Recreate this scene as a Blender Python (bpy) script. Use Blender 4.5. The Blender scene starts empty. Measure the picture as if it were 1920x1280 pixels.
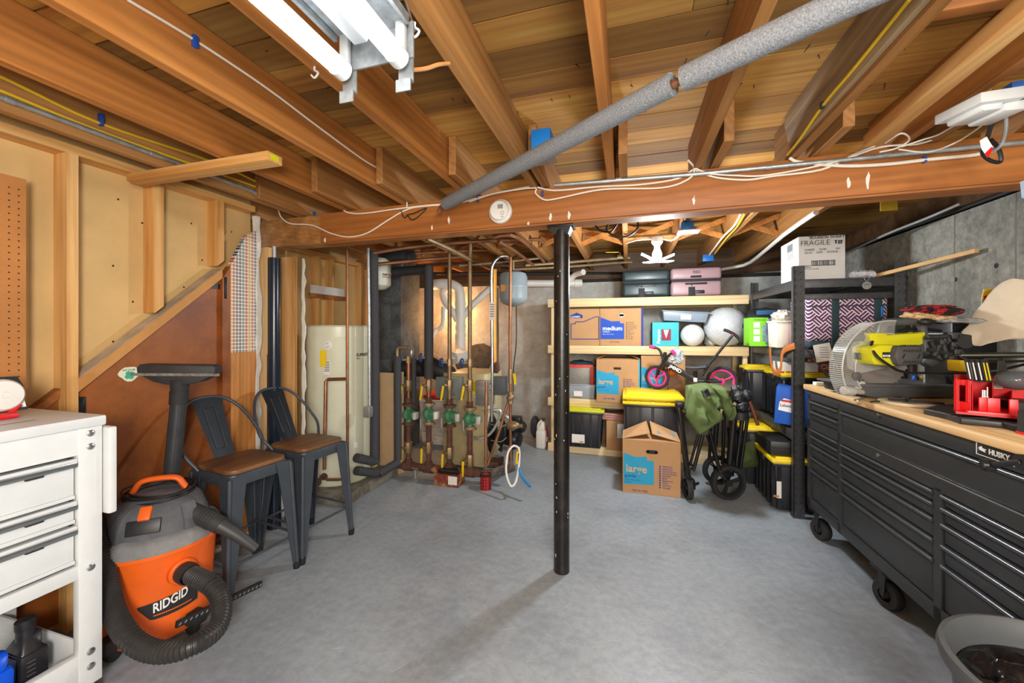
import bpy, bmesh, math, random
from mathutils import Vector as V, Matrix as M, noise as NZ
random.seed(7)
PI = math.pi
sc = bpy.context.scene
C = sc.collection
# ---------------------------------------------------------------- camera frame (1920x1280)
F, CX, HY, CH = 740.0, 960.0, 621.0, 1.30
TH = math.atan(217/740); CT = math.cos(TH); ST = math.sin(TH)
def W(px, py, X=None, Y=None, z=None, D=None):
    a = (px-CX)/F; b = (HY-py)/F
    rx = a*CT-ST; ry = a*ST+CT
    t = X/rx if X is not None else Y/ry if Y is not None else (z-CH)/b if z is not None else D
    return V((rx*t, ry*t, CH+b*t))
cam = bpy.data.cameras.new('camera'); co = bpy.data.objects.new('camera', cam); C.objects.link(co)
co.location = (0, 0, CH); co.rotation_euler = (PI/2, 0, TH)
cam.sensor_width = 36; cam.lens = F/1920*36; cam.shift_y = -(640-HY)/1920; cam.clip_start = .02
sc.camera = co
# ---------------------------------------------------------------- materials
def lin(c):
    if isinstance(c, str): c = [int(c[i:i+2], 16)/255 for i in (0, 2, 4)]
    return [x/12.92 if x <= .04045 else ((x+.055)/1.055)**2.4 for x in c[:3]]
MC = {}
def _new(name):
    m = bpy.data.materials.new(name); m.use_nodes = True
    nt = m.node_tree; b = nt.nodes['Principled BSDF']
    return m, nt, b
def nd(nt, t, **k):
    n = nt.nodes.new(t)
    for a, v in k.items():
        if a.startswith('i_'):
            key = a[2:]; key = int(key) if key.isdigit() else key.replace('_', ' ')
            n.inputs[key].default_value = v
        else: setattr(n, a, v)
    return n
def ramp(nt, stops):
    r = nt.nodes.new('ShaderNodeValToRGB'); e = r.color_ramp.elements
    while len(e) < len(stops): e.new(.5)
    for i, (p, c) in enumerate(stops):
        e[i].position = p; e[i].color = (*lin(c), 1)
    return r
def mix(nt, f, a, b, bt='MIX'):
    n = nt.nodes.new('ShaderNodeMix'); n.data_type = 'RGBA'; n.blend_type = bt
    L = nt.links
    for s, v in ((n.inputs[0], f), (n.inputs[6], a), (n.inputs[7], b)):
        if hasattr(v, 'links') or hasattr(v, 'is_linked'): L.new(v, s)
        elif isinstance(v, (int, float)): s.default_value = v
        else: s.default_value = (*lin(v), 1)
    return n.outputs[2]
def coord(nt, scale=(1, 1, 1), rnd=True):
    tc = nd(nt, 'ShaderNodeTexCoord'); mp = nd(nt, 'ShaderNodeMapping'); mp.inputs['Scale'].default_value = scale
    src = tc.outputs['Object']
    if rnd:
        oi = nd(nt, 'ShaderNodeObjectInfo'); mu = nd(nt, 'ShaderNodeMath', operation='MULTIPLY', i_1=17.0)
        nt.links.new(oi.outputs['Random'], mu.inputs[0])
        va = nd(nt, 'ShaderNodeVectorMath', operation='ADD'); nt.links.new(src, va.inputs[0]); nt.links.new(mu.outputs[0], va.inputs[1])
        src = va.outputs[0]
    nt.links.new(src, mp.inputs[0]); return mp.outputs[0]
def mat(name, col, rough=.5, metal=0, var=.12, scale=14, bump=0, bs=120, coat=0, alpha=1, trans=0, ior=1.45, spec=None):
    if name in MC: return MC[name]
    m, nt, b = _new(name); L = nt.links; c = lin(col)
    b.inputs['Roughness'].default_value = rough; b.inputs['Metallic'].default_value = metal
    if coat: b.inputs['Coat Weight'].default_value = coat
    if spec is not None: b.inputs['Specular IOR Level'].default_value = spec
    v = coord(nt)
    n = nd(nt, 'ShaderNodeTexNoise', i_Scale=scale, i_Detail=5.0, i_Roughness=.6); L.new(v, n.inputs['Vector'])
    r = nt.nodes.new('ShaderNodeValToRGB'); e = r.color_ramp.elements
    e[0].position = .3; e[1].position = .72
    e[0].color = (*[x*(1-var) for x in c], 1); e[1].color = (*[min(1, x*(1+var)+.002*var) for x in c], 1)
    L.new(n.outputs[0], r.inputs[0]); L.new(r.outputs[0], b.inputs['Base Color'])
    if bump:
        n2 = nd(nt, 'ShaderNodeTexNoise', i_Scale=bs, i_Detail=3.0); L.new(v, n2.inputs['Vector'])
        bp = nd(nt, 'ShaderNodeBump', i_Strength=bump, i_Distance=.004); L.new(n2.outputs[0], bp.inputs['Height']); L.new(bp.outputs[0], b.inputs['Normal'])
    if trans: b.inputs['Transmission Weight'].default_value = trans; b.inputs['IOR'].default_value = ior
    if alpha < 1: b.inputs['Alpha'].default_value = alpha
    MC[name] = m; return m
def emit(name, col, st):
    if name in MC: return MC[name]
    m, nt, b = _new(name); b.inputs['Base Color'].default_value = (*lin(col), 1)
    b.inputs['Emission Color'].default_value = (*lin(col), 1); b.inputs['Emission Strength'].default_value = st
    MC[name] = m; return m
def wood(name, dark, mid, light, axis=1, rough=.55, g=9, knots=.05, planks=False, spread=.22):
    if name in MC: return MC[name]
    m, nt, b = _new(name); L = nt.links
    s = [1, 1, 1]; s[axis] = .07
    v = coord(nt, s)
    n0 = nd(nt, 'ShaderNodeTexNoise', i_Scale=g, i_Detail=6.0, i_Roughness=.62, i_Distortion=.8); L.new(v, n0.inputs['Vector'])
    r = ramp(nt, [(.5-spread, dark), (.5, mid), (.5+spread, light)]); L.new(n0.outputs[0], r.inputs[0])
    # growth rings
    wv = nd(nt, 'ShaderNodeTexWave', wave_type='RINGS', rings_direction='XYZ'[axis], i_Scale=11.0, i_Distortion=7.0, i_Detail=3.0, i_Detail_Scale=1.2)
    L.new(v, wv.inputs['Vector'])
    c = mix(nt, .10, r.outputs[0], wv.outputs[0], 'OVERLAY')
    s2 = [1, 1, 1]; s2[axis] = .5
    v2 = coord(nt, s2)
    vo = nd(nt, 'ShaderNodeTexVoronoi', i_Scale=2.6); L.new(v2, vo.inputs['Vector'])
    kr = ramp(nt, [(0, 'ffffff'), (knots, '8a8a8a'), (knots*1.7, '000000')]); L.new(vo.outputs['Distance'], kr.inputs[0])
    c = mix(nt, kr.outputs[0], c, [x*.45 for x in [int(dark[i:i+2], 16)/255 for i in (0, 2, 4)]])
    if planks:
        ge = nd(nt, 'ShaderNodeNewGeometry')
        pr = ramp(nt, [(0, '8f8f8f'), (.5, 'd0d0d0'), (1, 'ffffff')]); L.new(ge.outputs['Random Per Island'], pr.inputs[0])
        c = mix(nt, 1.0, c, pr.outputs[0], 'MULTIPLY')
    L.new(c, b.inputs['Base Color']); b.inputs['Roughness'].default_value = rough
    bp = nd(nt, 'ShaderNodeBump', i_Strength=.15, i_Distance=.002); L.new(n0.outputs[0], bp.inputs['Height']); L.new(bp.outputs[0], b.inputs['Normal'])
    MC[name] = m; return m
def blotch(name, base, spots, rough=.7, sc_=2.0, lo=.45, hi=.6, fine=40, bump=.2, dirt=None, stretch=(1, 1, 1), fv=.25):
    """two-tone weathered surface"""
    if name in MC: return MC[name]
    m, nt, b = _new(name); L = nt.links
    v = coord(nt, stretch, False)
    n = nd(nt, 'ShaderNodeTexNoise', i_Scale=sc_, i_Detail=8.0, i_Roughness=.62); L.new(v, n.inputs['Vector'])
    mr = nd(nt, 'ShaderNodeMapRange', i_1=lo, i_2=hi); L.new(n.outputs[0], mr.inputs[0])
    c = mix(nt, mr.outputs[0], base, spots)
    v2 = coord(nt, (1, 1, 1), False)
    n2 = nd(nt, 'ShaderNodeTexNoise', i_Scale=fine, i_Detail=6.0, i_Roughness=.7); L.new(v2, n2.inputs['Vector'])
    fr = ramp(nt, [(.3, [1-fv]*3), (.7, [1]*3)]); L.new(n2.outputs[0], fr.inputs[0])
    c = mix(nt, 1.0, c, fr.outputs[0], 'MULTIPLY')
    if dirt:
        n3 = nd(nt, 'ShaderNodeTexNoise', i_Scale=1.1, i_Detail=9.0, i_Roughness=.7); L.new(v2, n3.inputs['Vector'])
        m3 = nd(nt, 'ShaderNodeMapRange', i_1=.56, i_2=.72, i_4=.65); L.new(n3.outputs[0], m3.inputs[0])
        c = mix(nt, m3.outputs[0], c, dirt)
    L.new(c, b.inputs['Base Color']); b.inputs['Roughness'].default_value = rough
    bp = nd(nt, 'ShaderNodeBump', i_Strength=bump, i_Distance=.004); L.new(n2.outputs[0], bp.inputs['Height']); L.new(bp.outputs[0], b.inputs['Normal'])
    MC[name] = m; return m
# ---------------------------------------------------------------- mesh builder
def catmull(pts, k):
    if k <= 1: return [V(p) for p in pts]
    P = [V(p) for p in pts]; P = [P[0]*2-P[1]]+P+[P[-1]*2-P[-2]]; out = []
    for i in range(1, len(P)-2):
        a, b, c, d = P[i-1:i+3]
        for j in range(k):
            t = j/k
            out.append(.5*((2*b)+(c-a)*t+(2*a-5*b+4*c-d)*t*t+(3*b-a-3*c+d)*t**3))
    out.append(P[-2]); return out
class MB:
    def __init__(s): s.bm = bmesh.new()
    def _add(s, t, mi=0, m=None):
        if m is not None: bmesh.ops.transform(t, matrix=m, verts=t.verts)
        for f in t.faces: f.material_index = mi
        me = bpy.data.meshes.new('t'); t.to_mesh(me); t.free(); s.bm.from_mesh(me); bpy.data.meshes.remove(me); return s
    def box(s, x0, x1, y0, y1, z0, z1, bev=0, mi=0, seg=2, m=None):
        t = bmesh.new(); bmesh.ops.create_cube(t, size=1)
        bmesh.ops.transform(t, matrix=M.Translation(((x0+x1)/2, (y0+y1)/2, (z0+z1)/2)) @ M.Diagonal((abs(x1-x0), abs(y1-y0), abs(z1-z0), 1)), verts=t.verts)
        if bev: bmesh.ops.bevel(t, geom=t.edges[:], offset=bev, segments=seg, affect='EDGES', profile=.5)
        return s._add(t, mi, m)
    def frust(s, x0, x1, y0, y1, z0, z1, k, bev=0, mi=0, m=None):
        """box whose bottom is scaled by k"""
        t = bmesh.new(); bmesh.ops.create_cube(t, size=1)
        cx, cy = (x0+x1)/2, (y0+y1)/2
        for v in t.verts:
            q = 1 if v.co.z > 0 else k
            v.co = V((cx+v.co.x*(x1-x0)*q, cy+v.co.y*(y1-y0)*q, z1 if v.co.z > 0 else z0))
        if bev: bmesh.ops.bevel(t, geom=t.edges[:], offset=bev, segments=2, affect='EDGES', profile=.5)
        return s._add(t, mi, m)
    def slab(s, pts, vec, mi=0, bev=0):
        t = bmesh.new(); vec = V(vec)
        a = [t.verts.new(V(p)) for p in pts]; b = [t.verts.new(V(p)+vec) for p in pts]; n = len(a)
        t.faces.new(a); t.faces.new(b[::-1])
        for i in range(n): t.faces.new((a[i], b[i], b[(i+1) % n], a[(i+1) % n]))
        bmesh.ops.recalc_face_normals(t, faces=t.faces)
        if bev: bmesh.ops.bevel(t, geom=t.edges[:], offset=bev, segments=2, affect='EDGES', profile=.5)
        return s._add(t, mi)
    def beam(s, p0, p1, w, h, up=(0, 0, 1), mi=0, bev=0):
        p0, p1 = V(p0), V(p1); d = (p1-p0); L = d.length; d.normalize(); sx = d.cross(V(up)).normalized(); u = sx.cross(d)
        m = M(((sx.x, d.x, u.x, p0.x), (sx.y, d.y, u.y, p0.y), (sx.z, d.z, u.z, p0.z), (0, 0, 0, 1)))
        return s.box(-w/2, w/2, 0, L, -h/2, h/2, bev, mi, m=m)
    def cyl(s, p0, p1, r0, r1=None, n=16, mi=0, cap=True, bev=0):
        p0, p1 = V(p0), V(p1); d = p1-p0; r1 = r0 if r1 is None else r1
        t = bmesh.new(); bmesh.ops.create_cone(t, cap_ends=cap, segments=n, radius1=r0, radius2=r1, depth=d.length)
        if bev: bmesh.ops.bevel(t, geom=[e for e in t.edges if len(e.link_faces) == 2 and any(len(f.verts) > 4 for f in e.link_faces)], offset=bev, segments=2, affect='EDGES', profile=.5)
        m = M.Translation((p0+p1)/2) @ V((0, 0, 1)).rotation_difference(d).to_matrix().to_4x4()
        return s._add(t, mi, m)
    def tube(s, pts, r, n=8, k=1, mi=0, closed=False, cap=True, flat=1.0):
        P = catmull(list(pts)+([pts[0]] if closed else []), k)
        if closed: P = P[:-1]
        N = len(P); t = bmesh.new(); rings = []
        T = []
        for i in range(N):
            a = P[(i-1) % N] if (closed or i > 0) else P[i]; b = P[(i+1) % N] if (closed or i < N-1) else P[i]
            T.append((b-a).normalized())
        up = V((0, 0, 1)) if abs(T[0].z) < .9 else V((1, 0, 0))
        u = T[0].cross(up).normalized()
        for i in range(N):
            u = (u-T[i]*u.dot(T[i])); u = u.normalized() if u.length > 1e-6 else T[i].orthogonal().normalized()
            w = T[i].cross(u)
            rr = r(i/(N-1)) if callable(r) else r
            rings.append([t.verts.new(P[i]+(u*math.cos(2*PI*j/n)+w*math.sin(2*PI*j/n)*flat)*rr) for j in range(n)])
        for i in range(N if closed else N-1):
            A, B = rings[i], rings[(i+1) % N]
            for j in range(n): t.faces.new((A[j], A[(j+1) % n], B[(j+1) % n], B[j]))
        if cap and not closed: t.faces.new(rings[0][::-1]); t.faces.new(rings[-1])
        return s._add(t, mi)
    def lathe(s, prof, c=(0, 0, 0), ax=(0, 0, 1), n=24, mi=0, a0=0, a1=2*PI, sy=1):
        t = bmesh.new(); rings = []; full = abs(a1-a0-2*PI) < 1e-6; k = n if full else n+1
        for r, z in prof:
            if r < 1e-5: rings.append([t.verts.new((0, 0, z))])
            else: rings.append([t.verts.new((r*math.cos(a0+(a1-a0)*j/n), sy*r*math.sin(a0+(a1-a0)*j/n), z)) for j in range(k)])
        for A, B in zip(rings, rings[1:]):
            for j in range(n):
                q = (j+1) % k
                if len(A) == 1 and len(B) == 1: continue
                if len(A) == 1: t.faces.new((A[0], B[q], B[j]))
                elif len(B) == 1: t.faces.new((A[j], A[q], B[0]))
                else: t.faces.new((A[j], A[q], B[q], B[j]))
        m = M.Translation(V(c)) @ V((0, 0, 1)).rotation_difference(V(ax)).to_matrix().to_4x4()
        bmesh.ops.recalc_face_normals(t, faces=t.faces)
        return s._add(t, mi, m)
    def ball(s, c, r, u=20, v=12, mi=0, jit=0, jf=4, m=None):
        t = bmesh.new(); bmesh.ops.create_uvsphere(t, u_segments=u, v_segments=v, radius=1)
        rr = V((r, r, r)) if isinstance(r, (int, float)) else V(r)
        for q in t.verts:
            f = 1+jit*NZ.noise(q.co*jf+V(c)*3)
            q.co = V((q.co.x*rr.x*f, q.co.y*rr.y*f, q.co.z*rr.z*f))
        if m is not None: bmesh.ops.transform(t, matrix=m, verts=t.verts)
        return s._add(t, mi, M.Translation(V(c)))
    def grid(s, fn, nu, nv, mi=0, thick=0):
        t = bmesh.new(); g = [[t.verts.new(V(fn(i/nu, j/nv))) for j in range(nv+1)] for i in range(nu+1)]
        for i in range(nu):
            for j in range(nv): t.faces.new((g[i][j], g[i+1][j], g[i+1][j+1], g[i][j+1]))
        if thick: bmesh.ops.solidify(t, geom=t.faces[:], thickness=thick)
        return s._add(t, mi)
    def text(s, st, org, right, up, size, depth=.0008, mi=0, fn=None, align='LEFT', sx=1, shear=0, bold=0):
        cu = bpy.data.curves.new('t', 'FONT'); cu.body = st; cu.size = 1; cu.extrude = depth/size; cu.align_x = align; cu.resolution_u = 3; cu.shear = shear
        if bold: cu.offset = bold
        o = bpy.data.objects.new('t', cu); C.objects.link(o)
        dg = bpy.context.evaluated_depsgraph_get(); me = bpy.data.meshes.new_from_object(o.evaluated_get(dg))
        bpy.data.objects.remove(o); bpy.data.curves.remove(cu)
        t = bmesh.new(); t.from_mesh(me); bpy.data.meshes.remove(me)
        r = V(right).normalized()*size*sx; u = V(up).normalized()*size; nrm = V(right).cross(V(up)).normalized()*size; org = V(org)
        for q in t.verts:
            c = q.co.copy(); q.co = fn(c*size) if fn else org+r*c.x+u*c.y+nrm*c.z
        return s._add(t, mi)
ROOT = {}
def part(name, mb, m, parent, local=False, ang=40, label=None, kind=None):
    me = bpy.data.meshes.new(name)
    bm = mb.bm if isinstance(mb, MB) else mb
    if parent is not None and not local:
        bmesh.ops.transform(bm, matrix=ROOT[parent.name].inverted(), verts=bm.verts)
    bm.to_mesh(me); bm.free()
    for p in me.polygons: p.use_smooth = True
    me.set_sharp_from_angle(angle=math.radians(ang))
    for x in (m if isinstance(m, (list, tuple)) else [m]): me.materials.append(x)
    o = bpy.data.objects.new(name, me); C.objects.link(o)
    if parent is not None:
        o.parent = parent; ROOT[o.name] = ROOT[parent.name]
    if label: o['label'] = label
    if kind: o['kind'] = kind
    return o
def tag(o, label, cat, group=None, kind=None):
    if label: o['label'] = label
    if cat: o['category'] = cat
    if group: o['group'] = group
    if kind: o['kind'] = kind
    return o
def thing(name, label, cat, loc=(0, 0, 0), rz=0, group=None, kind=None):
    o = bpy.data.objects.new(name, None); C.objects.link(o); o.location = loc; o.rotation_euler = (0, 0, rz); o.empty_display_size = .05
    ROOT[o.name] = M.Translation(V(loc)) @ M.Rotation(rz, 4, 'Z')
    return tag(o, label, cat, group, kind)
def solo(name, mb, m, label, cat, group=None, kind=None, ang=40):
    """a thing that is one mesh, in world coordinates; origin moved to its base"""
    vs = [v.co for v in mb.bm.verts]
    b = V((sum(v.x for v in vs)/len(vs), sum(v.y for v in vs)/len(vs), min(v.z for v in vs)))
    bmesh.ops.transform(mb.bm, matrix=M.Translation(-b), verts=mb.bm.verts)
    o = part(name, mb, m, None, ang=ang); o.location = b; ROOT[o.name] = M.Translation(b)
    return tag(o, label, cat, group, kind)
def struct(name, mb, m, ang=30, parent=None):
    o = part(name, mb, m, parent, ang=ang); ROOT[o.name] = M.Identity(4)
    if parent is None: o['kind'] = 'structure'
    return o
def copy_tree(o, parent=None):
    c = o.copy(); C.objects.link(c); c.parent = parent
    for ch in list(o.children): copy_tree(ch, c)
    return c
def hide_src(): pass
# ================================================================ MATERIALS
M_floor = blotch('floor_paint', 'a3afb8', '949fa8', rough=.45, sc_=1.6, fine=26, bump=.12, dirt='7a7873', fv=.14)
M_conc = blotch('concrete', 'a5a59b', '868780', rough=.85, sc_=1.7, fine=22, bump=.6, stretch=(1, 1, .5), dirt='77756c', fv=.35)
M_back = blotch('painted_concrete', 'b9bebb', 'a3988a', rough=.8, sc_=1.1, lo=.44, hi=.6, fine=10, bump=.3, stretch=(1, 1, .3), fv=.2, dirt='8d8272')
M_joist = wood('joist_wood', '83501f', 'b07034', 'c98a49', 1, g=8, knots=.045)
M_joist_b = wood('aged_joist_wood', '755029', '9c6b38', 'b4844e', 1, g=8, knots=.05)
M_beam = wood('beam_wood', '7d471c', 'a3642e', 'bb7c40', 0, g=7, knots=.06)
M_deck = wood('deck_planks', '9c6229', 'cc9340', 'e2b25a', 0, rough=.85, g=6, knots=.075, planks=True)
M_stud = wood('stud_pine', 'b97f40', 'd9a562', 'e8bf82', 2, g=8, knots=.05)
M_studx = wood('plate_pine', 'b97f40', 'd6a05c', 'e6bb7c', 1, g=8, knots=.05)
M_pine = wood('new_pine', 'd9bb85', 'ecd3a2', 'f5e3bd', 0, rough=.6, g=7, knots=.045)
M_pinez = wood('new_pine_upright', 'd9bb85', 'ecd3a2', 'f5e3bd', 2, rough=.6, g=7, knots=.045)
M_dusty = mat('dusty_wood', 'b3a48c', .9, var=.3, scale=9)
M_tanboard = mat('tan_hardboard', 'd0ad72', .75, var=.1, scale=5)
M_brown = blotch('brown_paneling', 'a05a20', '8a4817', rough=.45, sc_=2.5, fine=8, bump=.03, fv=.2)
M_panelwood = wood('wood_grain_paneling', '9a5d2a', 'ba7a3c', 'cb8f50', 2, rough=.45, g=6, knots=.0)
M_white = mat('white_paint', 'd3d7d7', .38, var=.04)
M_dirtywhite = mat('plaster_white', 'e0ddd2', .9, var=.12, bump=.4)
M_black = mat('black_steel', '1c1d1e', .38, .3, var=.25)
M_blackpl = mat('black_plastic', '1e1f21', .45, var=.2)
M_softblk = mat('matte_black', '242526', .75, var=.2)
M_chrome = mat('bare_steel', 'b9bcbd', .28, .95, var=.1)
M_galv = mat('galvanised_steel', 'b4b9ba', .42, .75, var=.25, scale=30)
M_copper = mat('copper_pipe_metal', '9a6a4c', .4, .7, var=.3, scale=10)
M_brass = mat('weathered_brass', '978060', .45, .6, var=.3, scale=12)
M_rust = mat('rusty_iron', '68483a', .8, .25, var=.4, scale=18, bump=.4)
M_foam = mat('grey_pipe_foam', '74777a', .85, var=.45, scale=240, bump=.5, bs=260)
M_foamd = mat('dark_pipe_foam', '3b3d41', .75, var=.4, scale=200, bump=.4, bs=240)
M_cablew = mat('white_cable', 'e4ded0', .5, var=.05)
M_cabley = mat('yellow_cable', 'd9b324', .5, var=.05)
M_cableb = mat('black_cable', '18181a', .5, var=.1)
M_cableg = mat('grey_cable', '8e9192', .5, .2, var=.1)
M_blue = mat('blue_clip_plastic', '1f4fa8', .45, var=.05)
M_bluebox = mat('blue_box_plastic', '1471c0', .4, var=.05)
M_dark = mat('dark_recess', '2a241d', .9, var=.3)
M_tube = emit('fluorescent_glow', 'f4f8ff', 3.2)
M_card = mat('cardboard', 'b98f63', .8, var=.06, scale=6)
M_cardi = mat('cardboard_dark_edge', '9c7449', .85, var=.1)
M_ink = mat('black_print', '26221f', .8, var=0)
M_navyink = mat('navy_print', '243a8e', .75, var=0)
M_whiteink = mat('white_print', 'f3f3f0', .7, var=0)
M_tbl = mat('teal_blue_print', '2a9fc9', .75, var=.04)
M_yel = mat('yellow_plastic', 'f0d21c', .42, var=.05)
M_tagy = mat('yellow_handle_vinyl', 'f2cf10', .4, var=.04)
M_red = mat('red_plastic', 'd2161c', .38, var=.06)
M_grn = mat('circulator_green', '4f8a68', .45, .1, var=.15)
M_pvc = mat('white_pvc', 'e4e2da', .38, var=.06, scale=5)
M_paper = mat('paper_label', 'e9e8e2', .7, var=.03)
# ================================================================ SETTING
XL, XR, YB, YF, XF = -2.32, 1.80, 4.75, -2.6, -2.86
ZJ, ZD = 2.062, 2.25
m = MB(); m.box(-3.3, 2.3, YF-.1, 5.3, -.1, 0); struct('floor', m, M_floor)
m = MB(); random.seed(3)
y = YF
while y < 5.3:
    w = random.choice((.135, .14, .138)); x = -3.3+random.random()*-.5
    while x < 2.3:
        L = random.uniform(1.2, 2.9)
        if random.random() < .55: L = 6
        z0 = ZD+random.uniform(0, .002)
        m.box(x, min(x+L, 2.3)-.002, y, y+w-.006, z0, z0+.02); x += L
    y += w
m.box(-3.3, 2.3, YF, 5.3, ZD+.024, ZD+.03)
ceil = struct('ceiling', m, M_deck)
flo = bpy.data.objects['floor']; m = MB(); random.seed(21)
for i in range(90):
    p = W(random.uniform(560, 1500), random.uniform(980, 1270), z=0); a = random.gauss(.4, .35); l = random.uniform(.008, .07); q = p+V((math.cos(a)*l, math.sin(a)*l, 0)); wd_ = V((-math.sin(a), math.cos(a), 0))*random.uniform(.0006, .0018)
    m.slab([p-wd_*.3, q-wd_*.2, q+wd_*.2, p+wd_], (0, 0, .0004))
part('paint_scratches', m, mat('pale_scratch', 'b9bcbb', .7), flo, kind='stuff')
# nail tips poking through the deck
m = MB(); random.seed(11)
for i in range(85):
    x, y = random.uniform(-1.2, 1.7), random.uniform(.25, 1.95)
    a = random.uniform(0, 6.3); l = random.uniform(.012, .03)
    m.cyl((x, y, ZD+.004), (x+math.cos(a)*l*.7, y+math.sin(a)*l*.7, ZD-l*.6), .0022, .001, n=5)
part('nail_tips', m, M_ink, ceil, kind='stuff')
m = MB(); m.box(XR, XR+.25, YF, 5.0, 0, 1.97); wr = struct('wall_right', m, M_conc)
m = MB()
for px in (1612, 1790, 1905): yq = W(px, 550, X=XR).y; m.box(XR-.0015, XR+.001, yq-.004, yq+.004, 0, 1.97)
part('form_seams', m, mat('seam_dark', '6f6e66', .9), wr, kind='stuff')
m = MB()
for px, py in ((1792, 524), (1868, 498), (1700, 520)): p_ = W(px, py, X=XR); m.lathe([(0, .001), (.012, .001), (.014, 0)], (XR, p_.y, p_.z), (-1, 0, 0), n=12)
part('tie_holes', m, M_ink, wr, kind='stuff')
m = MB(); m.box(-3.2, 2.05, YB, YB+.25, 0, 1.88); struct('wall_back', m, M_back)
m = MB(); m.box(-3.2, 2.3, YF-.1, YF, 0, ZD+.02); struct('wall_front', m, M_tanboard)
m = MB(); m.box(2.05, 2.3, YF, 5.3, 0, ZD+.03); m.box(-3.3, 2.3, YB+.25, 5.3, 0, ZD+.03)
struct('trim_1', m, wood('rim_joist_dark', '3a2a1a', '5a4028', '705235', 0))
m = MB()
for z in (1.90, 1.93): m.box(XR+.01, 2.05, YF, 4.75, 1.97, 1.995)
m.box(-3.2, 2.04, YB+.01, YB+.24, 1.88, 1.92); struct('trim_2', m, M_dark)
# far left partition behind the heater: studs and tan board
m = MB(); m.box(XF-.10, XF-.085, 2.0, YB, 0, ZD); far = struct('wall_left_far', m, M_tanboard)
for yy in (2.32, 2.72, 3.12, 3.30, 3.76, 4.2, 4.6):
    m = MB(); m.box(XF-.085, XF, yy, yy+.038, 0, ZJ-.04); part('stud', m, M_stud, far)
m = MB(); m.box(XF-.085, XF, 2.05, YB, ZJ-.04, ZJ); part('top_plate', m, M_studx, far)
m = MB(); m.box(XF-.0, XF+.02, 3.0, 3.5, 1.62, 1.66); part('ledger_strip', m, M_beam, far)
m = MB(); m.box(XF-.0, XF+.006, 3.02, 3.48, 1.66, 1.74); part('paper_strip', m, M_paper, far)
# left wall: hardboard behind studs, panelling below the stair diagonal
m = MB(); m.box(XL-.105, XL-.089, YF, 2.03, 0, ZD); wl = struct('wall_left', m, M_tanboard)
def px_y(px, X): return W(px, 621, X=X).y
ys = [W(125, 500, X=XL).y, W(291, 450, X=XL).y, W(408, 450, X=XL).y]
d0 = W(145, 713, X=XL); d1 = W(421, 501, X=XL); sl = (d1.z-d0.z)/(d1.y-d0.y)
def dz(y): return d0.z+(y-d0.y)*sl
zt = 2.073
m = MB(); m.box(XL-.089, XL, ys[0], ys[0]+.038, 0, zt); part('stud', m, M_stud, wl)
for yy in ys[1:]:
    m = MB(); m.slab([(XL-.088, yy, dz(yy)+.04), (XL-.088, yy+.04, dz(yy+.04)+.04), (XL-.088, yy+.04, zt), (XL-.088, yy, zt)], (.088, 0, 0)); part('stud', m, M_stud, wl)
m = MB(); m.box(XL-.089, XL, .70, .738, 0, zt); part('stud', m, M_stud, wl)
m = MB(); m.box(XL-.089, XL, .2, .238, 0, zt); part('stud', m, M_stud, wl)
m = MB(); m.box(XL-.089, XL, YF, ys[0]-.06, zt, zt+.036); m.box(XL-.089, XL+.001, ys[0]-.06, ys[1]+.02, zt, zt+.038); m.box(XL-.089, XL, ys[1]+.02, 1.99, zt, zt+.036)
part('top_plate', m, M_studx, wl)
def diag(y0, y1, w, x0, x1):
    return [(x0, y0, dz(y0)-w), (x0, y1, dz(y1)-w), (x0, y1, dz(y1)+.0), (x0, y0, dz(y0)+.0)], (x1-x0, 0, 0)
m = MB(); m.slab(*diag(ys[0]+.038, ys[2]+.03, .055, XL-.088, XL)); part('stair_stringer', m, mat('stringer_pine', 'c58c4c', .6, var=.14, scale=7), wl)
m = MB(); a, v = diag(ys[0]+.039, ys[2]+.025, -.002, XL-.087, XL-.004)
m.slab([(XL-.087, ys[0]+.039, dz(ys[0]+.039)), (XL-.087, ys[2]+.02, dz(ys[2]+.02)), (XL-.087, ys[2]+.02, dz(ys[2]+.02)+.003), (XL-.087, ys[0]+.039, dz(ys[0]+.039)+.003)], (.083, 0, 0))
part('dust_layer', m, M_dusty, wl)
m = MB(); m.slab(*diag(.45, ys[0]-.001, .04, XL-.086, XL-.04)); part('stair_stringer', m, M_beam, wl)
m = MB(); random.seed(31)
for yy, zz in ((1.30, 1.25), (1.30, 1.62), (1.32, 1.95), (1.42, 1.86), (1.38, 1.45), (1.62, 1.55), (1.66, 1.92), (1.72, 1.72), (1.90, 1.93), (1.93, 1.80), (.85, 1.3), (.9, 1.7)): m.lathe([(0, .001), (.004, .001), (.005, 0)], (XL-.089, yy, zz), (1, 0, 0), n=10)
part('screw_heads', m, M_ink, wl, kind='stuff')
# brown door panel below the diagonal
yp = W(432, 600, X=XL).y
def below(y0, y1, off, x, th):
    return [(x, y0, .03), (x, y1, .03), (x, y1, min(dz(y1)-off, zt)), (x, y0, dz(y0)-off)], (th, 0, 0)
m = MB(); m.slab(*below(ys[0]+.038, yp-.05, .055, XL-.045, .02)); dp = part('understair_panel', m, M_brown, wl)
m = MB(); m.slab(*below(.3, ys[0], .045, XL-.075, .02)); part('understair_panel', m, M_brown, wl)
m = MB(); m.slab([(XL-.04, yp-.05, 0), (XL-.04, yp, 0), (XL-.04, yp, dz(yp)-.02), (XL-.04, yp-.05, dz(yp-.05)-.06)], (.042, 0, 0)); part('door_jamb', m, M_brown, wl)
m = MB()
h = W(424, 538, X=XL+.002)
m.box(XL-.02, XL+.006, yp-.04, yp-.025, h.z-.07, h.z+.06, .003); m.box(XL-.024, XL-.018, yp-.13, yp-.04, h.z-.015, h.z+.015)
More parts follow.
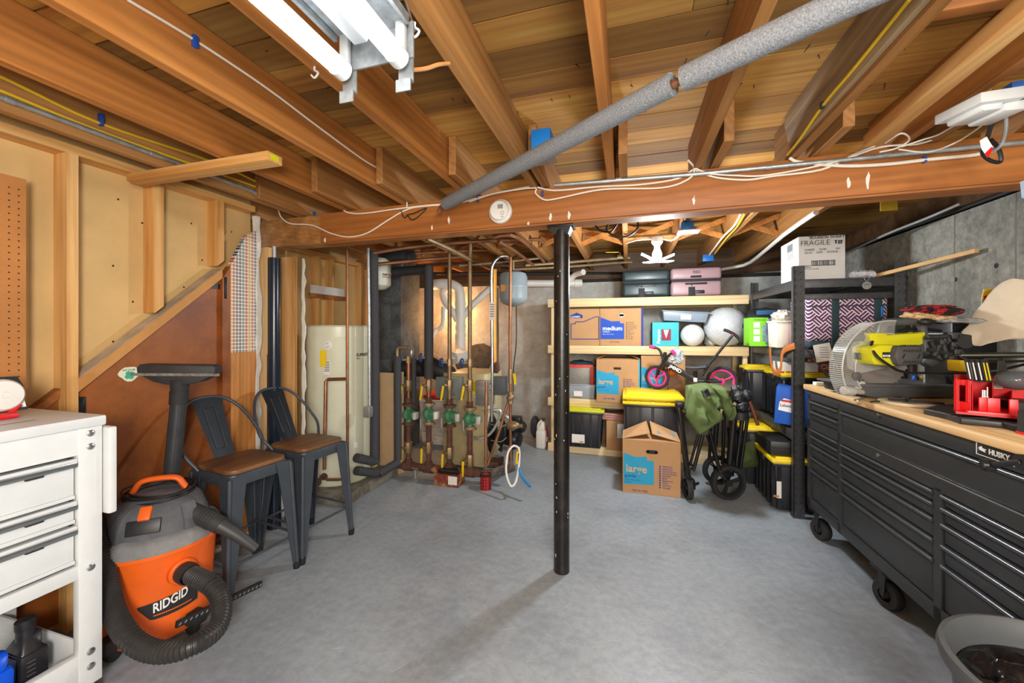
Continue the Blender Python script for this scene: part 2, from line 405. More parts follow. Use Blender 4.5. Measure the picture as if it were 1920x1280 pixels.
m.slab([(XL-.024, yp-.13, h.z-.025), (XL-.024, yp-.17, h.z), (XL-.024, yp-.13, h.z+.025)], (.006, 0, 0)); part('hinge', m, M_black, wl)
m = MB(); h = W(152, 765, X=XL-.02); m.box(XL-.024, XL-.015, h.y-.015, h.y+.015, h.z-.04, h.z+.05, .003); part('hinge', m, M_black, wl)
# yellow 4-leaf sticker on the panel
s = W(243, 700, X=XL-.025)
m = MB(); m.slab([(XL-.025, s.y+.043*math.cos(t)*(1+.12*math.cos(4*t)), s.z+.036*math.sin(t)*(1+.12*math.sin(3*t))) for t in [i*2*PI/18 for i in range(18)]], (.0012, 0, 0)); st = part('sticker', m, mat('cream_sticker', 'dfe5c9', .5, var=.03), wl)
m = MB()
for k in range(4):
    t = k*PI/2+.6; m.lathe([(0, 0), (.011, .0003), (.011, 0)], (XL-.0235, s.y+.011*math.cos(t), s.z-.008+.011*math.sin(t)), (1, 0, 0), n=12)
part('clover_print', m, mat('clover_green', '3fae86', .5), st)
m = MB(); m.text('4-H CLUB', (XL-.0235, s.y-.03, s.z+.014), (0, 1, 0), (0, 0, 1), .012); part('lettering', m, M_ink, st)
# wallpaper strip, wood-grain panel below it, torn plaster edge
def wallpaper():
    if 'wallpaper' in MC: return MC['wallpaper']
    mm, nt, b = _new('wallpaper'); L = nt.links
    tc = nd(nt, 'ShaderNodeTexCoord'); se = nd(nt, 'ShaderNodeSeparateXYZ'); L.new(tc.outputs['Object'], se.inputs[0])
    def math_(op, a, b_=None):
        n = nd(nt, 'ShaderNodeMath', operation=op)
        for i, v in enumerate((a, b_)):
            if v is None: continue
            if isinstance(v, (int, float)): n.inputs[i].default_value = v
            else: L.new(v, n.inputs[i])
        return n.outputs[0]
    per = .125
    u = math_('FRACT', math_('DIVIDE', se.outputs[1], per)); w = math_('FRACT', math_('DIVIDE', se.outputs[2], .044))
    band = ramp(nt, [(0, '27406a'), (.167, '3f6f86'), (.333, 'b03a2c'), (.5, 'c79c35'), (.667, 'b5483a'), (.834, '2e4a70')])
    band.color_ramp.interpolation = 'CONSTANT'; L.new(u, band.inputs[0])
    dx = math_('SUBTRACT', math_('FRACT', math_('MULTIPLY', u, 6)), .5); dy = math_('SUBTRACT', math_('FRACT', math_('MULTIPLY', w, 2)), .5)
    r2 = math_('ADD', math_('MULTIPLY', dx, dx), math_('MULTIPLY', dy, dy)); dot = math_('LESS_THAN', r2, .15); core = math_('LESS_THAN', r2, .02)
    c = mix(nt, core, mix(nt, dot, 'e4dac6', band.outputs[0]), 'f0e6c8'); L.new(c, b.inputs['Base Color']); b.inputs['Roughness'].default_value = .7
    MC['wallpaper'] = mm; return mm
zw0 = W(450, 660, X=XL).z; 
m = MB(); m.slab([(XL-.03, yp, zw0), (XL-.03, 2.0, zw0), (XL-.03, 2.0, zt-.12), (XL-.03, 1.93, zt-.16), (XL-.03, yp, dz(yp)-.02)], (.03, 0, 0)); part('wallpaper_strip', m, wallpaper(), wl)
m = MB(); m.box(XL-.03, XL-.004, yp, 1.885, .0, zw0); m.box(XL-.03, XL-.002, 1.888, 2.0, 0, zw0); part('grain_panel', m, M_panelwood, wl)
def ragged(x, y, z0, z1, w, seed, axis='y', th=.015):
    rr = random.Random(seed); n = 26; a = []; b = []
    for i in range(n+1):
        z = z0+(z1-z0)*i/n
        a.append((x, y-w*.35*rr.random(), z)); b.append((x, y+w*rr.uniform(.25, 1), z))
    q = a+b[::-1]
    t = MB()
    for i in range(n): t.slab([a[i], b[i], b[i+1], a[i+1]], (th, 0, 0))
    return t
part('torn_plaster_edge', ragged(XL-.028, 2.0, .1, 2.05, .035, 5, th=.034), M_dirtywhite, wl)
m = MB(); m.box(XL-.3, XL+.01, 1.15, 2.35, 0, .025, .004); struct('trim_3', m, M_dirtywhite)
# stub of opened wall between the stools and the heater
m = MB(); m.box(-2.75, -2.735, 2.06, 2.62, 0, ZD); stub = struct('wall_left_stub', m, M_tanboard)
for (px0, px1, Y0, tone) in ((484, 503, 2.10, M_stud), (528, 549, 2.42, M_stud)):
    a = W(px0, 500, Y=Y0); b = W(px1, 500, Y=Y0)
    m = MB(); m.box(a.x, b.x, Y0, Y0+.04, 0.03, 1.87); part('stud', m, tone, stub)
a = W(557, 500, Y=2.42); m = ragged(0, 0, .35, 1.86, .03, 9, th=.012)
bmesh.ops.transform(m.bm, matrix=M.Translation((a.x+.012, 2.47, 0)) @ M.Rotation(-PI/2, 4, 'Z'), verts=m.bm.verts); part('torn_plaster_edge', m, M_dirtywhite, stub)

# ================================================================ JOISTS, BEAM, COLUMN
JX = [(-2.09, 'beside left wall carrying the conduit and yellow cables'), (-1.71, 'second from the left wall, above the loose board'), (-1.285, 'carrying a straight white wire with blue clips'),
      (-.868, 'just left of the fluorescent fixture with a screw hook in it'), (-.478, 'just right of the fluorescent fixture'), (-.08, 'ending over the black steel post'), (.315, 'crossed by the grey foam pipe at its right half'),
      (.70, 'with weathered sister board and yellow cable'), (1.075, 'behind the pale nailed-on two-by-four'), (1.47, 'nearest the right concrete wall in the front bay')]
for i, (x, s) in enumerate(JX):
    m = MB(); m.box(x-.019, x+.019, YF, 2.19, ZJ, ZD, .002, seg=1)
    solo('ceiling_joist', m, M_joist if i in (1, 2, 3, 5, 8) else M_joist_b, 'brown wooden ceiling joist '+s, 'joist', 'joists in front of the main beam')
BX = [1.18, .79, .39, -.02, -.42, -.82, -1.23, -1.64, -2.04, -2.45]
bl = ['nearest the back right corner', 'carrying white and yellow cables to a blue box', 'with white junction box beside the bare bulb', 'directly left of the bare bulb', 'just behind the black steel post', 'above the copper pipe bends', 'above the white plastic drain stack', 'above the green pumps', 'above the concrete block chimney', 'above the cream water heater']
for i, x in enumerate(BX):
    m = MB(); m.box(x-.019, x+.019, 1.76, 5.0, ZJ, ZD, .002, seg=1)
    solo('ceiling_joist', m, M_joist_b, 'wooden ceiling joist behind the main beam '+bl[i], 'joist', 'joists behind the main beam')
k = 0
for x0, x1 in zip(BX[1:], BX):
    for s in (0, 1):
        m = MB(); yy = 3.60+.05*s
        z0, z1 = (ZJ+.025, ZD-.03) if s == 0 else (ZD-.03, ZJ+.025)
        m.beam((x0+.019, yy, z0), (x1-.019, yy, z1), .038, .022, up=(0, 1, 0))
        solo('bridging_brace', m, M_joist, None, 'brace', 'cross braces between the rear joists')['label'] = 'slim wooden cross brace nailed diagonally between two rear joists'
        k += 1
for (x0, x1, y, s) in ((.722, 1.05, .70, 'nearer the camera, between right-hand joists'), (.722, 1.05, 1.33, 'farther one, behind the nailed-on two-by-four')):
    m = MB(); m.box(x0, x1, y-.02, y+.02, ZD-.11, ZD-.002, .003); solo('wood_block', m, M_beam, 'short wooden blocking piece '+s, 'blocking')
# main beam, slightly skew to the walls
def bY(x): return 2.125-.033*(x+2.4)
bm_pts = [(-2.75, bY(-2.75)), (1.98, bY(1.98))]
beam = thing('support_beam', 'long reddish-brown wooden main beam spanning the room under the joists', 'beam', (-.35, 2.12, 1.872))
m = MB(); m.slab([(-2.75, bY(-2.75), 1.872), (-1.915, bY(-1.915), 1.872), (-1.915, bY(-1.915), 2.058), (-2.75, bY(-2.75), 2.058)], (.004, .115, 0), bev=.003); part('beam_end_board', m, M_joist_b, beam, label='darker left end board of the beam')
m = MB(); m.slab([(-1.913, bY(-1.913)-.003, 1.876), (1.98, bY(1.98)-.003, 1.876), (1.98, bY(1.98)-.003, 2.06), (-1.913, bY(-1.913)-.003, 2.06)], (.004, .1, 0), bev=.003)
m.slab([(-1.913, bY(-1.913)+.01, 1.868), (1.98, bY(1.98)+.01, 1.868), (1.98, bY(1.98)+.01, 1.876), (-1.913, bY(-1.913)+.01, 1.876)], (.004, .1, 0)); part('beam_face_board', m, M_beam, beam)
m = MB(); random.seed(5)
for px, py, h_ in ((838, 410, .05), (806, 425, .03), (598, 446, .035), (990, 418, .02), (1300, 378, .05), (1032, 406, .05), (1067, 403, .05), (1582, 348, .05), (1617, 345, .08)):
    p = W(px, py, Y=2.05); yy = bY(p.x)-.006
    pts = [(p.x+random.uniform(-.014, .014)*(1 if k < 4 else .6), yy, p.z+h_*(t-.5)) for k, t in enumerate((0, .3, .7, 1))]
    rr_ = random.uniform; m.slab([(p.x+.009*math.cos(t_)*rr_(.35, 1.1), yy, p.z+h_*.5*math.sin(t_)*rr_(.5, 1.1)) for t_ in [q_*2*PI/9 for q_ in range(9)]], (0, .005, 0))
part('plaster_splashes', m, M_dirtywhite, beam)
col = thing('steel_post', 'black painted round steel support post in the middle of the floor', 'post', (-.345, 2.135, 0))
m = MB(); m.cyl((-.345, 2.135, .0), (-.345, 2.135, 1.86), .0425, n=32); part('tube', m, blotch('chipped_black_paint', '1b1a19', '2c2520', rough=.3, sc_=9, fine=60, bump=.25, lo=.5, hi=.56), col)
m = MB(); m.box(-.415, -.275, 2.08, 2.19, 1.858, 1.868, .002); m.frust(-.40, -.29, 2.09, 2.18, 1.82, 1.858, .72); part('top_plate', m, M_black, col)
m = MB(); random.seed(2)
for i in range(22):
    a = -PI/2+random.uniform(-1.3, 1.1); z = random.choice((random.uniform(.3, 1.1), random.uniform(.05, 1.75)))
    s_ = random.uniform(.0008, .0019); h_ = s_*random.uniform(1, 5)
    m.box(-s_, s_, -.0006, .0006, -h_, h_, m=M.Translation((-.345+.0428*math.cos(a), 2.135+.0428*math.sin(a), z)) @ M.Rotation(a+PI/2, 4, 'Z'))
part('paint_chips', m, M_dirtywhite, col, kind='stuff')
# sistered weathered board and the nailed-on two-by-four on the right
m = MB(); a = W(1452, 292, z=ZJ)
m.slab([(.662, -1.0, ZJ+.01), (.662, a.y-.02, ZJ+.01), (.662, a.y+.04, ZD-.05), (.662, a.y+.04, ZD-.005), (.662, -1.0, ZD-.005)], (.018, 0, 0), bev=.002)
solo('sister_board', m, wood('weathered_board', '6b5640', 'a18866', 'c4ad88', 1, g=10), 'grey weathered board nailed along a joist near the big foam pipe', 'board')
a0 = W(1636, 274, z=1.985); a1 = W(1925, 36, z=1.985)
m = MB(); d = (a1-a0).normalized(); m.beam(a0, a0+d*1.6, .058, .042, bev=.003)
bmesh.ops.translate(m.bm, vec=(0, 0, .021), verts=m.bm.verts)
solo('wood_board', m, wood('pale_two_by_four', 'c98a45', 'dba25c', 'ecc184', 1, g=7, knots=.06), 'pale two-by-four hanging below the right joists with square sawn end', 'board')
# loose board over the left wall plate
m = MB(); m.box(-2.315, -1.45, 1.30, 1.375, 2.022, 2.06, .003); lb = solo('loose_board', m, wood('loose_pine', 'b97b3a', 'd09a56', 'e2b276', 0, g=8), 'short loose pine board sticking out under the left joists', 'board')
m = MB(); m.box(-1.4495, -1.4485, 1.315, 1.355, 2.03, 2.052); lt = part('price_sticker', m, mat('acid_yellow_sticker', 'd6da12', .5), lb, label='yellow sticker on the board end')
# ================================================================ FLUORESCENT FIXTURE
M_dimw = mat('socket_grey_white', '9c9d9a', .5); M_galvf = mat('fixture_galvanised', '8b9091', .5, .5, var=.3, scale=40)
fx = thing('fluorescent_light', 'two-tube open fluorescent shop light hanging from the ceiling joists', 'light', (-.51, .1, 1.83))
XT = (-.577, -.442); Y0, Y1 = -.52, .70
for x in XT:
    m = MB(); m.cyl((x, Y0+.02, 1.85), (x, Y1-.02, 1.85), .019, n=20); tb = part('tube', m, M_tube, fx)
    for y in (Y0, Y1-.022): m = MB(); m.cyl((x, y, 1.85), (x, y+.024, 1.85), .0205, n=20); part('end_cap', m, M_white, tb)
    for y in (Y0-.008, Y1): m = MB(); m.box(x-.011, x+.011, y, y+.012, 1.862, 1.93, .003); part('lamp_holder', m, M_dimw, fx)
m = MB(); m.slab([(-.545, Y0, 1.925), (-.525, Y0, 1.872), (-.494, Y0, 1.872), (-.474, Y0, 1.925)], (0, Y1-.03-Y0, 0), bev=.003); bc = part('ballast_cover', m, mat('white_enamel', 'a9acad', .45, var=.04), fx)
m = MB(); m.box(-.59, -.43, Y0-.01, Y1+.02, 1.927, 1.934); m.box(-.60, -.592, Y0, Y1, 1.915, 1.934); m.box(-.428, -.42, Y0, Y1, 1.915, 1.934)
m.box(-.6, -.42, Y1+.016, Y1+.02, 1.86, 1.934); part('channel', m, M_galvf, fx)
for x in (-.578, -.44):
    m = MB(); m.box(x-.017, x+.017, Y1+.0205, Y1+.024, 1.815, 1.9); m.box(x-.017, x+.017, Y1+.012, Y1+.024, 1.812, 1.815); m.box(x-.017, x+.017, Y1+.010, Y1+.013, 1.79, 1.815); m.cyl((x, Y1+.024, 1.87), (x, Y1+.026, 1.87), .004, n=8); part('mounting_tab', m, M_galvf, fx)
m = MB(); m.lathe([(.009, 0), (.010, 0.0004), (.011, 0)], (-.509, .45, 1.8712), (0, 0, -1), n=20); m.lathe([(.004, 0), (.005, 0.0004), (.006, 0)], (-.509, .45, 1.8712), (0, 0, -1), n=16); part('stamped_mark', m, M_galv, bc)
m = MB(); e = W(778, 42, z=2.06); m.tube([(-.44, Y1-.02, 1.934), (-.43, .69, 1.97), e-V((0, 0, .02))], .0025, k=4); part('hanging_chain', m, M_galv, fx)
m = MB(); m.tube([e+V((0, 0, .0)), e+V((0, 0, -.012)), e+V((.012, 0, -.024)), e+V((0, 0, -.036)), e+V((-.012, 0, -.024))], .003, k=4); solo('screw_hook', m, M_white, 'white screw hook holding the chain right of the fluorescent fixture', 'hook')
e = W(590, 125, z=ZJ); m = MB(); m.tube([e, e+V((0, 0, -.01)), e+V((.012, 0, -.02)), e+V((0, 0, -.032)), e+V((-.012, 0, -.022))], .003, k=4); solo('screw_hook', m, M_white, 'white screw hook in the joist left of the fluorescent fixture', 'hook')
m = MB(); m.tube([W(752, 130, z=1.925), W(775, 131, z=1.94), W(800, 128, z=1.96), W(822, 121, z=1.99), W(842, 119, z=2.02)], .005, k=5); solo('power_cable', m, mat('tan_cable', 'c98f55', .5), 'tan power cable leaving the end of the fluorescent fixture', 'cable')
# ================================================================ FOAM PIPE OVERHEAD
A = W(836, 382, z=1.965); B = W(1261, 158, z=1.965); B2 = W(1281, 148, z=1.965); Cc = W(1620, -12, z=1.965); Cd = B2+(Cc-B2).normalized()*1.9
pp = thing('insulated_pipe', 'long pipe in grey foam sleeves running diagonally under the joists', 'pipe', B)
m = MB(); m.cyl(B-(B-A).normalized()*.1, B2+(Cd-B2).normalized()*.1, .012, n=14); part('copper_core', m, M_copper, pp); m = MB(); m.tube([A, A+(A-B).normalized()*.05+V((0, 0, -.004)), A+(A-B).normalized()*.075+V((.0, 0, -.025))], .012, n=10, k=4); part('pipe_end', m, M_copper, pp)
for a, b in ((A, B), (B2, Cd)):
    m = MB(); L = (b-a).length; m.lathe([(.013, 0), (.031, 0), (.031, L), (.013, L), (.013, 0)], a, b-a, n=28); part('foam_sleeve', m, M_foam, pp)
# ================================================================ SMOKE DETECTOR
p = W(939, 397, Y=bY(-.6)-.006)
sd = thing('smoke_detector', 'round white smoke detector fixed to the face of the main beam', 'smoke detector', p)
m = MB(); m.lathe([(0, 0), (.066, 0), (.066, .012), (.062, .02), (.056, .024)], p, (-.02, -1, 0), n=40); part('base', m, M_pvc, sd)
m = MB(); m.lathe([(.056, .012), (.055, .03), (.048, .038), (0, .041)], p, (-.02, -1, 0), n=40); part('cover', m, M_pvc, sd)
m = MB()
for i in range(-2, 3):
    m.box(p.x+.008+i*.006, p.x+.011+i*.006, p.y-.0412, p.y-.039, p.z+.005, p.z+.028)
part('vent_slots', m, M_ink, sd)
m = MB(); m.lathe([(.008, .0405), (.009, .042), (.0105, .0405)], p+V((.022, 0, -.02)), (0, -1, 0), n=18); m.text('TEST', p+V((.014, -.0415, -.042)), (1, 0, 0), (0, 0, 1), .007); part('test_button', m, M_cableg, sd)
# ================================================================ CABLES
def cab(pts, r, m_, label, k=5, name='cable', group=None, cat='cable'):
    t = MB(); t.tube(pts, r, n=8, k=k); return solo(name, t, m_, label, cat, group)
def onbeam(l, off=.012):
    out = []
    for px, py in l:
        p = W(px, py, Y=2.05)
        for _ in range(3): p = W(px, py, Y=bY(p.x)-off)
        out.append(p)
    return out
cab(onbeam([(522, 394), (528, 408), (545, 419), (585, 422), (620, 437), (655, 444), (690, 436), (730, 411), (765, 392), (800, 386), (850, 383)]), .0045, M_cablew, 'white cable sagging across the left end of the main beam')
cab(onbeam([(640, 390), (652, 398), (680, 400), (740, 392), (800, 385), (860, 380), (905, 368), (960, 356), (1000, 350), (1040, 357), (1120, 350), (1200, 346), (1270, 335), (1300, 318), (1310, 322), (1345, 333), (1400, 337), (1450, 330), (1540, 318), (1600, 290), (1640, 274)]), .0045, M_cablew, 'long white cable clipped along the upper edge of the main beam')
cab(onbeam([(880, 378), (930, 362), (1000, 352), (1004, 362), (1020, 374), (1045, 372), (1130, 355), (1240, 352), (1290, 336), (1302, 316), (1290, 300)], .02), .0045, M_cablew, 'white cable looping under the blue box on the main beam')
cab(onbeam([(1480, 296), (1500, 304), (1580, 311), (1660, 308), (1740, 299), (1830, 290), (1845, 280)], .016), .007, M_cablew, 'thick white cable drooping along the right end of the main beam')
cab(onbeam([(1300, 314), (1330, 325), (1380, 329), (1440, 328), (1560, 305), (1650, 276), (1720, 270), (1770, 252), (1810, 225), (1850, 210)], .022), .004, M_cablew, 'thin white wire rising from the beam to the white plastic cover')
cab([W(240, 0, X=-1.262), W(365, 75, X=-1.262), W(500, 165, X=-1.262), W(600, 240, X=-1.262), W(690, 305, X=-1.262), W(730, 322, X=-1.262), W(757, 330, X=-1.262)]+onbeam([(760, 350), (763, 372), (763, 388)]), .004, M_cablew, 'straight white wire clipped to the side of the third joist')
for i, (px, py) in enumerate(((365, 78), (721, 318))):
    p = W(px, py, X=-1.262); m = MB(); m.box(p.x-.004, p.x+.008, p.y-.008, p.y+.008, p.z-.018, p.z+.018, .002)
    solo('cable_clip', m, M_blue, ('blue cable clip on the white wire nearer the camera', 'blue cable clip on the white wire near the main beam')[i], 'clip', 'blue cable clips')
for j, zz in enumerate((2.175, 2.125)):
    cab([(-2.062, .2, zz+.01), (-2.06, .75, zz-.0), (-2.058, 1.06, zz-.012 if j else zz-.03), (-2.06, 1.5, zz), (-2.055, 1.8, 2.16-.03*j), (-2.06, 2.1, 2.13-.03*j), (-2.05, 2.6, 2.12-.03*j), (-2.06, 3.4, 2.11-.03*j)], .006, M_cabley, ('upper', 'lower')[j]+' yellow cable running along the joist beside the left wall')
for i, (px, py) in enumerate(((190, 224), (495, 349), (604, 384))):
    p = W(px, py, X=-2.055); m = MB(); m.box(p.x-.014, p.x+.008, p.y-.006, p.y+.006, p.z-.024, p.z+.024, .002)
    solo('cable_clip', m, M_blue, ('blue clip on the yellow cables nearest the camera', 'blue clip on the yellow cables just past the loose board', 'blue clip on the yellow cables near the main beam')[i], 'clip', 'blue cable clips')
cd = MB(); cd.tube([(-2.05, -.6, 2.098), (-2.05, 1.5, 2.098), (-2.05, 1.72, 2.10), (-2.05, 1.80, 2.085), (-2.05, 2.04, 2.085)], .0105, n=12, k=4)
for yy in (.82, 1.25, 1.62): cd.cyl((-2.05, yy-.012, 2.098), (-2.05, yy+.012, 2.098), .0125, n=12)
solo('conduit', cd, M_galv, 'grey metal conduit running along the left wall joist', 'conduit')
m = MB(); pts = onbeam([(1040, 347), (1300, 327), (1560, 302), (1700, 288), (1925, 266)], .016); m.tube(pts, .011, n=12)
for q in onbeam([(1160, 337), (1440, 314), (1660, 291)], .016): m.cyl(q-V((.012, 0, 0)), q+V((.012, 0, 0)), .013, n=12)
solo('conduit', m, M_galv, 'grey metal conduit along the top of the main beam', 'conduit')
cab([W(1705, 0, X=.656), W(1600, 130, X=.656), W(1545, 195, X=.656), W(1500, 260, X=.656), W(1476, 290, X=.656)], .005, M_cabley, 'yellow cable running down the weathered sister board')
p = W(1543, 197, X=.656); m = MB(); m.box(p.x-.008, p.x+.004, p.y-.006, p.y+.006, p.z-.012, p.z+.012, .002); solo('cable_clip', m, M_softblk, 'black clip holding the yellow cable to the sister board', 'clip')
for i, (px, py) in enumerate(((588, 400), (845, 384), (895, 374), (1017, 362), (1735, 298))):
    p = onbeam([(px, py)], .018)[0]; m = MB(); m.box(p.x-.005, p.x+.005, p.y-.004, p.y+.012, p.z-.013, p.z+.013, .002)
    solo('cable_clip', m, M_blue, 'blue cable clip on the beam '+('left of the hanging wire twist', 'under the hanging wire twist', 'beside the lower end of the foam pipe', 'under the blue junction box', 'at the far right of the thick white cable')[i], 'clip', 'blue cable clips')
cab([(p_) for p_ in onbeam([(762, 345), (766, 338), (772, 350), (764, 362), (771, 372)], .02)], .003, M_red, 'red and white twisted wire ends dangling above the main beam')
cab(onbeam([(752, 395), (758, 408), (766, 402), (775, 400), (800, 390), (775, 412), (763, 402)], .02), .003, M_cableb, 'thin black wire bunch on the beam left of the foam pipe')
# blue junction box on the joist above beam
p = V((-.355, 1.70, 2.056))
jb = thing('junction_box', 'blue plastic junction box with grey cover above the main beam', 'junction box', p)
m = MB(); m.box(p.x-.045, p.x+.04, p.y-.05, p.y+.05, p.z+.005, p.z+.11, .004); part('box', m, M_bluebox, jb)
m = MB(); m.box(p.x-.055, p.x+.052, p.y-.06, p.y+.055, p.z-.006, p.z+.004, .002); part('cover', m, M_galv, jb)
# ================================================================ PEGBOARD
peg = thing('pegboard', 'brown perforated pegboard hung on the studs at the far left', 'pegboard', (XL+.02, .5, 1.0))
m = MB(); m.box(XL+.012, XL+.018, -.2, .965, .95, 1.905); part('board', m, mat('pegboard_brown', 'b8793c', .7, var=.12, scale=6), peg)
m = MB()
for i in range(9):
    for j in range(36):
        y = .945-i*.0254*1.0; z = .97+j*.0254
        m.lathe([(0, .0006), (.003, .0006), (.003, 0)], (XL+.018, y, z), (1, 0, 0), n=8)
part('peg_holes', m, mat('hole_dark', '4a2f16', .9), peg, kind='stuff')
m = MB(); m.box(XL+.001, XL+.012, .90, .94, .95, 1.9); part('batten', m, M_stud, peg)
# ================================================================ WHITE TOOL CART
CXF, CY1, CY0 = -1.75, .915, -.05
cart = thing('tool_cart', 'white metal tool cart with three drawers and an open bottom tray', 'tool cart', (-2.02, .45, 0))
m = MB(); m.box(-2.28, CXF+.012, CY0, CY1+.006, .976, 1.011, .006); part('lid', m, M_white, cart)
m = MB(); random.seed(4)
for (x, y0, y1) in ((-1.86, .25, .80), (-1.93, .3, .74), (-2.0, .2, .66), (-2.06, .25, .70)):
    m.tube([(x+random.uniform(-.01, .01), y0+(y1-y0)*t/8, 1.0112) for t in range(9)], lambda q: .004+.008*abs(math.sin(q*9))*(1-q), n=6, flat=.05)
part('lid_scuffs', m, mat('rust_scuff', '7c5040', .8), cart)
m = MB()
for y in (CY1-.062, CY0):
    m.box(CXF-.03, CXF, y, y+.062, .10, .976, .003); m.box(-2.27, -2.24, y, y+.062, .10, .976, .003)
m.box(CXF-.025, CXF-.002, CY0+.06, CY1-.06, .475, .52, .002); m.box(CXF-.025, CXF-.004, CY0+.06, CY1-.06, .888, .976)
m.box(CXF-.028, CXF-.001, CY0+.06, CY1-.06, .13, .222, .003); m.box(-2.27, CXF-.03, CY1-.03, CY1-.005, .47, .97); m.box(-2.27, CXF-.03, CY1-.03, CY1-.005, .13, .165)
m.box(-2.27, CXF-.03, CY0, CY0+.02, .13, .97); m.box(-2.275, -2.265, CY0, CY1-.3, .13, .97); part('frame', m, M_white, cart)
m = MB(); m.box(-2.26, CXF-.03, CY0+.03, CY1-.04, .14, .15); m.box(-2.26, -2.25, CY0+.03, CY1-.04, .15, .27, .002); m.box(-2.26, CXF-.03, CY1-.05, CY1-.04, .15, .25, .002); part('bottom_tray', m, M_white, cart)
for z in (.955, .91, .50, .215, .165): m = MB(); m.lathe([(.011, 0), (.011, .003), (.006, .006), (0, .006)], (CXF+.0005, CY1-.032, z), (1, 0, 0), n=16); part('bolt', m, M_chrome, cart)
for z0, z1 in ((.745, .878), (.664, .738), (.528, .655)):
    m = MB(); m.box(CXF-.3, CXF-.022, CY0+.065, CY1-.068, z0+.01, z1-.005); m.box(CXF-.022, CXF-.016, CY0+.062, CY1-.066, z0+.004, z1-.012, .002); m.box(CXF-.02, CXF-.008, CY0+.062, CY1-.066, z0, z0+.012, .002)
    m.box(CXF-.022, CXF-.002, CY0+.062, CY1-.064, z1-.012, z1, .002); d = part('drawer', m, M_white, cart)
    m = MB(); m.box(CXF-.006, CXF+.003, CY0+.063, CY1-.065, z1-.028, z1-.010, .003); m.box(CXF-.016, CXF-.004, CY0+.063, CY1-.065, z1-.012, z1-.009); part('drawer_pull', m, M_chrome, d)
    m = MB(); m.box(CXF-.015, CXF-.006, CY1-.18, CY1-.14, z1-.036, z1-.026, .002); part('latch', m, M_softblk, d)
m = MB(); m.box(CXF-.26, CXF+.022, CY1+.006, CY1+.03, .665, .967, .006); part('side_shelf', m, M_white, cart, label='white folded-down side shelf')
for x, y in ((CXF-.05, CY1-.04), (-2.22, CY1-.04), (CXF-.05, CY0+.05), (-2.22, CY0+.05)):
    m = MB(); m.cyl((x-.015, y, .05), (x+.015, y, .05), .05, n=20, bev=.004); m.box(x-.02, x+.02, y-.02, y+.02, .09, .13); part('caster', m, M_softblk, cart)
# bottles on the cart's bottom tray
bt = thing('oil_bottle', 'black motor oil bottle on the bottom tray of the white cart', 'bottle', (-1.9, .79, .151))
c = V((-1.9, .795, .151))
m = MB(); m.frust(c.x-.055, c.x+.055, c.y-.035, c.y+.035, .152, .262, .97, .012); m.slab([(c.x-.05, c.y-.032, .258), (c.x+.05, c.y-.032, .258), (c.x+.016, c.y-.014, .305), (c.x-.02, c.y-.014, .305)], (0, .05, 0), bev=.008)
m.lathe([(.022, .29), (.022, .335), (.0, .335)], (c.x, c.y, 0), n=20); part('body', m, mat('oil_bottle_black', '242427', .35, var=.1), bt)
m = MB(); m.lathe([(.0235, .325), (.0245, .33), (.0245, .352), (.021, .356), (0, .356)], (c.x, c.y, 0), n=24); part('cap', m, M_blackpl, bt)
m = MB(); m.box(c.x-.05, c.x+.035, c.y-.0365, c.y-.0355, .165, .255); part('label', m, mat('blue_label', '173a78', .5), bt)
m = MB()
for i in range(5): m.box(c.x+.0545, c.x+.0555, c.y-.02, c.y+.0, .18+.014*i, .181+.014*i)
part('level_marks', m, M_cableg, bt)
bt = thing('oil_jug', 'bright blue jug with white cap on the bottom tray of the white cart', 'jug', (-1.86, .70, .151))
c = V((-1.86, .70, .151))
m = MB(); m.frust(c.x-.05, c.x+.05, c.y-.04, c.y+.04, .152, .272, .97, .016); m.slab([(c.x-.045, c.y-.034, .268), (c.x+.045, c.y-.034, .268), (c.x+.02, c.y-.02, .31), (c.x-.02, c.y-.02, .31)], (0, .06, 0), bev=.012); m.lathe([(.023, .3), (.023, .34), (0, .34)], (c.x, c.y, 0), n=20); part('body', m, mat('bright_blue_jug', '0a4fd0', .32, var=.05), bt)
m = MB(); m.lathe([(.025, .335), (.0255, .34), (.0255, .36), (.022, .364), (0, .364)], (c.x, c.y, 0), n=28); part('cap', m, M_pvc, bt)
# things on the cart top
cp = thing('blister_pack', 'white round disc in a black-topped blister pack on the white cart', 'package', (-2.05, .62, 1.012))
q = W(10, 720, X=-2.0)
m = MB(); m.slab([(-2.0, q.y-.09, 1.03), (-2.0, q.y+.05, 1.03), (-2.02, q.y+.035, 1.145), (-2.02, q.y-.1, 1.15)], (-.003, 0, 0)); part('card', m, M_paper, cp)
m = MB(); m.slab([(-1.998, q.y-.09, 1.115), (-1.998, q.y+.042, 1.11), (-2.015, q.y+.033, 1.146), (-2.015, q.y-.1, 1.15)], (-.002, 0, 0)); m.box(-2.0, -1.996, q.y-.06, q.y+.05, 1.03, 1.04); part('card_header', m, M_softblk, cp)
m = MB(); m.lathe([(.054, 0), (.052, .012), (.046, .018), (.01, .02), (0, .02)], (-1.998, q.y-.01, 1.087), (1, .1, .08), n=32); m.lathe([(.009, .02), (.010, .0215), (.011, .02)], (-1.998, q.y-.01, 1.087), (1, .1, .08), n=18); part('disc', m, M_pvc, cp)
m = MB(); m.box(-2.06, -1.95, q.y-.12, q.y+.015, 1.0115, 1.03, .008); m.cyl((-1.99, q.y+.0, 1.02), (-1.995, q.y+.03, 1.05), .008); solo('tape_roll_holder', m, M_red, 'red plastic piece lying under the white blister pack on the cart', 'plastic piece')
